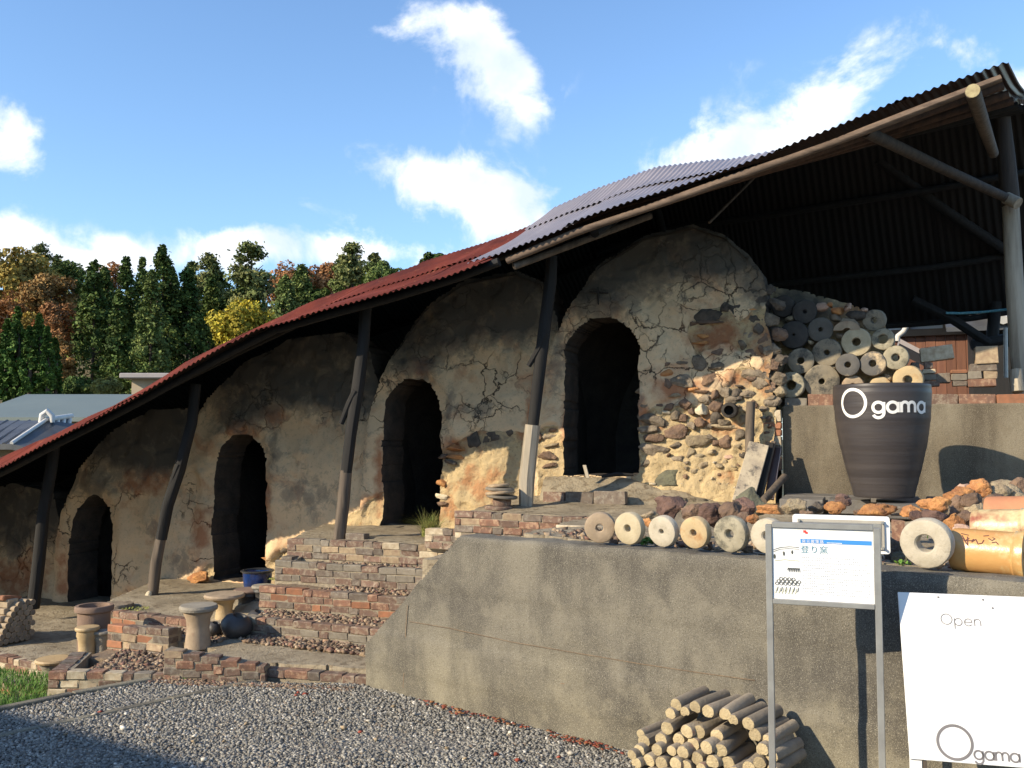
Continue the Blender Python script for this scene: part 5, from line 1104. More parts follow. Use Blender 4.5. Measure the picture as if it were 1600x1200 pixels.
# ------------------------------------------------------------------ stools and pots of the lower terraces
CLAY = {'tan': DM['tan'], 'brown': mat('brown_stoneware', (.25, .165, .115), (.18, .12, .09), 6, bump=.4, bscale=70), 'yellow': mat('ash_glazed_stoneware', (.50, .37, .20), (.38, .26, .13), 6, bump=.4, bscale=50, rough=.6),
        'grey': mat('grey_stoneware', (.33, .29, .225), (.24, .21, .165), 8, bump=.5, bscale=60, c3=(.15, .13, .1), s3=15, f3=.58), 'dark': mat('black_stoneware', (.035, .033, .032), (.055, .05, .048), 8, rough=.5, bump=.3)}
def stool(px, ytop, ybot, rtop, rleg, zb, label, top='grey', leg='tan', th=.04, tilt=(0, 0), up=1.0):
    p = PZ(px, ybot, zb); s_ = p.y/F; H_ = (ybot-ytop)*s_*1.0; ax = UP+KD*tilt[0]+ND*tilt[1]
    t_ = thing('clay_stool', label, 'stool', p, 'mushroom shaped clay stools on the lower terraces'); b = MB(); R_ = rtop*s_; r_ = rleg*s_
    b.lathe(p-UP*.03, [(1e-3, 0), (r_*1.04, 0), (r_*.98, H_*.2), (r_*.88, H_*.5), (r_*.95, H_*.75), (r_*1.15, H_*.88), (R_*.8, H_*.97+.03), (1e-3, H_*.97+.03)], 32, ax, False, .012); b.build('stem', CLAY[leg], t_, smooth=True)
    b = MB(); c0 = p+ax.normalized()*(H_-th*.9); b.lathe(c0, [(1e-3, 0), (R_*.8, 0), (R_*.97, th*.25), (R_, th*.6), (R_*.93, th*.95), (R_*.5, th*1.02), (1e-3, th)], 36, ax, False, .02); b.build('top', CLAY[top], t_, smooth=True)
    return t_
stool(309, 947, 1005, 29, 19, .09, 'stone grey mushroom stool at the front edge, closest to the brick stair', 'grey', 'tan', .05)
stool(350, 929, 968, 31, 14, .09, 'brownish mushroom stool just behind the grey one', 'tan', 'yellow', .04)
stool(388, 921, 948, 23, 17, .15, 'low stool with rusty rim left of the dark round pot', 'brown', 'dark', .03)
stool(411, 915, 940, 18, 14, .20, 'small grey capped stool right below the blue pot', 'grey', 'dark', .03)
stool(135, 981, 1036, 18, 13.5, -.14, 'yellow fluted stool leftmost of the pair before the tall cylinder', 'yellow', 'yellow', .035)
stool(160, 987, 1030, 16, 11.5, -.12, 'slimmer grey stool to the right of the yellow fluted one', 'grey', 'grey', .03)
stool(83, 1030, 1066, 27, 17, -.33, 'squat mossy stool at the left end of the planting bed', 'yellow', 'grey', .035)
p = PZ(145, 1037, -.2); s_ = p.y/F; H_ = (1037-948)*s_; b = MB(); R_ = 25*s_
b.lathe(p, [(1e-3, 0), (R_*.9, 0), (R_*.93, H_*.5), (R_*.95, H_*.88), (R_*1.12, H_*.91), (R_*1.14, H_*.97), (R_*1.08, H_), (R_*.9, H_), (R_*.88, H_*.9), (R_*.86, H_*.5), (1e-3, H_*.5)], 40, UP, False, .01)
tag(b.build('clay_cylinder', CLAY['brown'], loc=p, smooth=True), 'tall brown open clay cylinder with thick rim at the corner of the second terrace', 'clay cylinder')
p = PZ(185, 950, .09); b = MB(); b.lathe(p-UP*.02, [(1e-3, 0), (.12, 0), (.13, .03), (.12, .06), (1e-3, .06)], 30, UP, False, .05); tag(b.build('flat_stone', ST['g'], loc=p, smooth=True), 'flat round stone beside the rim of the tall brown cylinder', 'stone')
# dark pots lying in the shadow of the stools
for (px, py, w_, h_, zb_, lab) in [(365, 985, 50, 34, .09, 'black round jar lying in the shade behind the grey mushroom stool'), (398, 975, 34, 26, .09, 'small black broken jar beside the black round one'), (332, 990, 26, 20, .09, 'dark lump in the shade right beside the grey mushroom stool')]:
    f = PZ(px, py+h_/2-8, zb_); s_ = f.y/F; b = MB(); r_ = w_/2*s_; hh = h_*s_
    b.lathe(f, [(1e-3, 0), (r_*.6, 0), (r_*.95, hh*.35), (r_, hh*.55), (r_*.8, hh*.85), (r_*.45, hh), (r_*.4, hh*.97), (r_*.35, hh*.8), (1e-3, hh*.5)], 28, UP+KD*.35, False, .03)
    tag(b.build('jar', CLAY['dark'], loc=f, smooth=True), lab, 'jar', 'black jars in the shade of the stools')
# blue pot with dark rim
M['blue_glaze'] = mat('blue_glaze', (.006, .009, .02), (.01, .045, .20), 7, rough=.15, bump=.05, spec=.7); M['rim_glaze'] = mat('dark_rim_glaze', (.03, .032, .035), (.05, .05, .05), 8, rough=.18, bump=.05, spec=.7)
p = PZ(402, 919, .27); s_ = p.y/F; H_ = 32*s_; bp_ = thing('blue_pot', 'blue glazed pot with a dark flared rim by the second doorway', 'pot', p)
b = MB(); b.lathe(p-UP*.02, [(1e-3, 0), (19*s_, 0), (21.5*s_, H_*.5), (22.5*s_, H_*.9), (20*s_, H_*.9), (17*s_, .03), (1e-3, .03)], 40); b.build('body', M['blue_glaze'], bp_, smooth=True)
b = MB(); b.lathe(p-UP*.02, [(20.5*s_, H_*.9), (23*s_, H_*.88), (25.5*s_, H_*.94), (25.5*s_, H_*.98), (22*s_, H_), (20.5*s_, H_*.97)], 40, UP, True); b.build('rim', M['rim_glaze'], bp_, smooth=True)
# stones near the crooked post
rock(233, 930, 12, 12, 'c', 'small white stone at the foot of the crooked post', 6.85, 'stones by the crooked post'); rock(212, 934, 30, 9, 't', 'flat sand coloured stone left of the crooked post', 6.9, 'stones by the crooked post')
rock(312, 902, 34, 16, 'o', 'sunlit orange lump at the foot of the second chamber', 7.7, 'stones by the crooked post'); rock(290, 921, 24, 8, 'b', 'thin brown brick bit below the sunlit orange lump', 7.55, 'stones by the crooked post')
b = MB(); p = PV(276, 903, 7.82); b.lathe(p, [(.018, 0), (.03, .004), (.032, .03), (.02, .03)], 18, ND); tag(b.build('clay_ring', DM['tan'], loc=p, smooth=True), 'small round clay plug low on the chamber wall right of the crooked post', 'clay plug')

# ------------------------------------------------------------------ stacked clay rods at far left
G = 'round ended clay rods stacked at the far left'
M['rod'] = mat('rod_clay', (.46, .36, .24), (.36, .27, .18), 12, bump=.4, bscale=70, rand=.2); M['rod_end_shaded'] = mat('rod_end_shaded', (.25, .21, .16), (.17, .145, .115), 20, bump=.4, rand=.2)  # rod ends coloured darker than the rods to paint their shaded side
rods = [(260, 245), (310, 245), (190, 270), (230, 295), (285, 300), (155, 310), (195, 345), (255, 345), (312, 340), (125, 360), (160, 398), (213, 392), (283, 395), (97, 415), (135, 452), (188, 448), (243, 435), (310, 437), (72, 470), (112, 500), (162, 497), (213, 490), (267, 480), (45, 522), (80, 555), (132, 550), (185, 540), (235, 535), (303, 525), (20, 575), (60, 615), (5, 630), (110, 600), (160, 595), (210, 580), (260, 575)]
def rowl2(pts, step, fmt):
    O2 = ['first', 'second', 'third', 'fourth', 'fifth', 'sixth', 'seventh', 'eighth', 'ninth', 'tenth', 'eleventh', 'twelfth']; out = [None]*len(pts); idx = sorted(range(len(pts)), key=lambda i: pts[i][1]); rows = []; cur = [idx[0]]
    for i in idx[1:]:
        if pts[i][1]-pts[cur[0]][1] > step: rows.append(cur); cur = [i]
        else: cur.append(i)
    rows.append(cur)
    for k_, rw in enumerate(rows):
        for j, i in enumerate(sorted(rw, key=lambda i: pts[i][0])): out[i] = fmt % (O2[j], O2[k_])
    return out
rodlab = rowl2(rods, 32, '%s rod from the left in the %s row down of the far left stack')
for i, (x, y) in enumerate(rods):
    p = PU(x/6, 900+y/6, -6.98); r_ = .0185*p.y/6.6*1.13; b = MB(); b.cur = 0; d = -KD+ND*random.uniform(-.03, .03)
    b.tube([p, p+d*.45], r_, 12, jit=.03); b.cur = 1; b.lathe(p-d*.001, [(1e-4, 0), (r_*.9, .0004)], 12, d)
    tag(b.build('clay_rod', [M['rod'], M['rod_end_shaded']], loc=p, smooth=True), rodlab[i], 'clay rod', G)
for (x0, x1, t_, lab) in [(8, 22, 'orange', 'orange brick left one of two on the clay rod stack'), (19, 36, 'orange', 'orange brick right one of two on the clay rod stack')]:
    p0_ = PU(x0, 935, -7.05); p1_ = PU(x1, 935, -7.05); brk = brick(None, (p0_+p1_)/2-KD*.1, (p1_-p0_), (p1_-p0_).length, .04, .16, t_); tag(brk, lab, 'brick', 'orange bricks on the rod stack')
for (y, lab) in [(243, 'pale clay block uppermost on the left slope of the rod stack'), (268, 'pale clay block second on the left slope of the rod stack'), (330, 'long tan block in the middle left of the rod stack'), (400, 'tan block third down the left slope of the rod stack'), (470, 'tan block near the foot of the rod stack')]:
    p = PU(max(2, 24-(y-243)/12), 900+y/6, -7.02); b = MB(); b.box(p-KD*.22, KD*.2, ND*.05, UP*.024, .004); tag(b.build('clay_block', M['rod'], loc=p), lab, 'clay block', 'tan clay blocks beside the rods')

# ------------------------------------------------------------------ log pile by the sign
G = 'half round clay logs piled against the retaining wall'
M['log'] = mat('dusty_log', (.21, .175, .135), (.30, .25, .185), 9, bump=.6, bscale=60, c3=(.36, .15, .1), s3=7, f3=.62, rand=.3); M['log_end'] = mat('log_rough_end', (.55, .44, .255), (.40, .31, .18), 28, bump=1, bscale=120, bdist=.01, rand=.2)
L4 = [(435, 240, 52), (605, 260, 52), (720, 300, 56), (875, 325, 54), (385, 320, 46), (515, 300, 42), (945, 375, 46), (1080, 410, 56), (355, 450, 56), (530, 480, 56), (640, 480, 56), (800, 520, 58), (1140, 510, 56), (150, 570, 56), (300, 550, 54), (460, 550, 52), (590, 590, 54), (705, 620, 56), (835, 650, 58), (1205, 640, 54), (105, 650, 50), (265, 640, 50), (40, 690, 46), (395, 650, 44), (495, 665, 54), (190, 740, 56), (305, 760, 54), (430, 765, 52), (625, 720, 56), (760, 750, 58), (900, 760, 56), (525, 790, 50), (660, 810, 46), (1085, 800, 54), (960, 850, 54), (120, 500, 40),
      (1180, 760, 54), (80, 760, 46), (1290, 700, 52), (1250, 560, 50), (100, 850, 54), (210, 860, 54), (330, 870, 54), (450, 880, 54), (570, 890, 54), (690, 900, 54), (820, 900, 54), (1060, 910, 54), (1180, 880, 54), (1300, 830, 54)]
ORD = ['first', 'second', 'third', 'fourth', 'fifth', 'sixth', 'seventh', 'eighth', 'ninth', 'tenth', 'eleventh', 'twelfth']
def rowlabels(pts, step, fmt):
    ys = sorted(set(p[1] for p in pts)); rows = []; out = [None]*len(pts); idx = sorted(range(len(pts)), key=lambda i: pts[i][1]); cur = [idx[0]]
    for i in idx[1:]:
        if pts[i][1]-pts[cur[0]][1] > step: rows.append(cur); cur = [i]
        else: cur.append(i)
    rows.append(cur)
    for k_, rw in enumerate(rows):
        for j, i in enumerate(sorted(rw, key=lambda i: pts[i][0])): out[i] = fmt % (ORD[j], ORD[k_])
    return out
loglab = rowlabels(L4, 75, '%s log from the left in the %s layer down of the pile by the sign')
for i, (x, y, s0) in enumerate(L4):
    px, py = 980+x/5.714, 1060+y/5.714; dd = 4.0-.30-.035*((i*37) % 5)/4-(.05 if y > 600 else 0); p = PW(px, py, dd)
    if p.z < .03: p = PZ(px, py, .035)
    r_ = s0/5.714*p.y/F*1.22; d = (WN+WD*random.uniform(-.10, .10)+UP*random.uniform(-.04, .05)).normalized(); L_ = min(.25, (4.0-.006-p.dot(WN))/d.dot(WN)*.995); rot = random.uniform(-.5, .5)
    a_ = d.cross(UP).normalized(); c_ = a_.cross(d); ring = []
    sh = [(math.cos(t)*1.0, math.sin(t)*1.0) for t in np.linspace(-.35, math.pi+.35, 11)]+[(-.55, -.72), (0, -.8+random.uniform(-.15, .2)), (.55, -.72)]
    b = MB(); n = len(sh); vs = []
    for k_, (ll, ss) in enumerate(((0, .93), (.008, 1.0), (.5*L_, 1.01), (L_, .98))):
        for (sx, sy) in sh:
            X = sx*math.cos(rot)-sy*math.sin(rot); Y = sx*math.sin(rot)+sy*math.cos(rot); vs.append(p+d*ll+(a_*X+c_*Y)*r_*.93*ss*random.uniform(.94, 1.05))
    b.add(vs, [(k_*n+j, k_*n+(j+1) % n, (k_+1)*n+(j+1) % n, (k_+1)*n+j) for k_ in range(3) for j in range(n)]+[[3*n+j for j in range(n)]])
    b.cur = 1; ce = p-d*.004+(a_*random.uniform(-.2, .2)+c_*random.uniform(-.2, .2))*r_; vs2 = vs[:n]+[ce]; b.add(vs2, [(j, n, (j+1) % n) for j in range(n)])
    lab = loglab[i]
    sp_ = {0: 'grey log crowning the peak of the pile at the left', 1: 'grey log second along the top of the pile, beside a dead leaf', 2: 'reddish log third along the top of the pile', 3: 'grey log fourth along the top of the pile', 7: 'log sticking out high just left of the sign post', 12: 'pale ended log crossing behind the sign post', 13: 'long reddish log at the left shoulder of the pile with greenish end', 11: 'thick grey log in the centre right of the pile'}
    if i in sp_: lab = sp_[i]
    tag(b.build('clay_log', [M['log'], M['log_end']], loc=p, smooth=True), lab, 'log', G)

# ------------------------------------------------------------------ signs
M['steel'] = mat('brushed_steel', (.36, .355, .33), (.28, .275, .26), 12, rough=.38, bump=.03, metal=.35); M['panel'] = mat('white_panel', (.85, .85, .84), (.82, .82, .81), 3, rough=.35, bump=0)
M['board_white'] = mat('painted_board', (.82, .81, .80), (.76, .75, .73), 3, rough=.55, bump=.08, bscale=30, c3=(.62, .58, .50), s3=5, f3=.68, stretch=(1, 1, .3)); M['blue'] = mat('print_blue', (.045, .25, .62), (.05, .26, .64), 3, bump=0, rough=.5); M['print_grey'] = mat('print_grey', (.33, .33, .34), (.4, .4, .4), 40, bump=0)
M['print_dark'] = mat('print_dark', (.06, .065, .05), (.09, .09, .08), 30, bump=0); M['print_teal'] = mat('print_teal', (.10, .24, .32), (.14, .28, .34), 20, bump=0); M['print_red'] = mat('print_red', (.75, .06, .05), (.75, .06, .05), 5, bump=0)
M['faint'] = mat('print_faint', (.34, .36, .40), (.46, .47, .5), 30, bump=0); M['olive'] = mat('print_olive', (.42, .42, .32), (.5, .5, .4), 30, bump=0)
SGL = PY(1201, 820, 3.72); sgd = KD.copy(); sgn = ND.copy()
def PS(px, py, off=0): return hit(px, py, sgn, SGL.dot(sgn)-off)
sign = thing('information_sign', 'white information panel about the kiln in a steel frame on two legs', 'sign', Vector((SGL.x, SGL.y, 0)))
def leg(px, ytop, lab=None):
    t_ = PS(px, ytop); b = MB(); x_ = t_.dot(KD)
    b.box(Vector((t_.x, t_.y, (t_.z-.05)/2)), KD*.0125, ND*.0125, UP*((t_.z+.05)/2), .002); return b.build('leg', M['steel'], sign)
lL = leg(1201, 819); lR = leg(1370, 825)
xl = PS(1201, 820).dot(KD); xr = PS(1370, 825).dot(KD); ztp = (PS(1201, 819).z+PS(1370, 825).z)/2; zbt = (PS(1201, 938).z+PS(1365, 948).z)/2
vS = SGL.dot(ND)
def SP(x, z, off=0): return K(x, vS-off, z)
b = MB(); b.box(SP((xl+xr)/2, ztp), KD*((xr-xl)/2-.013), ND*.013, UP*.011, .002); b.build('frame_rail', M['steel'], sign)
b = MB(); b.box(SP((xl+xr)/2, zbt, .001), KD*((xr-xl)/2-.013), ND*.014, UP*.0095, .002); b.build('frame_rail', M['steel'], sign)
b = MB(); b.box(SP((xl+xr)/2, (ztp+zbt)/2), KD*((xr-xl)/2-.0135), ND*.004, UP*((ztp-zbt)/2-.010), 0); b.build('panel', M['panel'], sign)
# flat print on the panel; s,t run 0..1 across the panel as on the photograph
def pst(s, t, off=.0052): x = xl+.014+(xr-xl-.028)*s; z = ztp-.011-(ztp-zbt-.022)*t; return SP(x, z, off)
def quad(b, s0, t0, s1, t1, off=.0052): b.add([pst(s0, t0, off), pst(s0, t1, off), pst(s1, t1, off), pst(s1, t0, off)], [(0, 1, 2, 3)])
b = MB(); quad(b, .285, .145, .985, .205); b.build('blue_band', M['blue'], sign)
b = MB(); quad(b, .315, .025, .345, .06); quad(b, .335, .045, .36, .075); b.build('red_mark', M['print_red'], sign)
def textmesh(txt, s, t, size, mt, name, off=.0062, spacing=1.0):
    cu = bpy.data.curves.new('t', 'FONT'); cu.body = txt; cu.size = size; cu.space_character = spacing; ob = bpy.data.objects.new('t', cu); COL.objects.link(ob)
    bpy.context.view_layer.update(); me = bpy.data.meshes.new_from_object(ob.evaluated_get(bpy.context.evaluated_depsgraph_get())); bpy.data.objects.remove(ob); me.name = name; me.materials.clear(); me.materials.append(mt)
    o = link(name, me, sign); R = frame(KD, UP); o.matrix_local = Matrix.Translation(pst(s, t, off)-wpos(sign))@R; return o
wid = xr-xl
textmesh('窯元散策路', .30, .198, .0155*wid/.42, M['panel'], 'header_lettering', .0064, 1.25)
textmesh('登り窯', .285, .335, .034*wid/.42, M['print_teal'], 'title_lettering', .0058, 1.15)
r = random.Random(3); b = MB()
for k_ in range(12): quad(b, .55+k_*.0125, .185, .55+k_*.0125+.009, .197, .0064)
b.build('header_small_print', M['panel'], sign)
b = MB()
for row in range(15):
    t = .40+row*.036; s = .30
    while s < (.95 if row % 4 != 3 else .6):
        if r.random() < .62: quad(b, s, t, s+.011, t+.013)
        s += .0185
b.build('body_text', M['faint'], sign)
b = MB(); fS = lambda x, y: pst(x, y, .0056)
for yy, w_ in ((.30, .008), (.325, .006)): ribbon(b, [(.01, yy+.015), (.08, yy-.02), (.17, yy-.035), (.27, yy-.03)], w_, fS)
for k_ in range(14): x0 = .02+k_*.018; ribbon(b, [(x0, .33+.01*(k_ % 2)), (x0+.01, .36-.002*k_)], .002, fS)
for (cx, cy, w_, h_) in [(.02, .41, .022, .07), (.115, .365, .02, .065), (.20, .34, .018, .06)]:
    vs = [fS(cx+w_/2*math.cos(t), cy+h_/2*math.sin(t)) for t in np.linspace(0, 6.28, 14)[:-1]]; b.add(vs, [list(range(13))[::-1]])
for k_ in range(7):
    x0 = .15+k_*.018; ribbon(b, [(x0, .60), (x0+.006, .56), (x0+.014, .565), (x0+.016, .62)], .007, fS)
for k_ in range(6):
    x0 = .04+k_*.042
    for rr_ in range(3):
        cy = .72+rr_*.035; cx = x0+.015*(rr_ % 2)+.0
        if rr_ == 0 and (k_ < 1 or k_ > 4): continue
        ribbon(b, [(cx+.016*math.cos(t), cy+.02*math.sin(t)) for t in np.linspace(0, 2*math.pi, 12)], .008, fS)
    ribbon(b, [(x0+.01, .83), (x0+.005, .87), (x0-.005, .90)], .007, fS)
for k_ in range(5): ribbon(b, [(.03+k_*.05, .50+.01*(k_ % 2)), (.06+k_*.05, .515)], .0015, fS)
tag(b.build('kiln_drawing', M['print_dark'], sign), kind='stuff')
b = MB()
for k_ in range(7): ribbon(b, [(.04+k_*.033, .85), (.035+k_*.033, .89), (.022+k_*.033, .93)], .012, lambda x, y: pst(x, y, .0054))
ribbon(b, [(.02, .47), (.12, .45), (.27, .46)], .012, lambda x, y: pst(x, y, .0054)); b.build('drawing_wash', M['olive'], sign)
# acrylic plaque on a low stand behind it
plq = thing('plaque', 'white rounded plaque with corner bolts standing just behind the info sign', 'plaque', PZ(1378, 868, 1.0))
vq = 4.28
def rrect(x0, x1, y0, y1, rad, v, th, name, mt, par, bev=.0):
    P = [PV(x0, y0, v), PV(x1, y0+(x1-x0)*.06, v), PV(x1, y1+(x1-x0)*.06*0, v), PV(x0, y1, v)]
    u0, u1 = P[0].dot(KD), P[1].dot(KD); z1 = (P[0].z+P[1].z)/2; z0 = P[2].z; pts = []
    for (cx, cz, a0) in ((u1-rad, z1-rad, 0), (u0+rad, z1-rad, 90), (u0+rad, z0+rad, 180), (u1-rad, z0+rad, 270)):
        for k_ in range(5): a = math.radians(a0+k_*22.5); pts.append(K(cx+rad*math.cos(a), v, cz+rad*math.sin(a)))
    return prism(name, pts, ND, th, mt, 0, None), (u0, u1, z0, z1)
vq = PW(1320, 840, 4.16).dot(ND)
o, (u0, u1, z0, z1) = rrect(1238, 1390, 801, 866, .012, vq, .02, 'backing', M['panel'], plq)
o.parent = plq; o.location = o.location-wpos(plq)
M['plate'] = mat('weathered_plate', (.42, .39, .33), (.34, .31, .26), 14, rough=.5, bump=.1)
b = MB(); b.box(K((u0+u1)/2, vq-.008, (z0+z1)/2), KD*((u1-u0)/2-.022), ND*.003, UP*((z1-z0)/2-.018), .001); b.build('plate', M['plate'], plq)
b = MB(); b.box(K((u0+u1)/2, vq-.0125, (z0+z1)/2), KD*((u1-u0)/2-.035), ND*.0012, UP*((z1-z0)/2-.03), .0005); b.build('inner_plate', M['steel'], plq)
for su in (u0+.03, u1-.03):
    for sz in (z0+.026, z1-.026):
        b = MB(); b.lathe(K(su, vq-.026, sz), [(1e-4, 0), (.005, .0), (.006, .003), (.006, .014), (.004, .016)], 14, ND); b.build('bolt', M['steel'], plq, smooth=True)
for su in (u1-.04, u0+.05):
    b = MB(); b.tube([K(su, vq+.01, .985), K(su, vq+.01, z0+.02)], .005, 10); b.build('stand_leg', M['steel'], plq)
# the white board leaning on the wall
BD = math.radians(14.3); bx = Vector((math.cos(BD), -math.sin(BD), 0)); bn0 = Vector((math.sin(BD), math.cos(BD), 0))
TL = PY(1403, 925, 3.645); ztl = TL.z; h0 = 1.0; low = PY(1400, 1184, 3.47); slope = (low-TL); slope = slope-bx*slope.dot(bx); bn = bx.cross(slope).normalized()
if bn.y < 0: bn = -bn
dn = slope.normalized(); hB = slope.length; wB = .66
board_ = thing('notice_board', 'large white painted board reading Open and Ogama leaning in front of the retaining wall', 'notice board', TL+dn*hB)
b = MB(); b.box(TL+bx*wB/2+dn*hB/2+bn*.006, bx*wB/2, dn*hB/2, bn*.006, .0015); b.build('panel', M['board_white'], board_)
def pb(px, py): 
    q = hit(px, py, bn, TL.dot(bn)-.0012); return q
kS = (pb(1500, 1000)-pb(1400, 1000)).length/100
def fB(org): return lambda x, y: org+bx*x-dn*y
M['ink_grey'] = mat('letter_grey', (.20, .185, .185), (.16, .15, .15), 10, bump=0)
b = MB(); og = pb(1470, 977); sO = 8.5*2*kS
ribbon(b, [(.5*sO+.5*sO*math.cos(t), .5*sO+.5*sO*math.sin(t)) for t in np.linspace(0, 2*math.pi, 40)], 1.3*kS, fB(pb(1471, 975)))
word(b, 'pen', 0, 0, 11.5*kS, 1.4*kS, fB(pb(1492, 977)), 1.07); b.build('small_lettering', M['ink_grey'], board_)['label'] = 'thin grey word Open'
b = MB(); rB = 25.5*kS; cB = pb(1492, 1160)
ribbon(b, [(rB*math.cos(t), rB*math.sin(t)) for t in np.linspace(0, 2*math.pi, 60)], 4.4*kS, fB(cB))
word(b, 'gama', 0, 0, 12.8*kS, 2.9*kS, fB(pb(1523, 1186)), .93); b.build('large_lettering', M['ink_grey'], board_)['label'] = 'grey Ogama lettering with a big ring O'
for q in (1.0, 97.0): pass
M['leg_white'] = M['board_white']
for xo, mt_, wd in ((.022, M['board_white'], .020), (.042+.01, M['wood_mid'], .006), (wB-.03, M['board_white'], .02)):
    c0 = TL+dn*hB+bx*xo+bn*.02; e = c0-UP*(c0.z+.02); b = MB(); b.box((c0+e)/2, bx*wd, bn0*.012, UP*(c0.z+.02)/2, .001); b.build('leg', mt_, board_)
for (px, py) in [(1466, 933), (1536, 937), (1551, 950)]:
    b = MB(); b.lathe(pb(px, py), [(1e-4, -.0015), (.0035, -.001), (.004, .001)], 10, bn); b.build('screw', M['ink_grey'], board_)

# ------------------------------------------------------------------ plants near by
def leafmat(name, c1, c2, sc=6): 
    m = mat(name, c1, c2, sc, rough=.7, bump=0); p = m.node_tree.nodes['Principled BSDF']; p.inputs['Transmission Weight'].default_value = 0
    p.inputs['Subsurface Weight'].default_value = .0; p.inputs['Specular IOR Level'].default_value = .25; return m
LF = {'green': leafmat('leaf_green', (.07, .16, .025), (.12, .22, .04), 25), 'yellowgreen': leafmat('leaf_yellowgreen', (.20, .24, .05), (.30, .27, .08), 25), 'grass': leafmat('grass_blade', (.16, .22, .05), (.33, .28, .10), 12), 'bright': leafmat('clover', (.10, .21, .035), (.16, .28, .05), 30)}
def blades(name, label, base, n, r0, h, lean, mt, cat='grass tuft', kind=None, droop=1, wd=.003, reg=None, grp=None):
    V = []; Fq = []; rr_ = random.Random(hash(name)+int(base.x*1000))
    for i in range(n):
        if reg: bx_, by_ = reg[i]; q = Vector((bx_, by_, base.z))
        else: a = rr_.uniform(0, 6.28); q = base+Vector((math.cos(a), math.sin(a), 0))*r0*math.sqrt(rr_.random())
        a = rr_.uniform(0, 6.28); d = Vector((math.cos(a), math.sin(a), 0)); L_ = h*rr_.uniform(.55, 1.1); ln = lean*rr_.uniform(.3, 1.2); s_ = d.cross(UP)*wd; k0 = len(V)
        for j in range(5):
            t = j/4; p = q+UP*(L_*(t-.45*droop*t*t*ln))+d*(L_*ln*t*t*.9+L_*.1*t); w_ = (1-t*.95); V += [p-s_*w_, p+s_*w_]
            if j: Fq.append((k0+2*j-2, k0+2*j-1, k0+2*j+1, k0+2*j))
    me = npmesh(name, np.array([tuple(v-base) for v in V]), np.array(Fq), mt); o = link(name, me, None, base); return tag(o, label, cat if not kind else None, grp, kind)
gp = PZ(672, 838, .73); blades('grass_tuft', 'drooping green and straw grass tuft at the right of the third doorway', gp, 230, .07, .27, 1.0, LF['grass'], wd=.0035)
def weed(px, py, z, r_, h, n, mt, label, leaf=.012, v=None):
    base = PZ(px, py, z) if v is None else PV(px, py, v); V = []; Fq = []; rr_ = random.Random(int(px*13+py))
    for i in range(n):
        a = rr_.uniform(0, 6.28); ra = r_*math.sqrt(rr_.random()); hh = h*rr_.uniform(.3, 1)*(1-.5*(ra/r_)**2); c = base+Vector((math.cos(a)*ra, math.sin(a)*ra, hh))
        n1 = Vector((rr_.gauss(0, .6), rr_.gauss(0, .6)-.3, 1)).normalized(); t1 = n1.orthogonal().normalized(); t2 = n1.cross(t1); s_ = leaf*rr_.uniform(.6, 1.25); k0 = len(V)
        for k_ in range(6): V.append(c+t1*math.cos(k_*1.047)*s_+t2*math.sin(k_*1.047)*s_*.8)
        Fq.append([k0+k_ for k_ in range(6)])
    for i in range(max(3, n//14)):
        a = rr_.uniform(0, 6.28); ra = r_*rr_.uniform(.1, .8); q = base+Vector((math.cos(a)*ra*.5, math.sin(a)*ra*.5, -.01)); e = base+Vector((math.cos(a)*ra, math.sin(a)*ra, h*.8)); k0 = len(V); s_ = Vector((.0015, 0, 0)); V += [q-s_, q+s_, e+s_, e-s_]; Fq.append([k0, k0+1, k0+2, k0+3])
    me = bpy.data.meshes.new('weed'); me.from_pydata([tuple(v-base) for v in V], [], Fq); me.materials.append(mt); return tag(link('weed', me, None, base), label, 'weed', 'small weeds growing in the cracks')
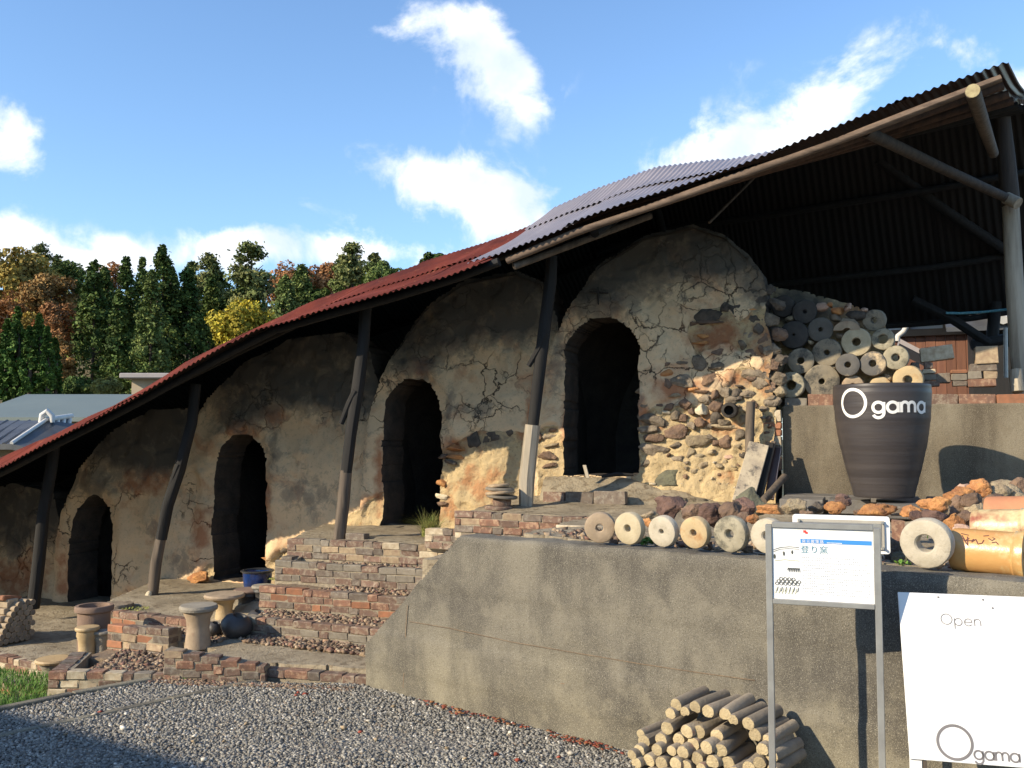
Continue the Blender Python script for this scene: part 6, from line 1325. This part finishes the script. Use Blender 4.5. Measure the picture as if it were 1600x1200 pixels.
for (px, py, z, r_, h, n, mt_, lab, lf) in [
 (1084, 789, 1.0, .085, .05, 300, LF['green'], 'dense bright green weed below the stony kiln wall', .007), (980, 771, 1.02, .07, .02, 80, LF['green'], 'sparse green weed beside the black sill brick', .006), (465, 902, .38, .10, .025, 120, LF['yellowgreen'], 'bluish green weed on the stair next to the blue pot', .007), (432, 906, .37, .07, .025, 70, LF['yellowgreen'], 'small weed close to the blue pot rim', .007),
 (518, 908, .38, .06, .025, 60, LF['green'], 'tiny weed in the middle of the stair ledge', .007), (598, 962, .22, .10, .03, 150, LF['yellowgreen'], 'yellow green weed where the stair meets the retaining wall', .008), (450, 948, .22, .12, .015, 90, LF['yellowgreen'], 'mossy weed at the foot of the rust red step', .007), (487, 998, .09, .05, .03, 60, LF['green'], 'weed below the grey green brick step', .008),
 (300, 1058, 0.0, .09, .03, 110, LF['bright'], 'green weed at the foot of the low purple brown wall', .008), (378, 1055, 0.0, .12, .04, 180, LF['bright'], 'larger green weed near the kerb at the right of the low wall', .009), (310, 912, .0, .01, .01, 4, LF['green'], None, .004), (200, 914+0, .1, .01, .01, 4, LF['green'], None, .004),
 (232, 988, .03, .05, .03, 60, LF['yellowgreen'], 'little weed against the orange brick wall', .007), (212, 952, .1, .12, .012, 120, LF['yellowgreen'], 'flat yellowish moss on the edge of the second terrace', .007), (1210, 1192, .05, .09, .08, 110, LF['bright'], 'clover clump at the left foot of the info sign', .011), (1245, 1172, .04, .06, .10, 60, LF['bright'], 'clover sprig between the legs of the info sign', .012),
 (1305, 1188, .05, .11, .08, 150, LF['bright'], 'broad clover clump between the two sign legs', .012), (1240, 1196, .05, .08, .05, 70, LF['bright'], 'low clover right of the left sign leg', .011), (1011, 851, 1.0, .03, .045, 30, LF['green'], 'sprout between the second and third discs', .012), (1449, 838, 1.05, .015, .035, 12, LF['green'], 'sprig growing in the hole of the biggest disc', .01),
 (1410, 882, 1.0, .03, .02, 24, LF['bright'], 'tiny weed left of the biggest disc', .008), (1573, 897, 1.0, .025, .025, 26, LF['yellowgreen'], 'tiny weed under the rim of the yellow cylinder', .008), (1526, 893, 1.0, .015, .012, 10, LF['yellowgreen'], 'tiny moss under the middle of the yellow cylinder', .006), (1085, 838, 1.04, .01, .02, 8, LF['green'], 'sprig in the hole of the yellowish disc', .008)]:
    if lab: weed(px, py, z, r_, h, n, mt_, lab, lf)
# grass strip at the far left
rg = np.random.default_rng(5); q = rg.uniform((-6.3, 3.2), (-4.3, 5.05), (30000, 2)); q = q[psdf(q, np.array([(-5.9, 3.2), (-5.0, 3.3), (-4.72, 3.98), (-4.42, 4.72), (-4.85, 4.95), (-5.5, 5.05), (-6.4, 5.15)])) < 0][:14000]
xy = q[:, :1]*np.array(KD)[None, :2]+q[:, 1:]*np.array(ND)[None, :2]; bs = K(-5, 4.4, -.13)
g = blades('grass', None, bs, len(xy), 0, .06, .8, LF['bright'], kind='stuff', wd=.0028, reg=xy.tolist()); g['label'] = 'bright green grass strip beside the gravel at the far left'

# ------------------------------------------------------------------ trees on the hill
def leafyquads(C, S, seed, outward=None):
    r = np.random.default_rng(seed); n = len(C); a = r.normal(size=(n, 3)); 
    if outward is not None: a = a*.7+outward
    a /= np.linalg.norm(a, axis=1)[:, None]; t = np.cross(a, r.normal(size=(n, 3))); t /= np.linalg.norm(t, axis=1)[:, None]; b = np.cross(a, t); S = S[:, None]
    V = np.stack([C-t*S-b*S*.5, C+t*S*.9-b*S*.6, C+t*S+b*S*.5, C-t*S*.7+b*S*.7], 1).reshape(-1, 3); return V, np.arange(4*n).reshape(n, 4)
FM = {}
def fol(name, c1, c2, sc=.9):
    m = mat(name, c1, c2, sc, rough=.75, bump=0, detail=4, contrast=2.0, spec=.15, attr='col'); return m
FM['cedar'] = fol('cedar_foliage', (.040, .072, .020), (.115, .15, .040)); FM['cypress'] = fol('cypress_foliage', (.045, .095, .022), (.085, .14, .032), 1.2); FM['pine'] = fol('pine_foliage', (.09, .115, .038), (.19, .19, .075)); FM['pinebright'] = fol('bright_conifer_foliage', (.09, .13, .035), (.15, .18, .06)); FM['orange'] = fol('rusty_foliage', (.36, .175, .075), (.26, .125, .055)); FM['brown'] = fol('brown_foliage', (.32, .18, .07), (.20, .13, .05)); FM['ochre'] = fol('ochre_foliage', (.34, .25, .06), (.22, .16, .05)); FM['yellow'] = fol('yellow_foliage', (.42, .33, .035), (.30, .25, .04)); FM['pale'] = fol('pale_foliage', (.23, .22, .07), (.14, .15, .05)); FM['bark'] = mat('bark', (.07, .05, .035), (.04, .03, .022), 3, bump=0)
def tree(px, ytop, ybot, wpx, kind, D, matk, label, name, n=None):
    top = PY(px, ytop, D); bot = PY(px, ybot, D); H_ = top.z-bot.z; R_ = wpx/2*D/F; r = np.random.default_rng(abs(int(px*31+ytop))); gz = min(GZ(bot.x, D), bot.z)
    base = Vector((bot.x, D, gz-.3)); t_ = thing(name, label, 'tree', base, 'trees on the hillside behind')
    if kind in ('cedar', 'cypress'):
        n = n or 8500; nb = 190 if kind == 'cedar' else 90; ht = r.random(nb)**.85; an = r.uniform(0, 6.283, nb); prof = (1-ht)**(.62 if kind == 'cedar' else .75)*(.9+.25*r.random(nb)); prof = np.minimum(prof, .95 if kind == 'cedar' else 1)
        if kind == 'cypress': prof = np.sin(np.clip(1-ht, 0, 1)*2.2)**.8*.95*(.85+.25*r.random(nb))
        cid = r.integers(0, nb, n); rad = np.sqrt(r.uniform(.05, 1, n)); R0 = prof[cid]*R_*1.08; C = np.c_[np.cos(an[cid])*R0*rad, np.sin(an[cid])*R0*rad, ht[cid]*H_-(R0*rad)*.25]
        C += r.normal(0, 1, (n, 3))*np.array([.11, .11, .13])*R_*1.0*(.55+.45*(1-ht[cid]))[:, None]; S = r.uniform(.35, 1, n)*max(.11, R_*.085)
    elif kind == 'pine':
        n = n or 5200; nb = 30; ht = np.sort(r.uniform(.25, 1, nb)); an = r.uniform(0, 6.283, nb); rr_ = (1-ht)**.5*.9*R_*r.uniform(.6, 1.15, nb); cid = r.integers(0, nb, n)
        tt = np.sqrt(r.uniform(.12, 1, n)); C = np.c_[np.cos(an[cid])*rr_[cid]*tt, np.sin(an[cid])*rr_[cid]*tt, ht[cid]*H_+rr_[cid]*tt*.45+r.normal(0, .05, nb)[cid]*R_]; C += r.normal(0, 1, (n, 3))*np.array([.14, .14, .07])*R_; S = r.uniform(.4, 1, n)*max(.1, R_*.07)
    else:
        n = n or 7500; nb = 44; dirs = r.normal(size=(nb, 3)); dirs /= np.linalg.norm(dirs, axis=1)[:, None]; cc = dirs*np.array([R_, R_, H_/2])*r.uniform(.45, .84, (nb, 1))+np.array([0, 0, H_*.52]); cid = r.integers(0, nb, n)
        q_ = r.normal(size=(n, 3)); q_ /= np.linalg.norm(q_, axis=1)[:, None]; C = cc[cid]+q_*R_*.30*r.uniform(.7, 1.05, (n, 1))*np.array([1, 1, .8]); S = r.uniform(.35, 1, n)*max(.09, R_*.06)
    out_ = C-np.array([0, 0, H_*.4]); out_ /= np.linalg.norm(out_, axis=1)[:, None]+1e-6
    V, Fq = leafyquads(C, S, abs(int(px+ytop)), out_*.8); V[:, 2] += bot.z-base.z; cl = r.uniform(.62, 1.38, int(cid.max())+1)[cid]*r.uniform(.85, 1.15, len(cid)); cw = np.c_[cl*r.uniform(.94, 1.06, len(cl)), cl, cl*.95]; link('crown', npmesh('crown', V, Fq, FM[matk], False, {'col': np.repeat(cw, 4, 0).astype(np.float32)}), t_)
    b = MB(); w0 = max(.12, R_*.09); b.tube([base, base+UP*(bot.z-base.z+H_*.5)+Vector((.1, 0, 0)), base+UP*(bot.z-base.z+H_*(.93 if kind != 'round' else .75))], [w0, w0*.6, .03], 8)
    for k_ in range(7):
        a = k_*2.4; h_ = bot.z-base.z+H_*(.3+.08*k_); s0 = base+UP*h_; b.tube([s0, s0+Vector((math.cos(a), math.sin(a), .5))*R_*.55], [w0*.35, .02], 5)
    b.build('trunk', FM['bark'], t_)
T_ = [  # px, top, bottom, width, kind, distance, foliage, label, name
 (28, 383, 520, 120, 'round', 74, 'ochre', 'olive gold broadleaf tree at the top left corner of the wood', 'broadleaf_tree'), (76, 420, 530, 92, 'round', 68, 'brown', 'rounded rusty brown tree left of the tall cedars', 'broadleaf_tree'), (8, 450, 580, 66, 'round', 66, 'orange', 'rust coloured tree at the left picture edge', 'broadleaf_tree'), (92, 470, 580, 84, 'round', 62, 'orange', 'light orange tree under the rounded rusty one', 'broadleaf_tree'), (96, 520, 622, 50, 'round', 58, 'brown', 'greyish brown thin tree right of the narrow cypresses', 'broadleaf_tree'), (45, 480, 600, 60, 'round', 64, 'ochre', 'yellow brown tree behind the narrow cypresses', 'broadleaf_tree'),
 (62, 383, 480, 56, 'pine', 80, 'pine', 'dark pine top just right of the olive gold tree', 'pine_tree'), (112, 398, 500, 70, 'round', 78, 'cedar', 'dark green round tree on the ridge behind the rusty one', 'broadleaf_tree'), (170, 408, 470, 46, 'round', 82, 'orange', 'small orange tree peeping between two tall cedars', 'broadleaf_tree'), (90, 400, 470, 40, 'pine', 84, 'pine', 'thin pine on the ridge at the left', 'pine_tree'),
 (24, 482, 618, 34, 'cypress', 42, 'cypress', 'tallest narrow cypress leftmost in the near row', 'cypress'), (43, 512, 620, 24, 'cypress', 41, 'cypress', 'second narrow cypress in the near row', 'cypress'), (58, 492, 620, 27, 'cypress', 42, 'cypress', 'third narrow cypress with a pointed top', 'cypress'), (71, 512, 620, 22, 'cypress', 41, 'cypress', 'fourth narrow cypress in the near row', 'cypress'), (84, 530, 620, 20, 'cypress', 42, 'cypress', 'short rightmost cypress in the near row', 'cypress'), (8, 500, 620, 26, 'cypress', 42, 'cypress', 'narrow cypress cut by the left picture edge', 'cypress'),
 (142, 412, 618, 74, 'cedar', 60, 'cedar', 'broad dark cedar leftmost of the tall ones', 'cedar'), (192, 404, 616, 66, 'cedar', 62, 'cedar', 'tall dark cedar second from the left', 'cedar'), (182, 455, 612, 50, 'cedar', 57, 'cedar', 'shorter brighter cedar before the second tall one', 'cedar'), (250, 388, 612, 80, 'cedar', 60, 'cedar', 'highest pointed cedar in the wood', 'cedar'), (232, 425, 612, 66, 'cedar', 57, 'pinebright', 'olive green cedar left of the highest one', 'cedar'), (290, 420, 605, 78, 'cedar', 61, 'cedar', 'wide dark cedar right of the highest one', 'cedar'), (218, 404, 600, 46, 'cedar', 66, 'cedar', 'dark cedar between the second and the highest', 'cedar'), (330, 430, 580, 60, 'cedar', 64, 'cedar', 'dark cedar left of the spreading pine', 'cedar'), (268, 420, 480, 34, 'cedar', 72, 'cedar', 'small cedar tip behind the highest cedar', 'cedar'), (160, 420, 560, 60, 'cedar', 70, 'cedar', 'cedar filling the gap behind the first two', 'cedar'),
 (326, 402, 490, 62, 'pine', 70, 'pine', 'ragged thin pine left of the spreading pine', 'pine_tree'), (390, 384, 540, 100, 'pine', 62, 'pine', 'wide spreading pine with ragged top', 'pine_tree'), (385, 430, 560, 90, 'cedar', 66, 'cedar', 'dark cedar under the spreading pine', 'cedar'), (300, 412, 500, 40, 'pine', 74, 'pine', 'small pine tip on the ridge', 'pine_tree'),
 (455, 405, 500, 90, 'round', 74, 'orange', 'orange broadleaf tree left of the middle conifers', 'broadleaf_tree'), (510, 410, 480, 80, 'round', 76, 'orange', 'pale orange tree between the green conifers', 'broadleaf_tree'), (470, 415, 520, 62, 'cedar', 60, 'pinebright', 'bright pointed conifer standing before the orange trees', 'cedar'), (445, 432, 520, 52, 'cedar', 58, 'pinebright', 'lower bright conifer to the left of the pointed one', 'cedar'), (500, 448, 500, 50, 'round', 60, 'cedar', 'dark bush behind the roof edge', 'broadleaf_tree'),
 (548, 382, 470, 60, 'pine', 58, 'pine', 'tall loose pine near the middle of the roof line', 'pine_tree'), (545, 400, 480, 62, 'round', 60, 'pinebright', 'green tree under the loose pine', 'broadleaf_tree'), (592, 406, 470, 64, 'round', 56, 'pinebright', 'round green tree right of the loose pine', 'broadleaf_tree'), (585, 398, 440, 30, 'pine', 60, 'pine', 'thin pine tip above the round green tree', 'pine_tree'), (678, 393, 440, 46, 'round', 50, 'cedar', 'small dark treetop peeping over the red roof', 'broadleaf_tree'), (620, 420, 470, 60, 'round', 54, 'cedar', 'dark tree behind the roof right of the round one', 'broadleaf_tree'),
 (376, 462, 560, 104, 'round', 46, 'yellow', 'golden yellow tree rising behind the red roof', 'broadleaf_tree'), (165, 590, 622, 48, 'round', 44, 'pale', 'pale yellowish bush behind the long grey roof', 'shrub'), (125, 590, 625, 60, 'round', 46, 'cedar', 'dark bush left of the pale one', 'shrub'), (420, 500, 570, 60, 'round', 50, 'cedar', 'dark tree right of the golden yellow one', 'broadleaf_tree')]
rf = random.Random(17)
for k_ in range(26):
    px = -20+k_*26+rf.uniform(-8, 8); kind_, mk = rf.choice([('cedar', 'cedar'), ('cedar', 'cedar'), ('round', 'brown'), ('round', 'pale'), ('cedar', 'pinebright'), ('round', 'cedar')])
    look = {('cedar', 'cedar'): 'dark cedar', ('round', 'brown'): 'brown broadleaf tree', ('round', 'pale'): 'olive broadleaf tree', ('cedar', 'pinebright'): 'light green conifer', ('round', 'cedar'): 'dark green broadleaf tree'}[kind_, mk]
    T_.append((px, 440+rf.uniform(-14, 18)-(6 if px < 300 else 0), 612-(px > 330)*60, rf.uniform(56, 84), kind_, 82+rf.uniform(-3, 6), mk, '%s in the back rank of the wood, %s from the left' % (look, ['first', 'second', 'third', 'fourth', 'fifth', 'sixth', 'seventh', 'eighth', 'ninth', 'tenth', 'eleventh', 'twelfth', 'thirteenth', 'fourteenth', 'fifteenth', 'sixteenth', 'seventeenth', 'eighteenth', 'nineteenth', 'twentieth', 'twenty-first', 'twenty-second', 'twenty-third', 'twenty-fourth', 'twenty-fifth', 'twenty-sixth'][k_]), 'cedar' if kind_ == 'cedar' else 'broadleaf_tree', 3200))
for a in T_: tree(*a)

# ------------------------------------------------------------------ buildings at the left
M['green_roof'] = mat('grey_green_roof', (.15, .175, .155), (.13, .155, .14), .6, rough=.55, bump=.1, bscale=6, c3=(.13, .17, .16), s3=3, f3=.6); M['tan_wall'] = mat('tan_plaster', (.40, .32, .23), (.34, .27, .19), 1.5, bump=.1); M['brown_wall'] = mat('brown_cladding', (.19, .13, .09), (.14, .10, .07), 2, bump=.2); M['tile'] = mat('grey_clay_tile', (.085, .085, .085), (.055, .055, .056), 4, rough=.4, bump=.2, bscale=20); M['glass'] = mat('window_glass', (.10, .13, .17), (.07, .09, .12), 1, rough=.1, bump=0, spec=.8); M['white_trim'] = mat('pale_trim', (.62, .60, .56), (.54, .52, .48), 5, bump=.1); M['flat_roof'] = mat('flat_roof_edge', (.33, .29, .28), (.28, .25, .24), 3, bump=.1)
def wbox(b, P0, P1, zlo, zhi, dep):
    """box whose front face runs from P0 to P1 (plan), going back by dep"""
    a = Vector((P0[0], P0[1], 0)); c = Vector((P1[0], P1[1], 0)); d = (c-a); ln = d.length; d.normalize(); inn = Vector((-d.y, d.x, 0)); b.box((a+c)/2+inn*dep/2+UP*(zlo+zhi)/2, d*ln/2, inn*dep/2, UP*(zhi-zlo)/2)
def hx(px, py, D): q = PY(px, py, D); return q
D1 = 26.0; e0 = hx(-60, 652, D1); e1 = hx(262, 652, D1); r0_ = hx(-60, 616, D1+3.4); r1_ = hx(270, 616, D1+3.4)
hA = thing('long_house', 'long low house with a plain grey green roof at the left behind the kiln roof', 'house', Vector((e0.x, D1, -.75)))
b = MB(); y0 = D1+.5; b.box(Vector(((e0.x+e1.x)/2, D1+3.4, (e0.z-.02-.75)/2)), Vector(((e1.x-e0.x)/2-.25, 0, 0)), Vector((0, 2.9, 0)), UP*((e0.z-.02+.75)/2)); b.build('wall', M['tan_wall'], hA)
b = MB(); th = .12
for sgn in (1, -1):
    y1 = D1+3.4; ya = D1 if sgn == 1 else D1+6.8; b.add([Vector((e0.x, ya, e0.z)), Vector((e1.x, ya, e0.z)), Vector((r1_.x, y1, r0_.z)), Vector((e0.x, y1, r0_.z)), Vector((e0.x, ya, e0.z-th)), Vector((e1.x, ya, e0.z-th)), Vector((r1_.x, y1, r0_.z-th)), Vector((e0.x, y1, r0_.z-th))], [(0, 1, 2, 3), (4, 7, 6, 5), (0, 4, 5, 1), (1, 5, 6, 2), (0, 3, 7, 4)])
b.build('roof', M['green_roof'], hA)
for px in (8, 60, 100, 140):
    q0 = hx(px, 664, D1+.5); q1 = hx(px+24, 692, D1+.5); b = MB(); b.box(Vector(((q0.x+q1.x)/2, D1+.49, (q0.z+q1.z)/2)), Vector(((q1.x-q0.x)/2, 0, 0)), Vector((0, .03, 0)), UP*(q0.z-q1.z)/2); wn = b.build('window', M['white_trim'], hA)
    b = MB(); b.box(Vector(((q0.x+q1.x)/2, D1+.455, (q0.z+q1.z)/2)), Vector(((q1.x-q0.x)/2-.05, 0, 0)), Vector((0, .01, 0)), UP*((q0.z-q1.z)/2-.05)); o = b.build('pane', M['glass'], wn, loc=None); o.location = (0, 0, 0)
for px in (4, 27, 34, 52): q0 = hx(px, 655, D1+.3); q1 = hx(px, 700, D1+.3); b = MB(); b.tube([q0, q1], .045, 8); b.build('downpipe', M['white_trim'] if px != 34 else M['brown_wall'], hA)
D2 = 36; q0 = hx(206, 588, D2); q1 = hx(300, 625, D2); hB_ = thing('flat_roofed_hut', 'small tan flat roofed hut peeping over the red roof edge', 'hut', Vector((q0.x, D2, -.7)))
b = MB(); b.box(Vector(((q0.x+q1.x)/2, D2+1.6, (q0.z-.7)/2)), Vector(((q1.x-q0.x)/2, 0, 0)), Vector((0, 1.6, 0)), UP*((q0.z+.7)/2)); b.build('wall', M['tan_wall'], hB_)
q2 = hx(188, 583, D2-.5); q3 = hx(188, 591, D2-.5); b = MB(); b.box(Vector(((q2.x+q1.x)/2, D2+1.6, (q2.z+q3.z)/2)), Vector(((q1.x-q2.x)/2, 0, 0)), Vector((0, 2.2, 0)), UP*(q2.z-q3.z)/2, .03); b.build('roof', M['flat_roof'], hB_)
# tiled roof with white plastered ridge
D3 = 17.0; hC = thing('tiled_house', 'dark tiled house with a white ridge line and ridge end ornament', 'house', hx(-60, 700, D3))
ra, rb_ = hx(18, 694, D3), hx(74, 657, D3+1.2); rc = hx(112, 652, D3+2.2); ea = hx(-90, 694, D3+.3)
b = MB()
pl_ = [ra+Vector((-3.2, .2, 0)), ra, rb_, rb_+Vector((-3.2, .4, 0))]; pr_ = [ra, ra+Vector((2.4, 0, -.5)), rc+Vector((1.8, 0, -.35)), rb_]
for P4 in (pl_, pr_): b.add(P4+[p_-UP*.1 for p_ in P4], [(0, 1, 2, 3), (7, 6, 5, 4), (0, 4, 5, 1), (1, 5, 6, 2), (3, 2, 6, 7), (0, 3, 7, 4)])
b.build('roof', M['tile'], hC)
b = MB(); b.tube([ra+UP*.02, rb_+UP*.03], .035, 10); b.build('ridge', M['white_trim'], hC, smooth=True)
b = MB(); b.tube([rb_+UP*.02, rc+UP*.03], .05, 10); b.build('ridge', M['white_trim'], hC, smooth=True)
b = MB(); c_ = rb_+UP*.06; b.tube([c_+Vector((-.10, -.05, -.10)), c_+Vector((-.08, -.05, .05)), c_+Vector((.02, -.05, .12)), c_+Vector((.12, -.05, .03)), c_+Vector((.13, -.05, -.1))], [.05, .055, .06, .055, .04], 10); b.build('ridge_ornament', M['white_trim'], hC, smooth=True)
for k_ in range(9):
    c_ = ra.lerp(rb_, 0)+Vector((-.15-.22*k_, .02, .0)); b = MB(); b.tube([c_, c_+Vector((0, 1.3, (rb_.z-ra.z)*.98))], .035, 8); b.build('tile_row', M['tile'], hC, smooth=True)
for k_ in range(8):
    c_ = rb_.lerp(rc, (k_+.5)/8); b = MB(); b.tube([c_-UP*.02, c_+Vector((.12, -.3, -.22))], .035, 8); b.build('tile_row', M['white_trim'] if k_ % 2 else M['tile'], hC, smooth=True)
b = MB(); b.box(hx(-10, 730, D3+1.6), Vector((2.6, 0, 0)), Vector((0, 1, 0)), UP*.42); b.box(hx(60, 735, D3+2.4), Vector((1.8, 0, 0)), Vector((0, .4, 0)), UP*.5); b.build('wall', M['tan_wall'], hC)

# ------------------------------------------------------------------ brown wooden house behind the right end
v4 = 15.0; hD = thing('wooden_house', 'brown boarded house with white plaster panels seen under the right end of the shed roof', 'house', K(1, v4, 1.6))
M['plank'] = mat('brown_planks', (.20, .088, .052), (.145, .062, .04), 4, bump=.3, bscale=30, stretch=(4, 4, .3), rand=.2); M['plaster'] = mat('white_plaster', (.62, .62, .63), (.56, .56, .57), 2, bump=.05)
ul = PV(1340, 520, v4).dot(KD); ur = PV(1720, 520, v4).dot(KD); zs = PV(1440, 524, v4).z; zl = 1.0; zp = PV(1440, 480, v4).z+.4
b = MB(); b.box(K((ul+ur)/2, v4+1.5, (zl+zp)/2), KD*(ur-ul)/2, ND*1.45, UP*(zp-zl)/2); b.build('wall', M['plaster'], hD)
x = ul; k_ = 0
while x < ur:
    w_ = .135; b = MB(); b.box(K(x+w_/2, v4+.03-.006*(k_ % 2), (zl+zs)/2), KD*(w_/2-.003), ND*.012, UP*(zs-zl)/2); b.build('plank', M['plank'], hD); x += w_; k_ += 1
for px in (1415, 1480, 1545, 1600): uu = PV(px, 500, v4).dot(KD); b = MB(); b.box(K(uu, v4+.02, (zs+zp)/2), KD*.06, ND*.05, UP*(zp-zs)/2); b.build('upright', M['brown_wall'], hD)
b = MB(); b.box(K((ul+ur)/2, v4, zs+.04), KD*(ur-ul)/2, ND*.06, UP*.05); b.build('rail', M['brown_wall'], hD)
b = MB()
for sgn in (0,):
    z1 = zp+.05; b.box(K((ul+ur)/2, v4+1.2, z1+.35), KD*((ur-ul)/2+.4), ND*2.0+UP*.75, (UP*2.0-ND*.75).normalized()*.06)
b.build('roof', M['tile'], hD)
v6 = 12.0; b = MB(); pa, pb_ = PV(1405, 526, v6), PV(1456, 552, v6); b.box((pa+pb_)/2-UP*.05+ND*.6, (pb_-pa)/2, ND*.6, UP*.03); tag(b.build('lean_to_roof', M['flat_roof'], loc=pa), 'small sloping grey lean-to roof left of the tilted pale brick', 'lean-to')
b = MB(); b.tube([PV(1423, 498, 11.5), PV(1412, 518, 11.5), PV(1403, 525, 11.5), PV(1402, 533, 11.5)], .03, 10); tag(b.build('white_pipe', M['white_trim'], loc=PV(1402, 533, 11.5), smooth=True), 'bent white pipe in front of the brown house', 'pipe')
b = MB(); pts = [PV(1478, 489, 10.6), PV(1500, 489.5, 10.6), PV(1530, 488, 10.6), PV(1560, 485, 10.5), PV(1604, 480, 10.3)]; b.tube(pts, .013, 8); M['rope'] = mat('blue_rope', (.05, .28, .38), (.25, .5, .55), 60, bump=.5); tag(b.build('blue_rope', M['rope'], loc=pts[0], smooth=True), 'light blue rope stretched below the shed roof', 'rope')
# tiled roof and dark shed at the far right edge
hE = thing('tiled_roof_house', 'grey tiled roof corner glimpsed between the posts at the right edge', 'house', PV(1600, 520, 14))
b = MB()
for k_ in range(7):
    c_ = PV(1556+k_*12, 500, 13.2); b.tube([c_, c_+ND*1.5+UP*.85], .06, 8)
b.build('tile_row', M['white_trim'], hE, smooth=True); b = MB(); c_ = PV(1600, 503, 13.3); b.box(c_+ND*.8+UP*.38, KD*.9, ND*.8+UP*.44, UP*.03); b.build('roof', M['tile'], hE)
b = MB(); b.box(PV(1615, 560, 13.8), KD*.75, ND*.3, UP*1.0); b.build('wall', M['wood_dark'], hE)
b = MB(); b.tube([PV(1571, 512, 9.6), PV(1572, 590, 9.6)], .018, 10); tag(b.build('grey_pipe', M['steel'], loc=PV(1572, 590, 9.6)), 'thin grey pipe standing left of the big end post', 'pipe')
b = MB(); b.tube([PV(1590, 612, 8.55), PV(1586, 578, 8.58)], [.05, .052], 10, jit=.05); tag(b.build('stump', M['wood_light'], loc=PV(1590, 612, 8.55), smooth=True), 'short pale post stub beside the big end post', 'stub')
# the house at our back whose eave throws the shade on the gravel
sx, sy = -8.75, 1.1; shift = Vector((sd.x, sd.y, 0)).normalized()
edge_a, edge_b = PZ(20, 1112, 0), PZ(340, 1200, 0); ed = (edge_b-edge_a).normalized(); Hh = 4.0; back = sd*(Hh/sd.z)
c_ = edge_a+back; nb_ = Vector((-ed.y, ed.x, 0)); nb_ = nb_ if nb_.dot(Vector((0, -1, 0))) > 0 else -nb_
hF = thing('neighbour_house', 'plain plastered house behind the photographer that shades the gravel corner', 'house', Vector((c_.x, c_.y, 0)))
m_ = c_+ed*1.5; b = MB(); b.box(Vector((m_.x, m_.y, Hh/2))+nb_*2.6, ed*6.2, nb_*2.3, UP*(Hh/2-.06)); b.build('wall', M['tan_wall'], hF)
b = MB(); b.box(Vector((m_.x, m_.y, Hh-.05))+nb_*2.6, ed*6.5, nb_*2.6, UP*.05); b.build('roof', M['tile'], hF)
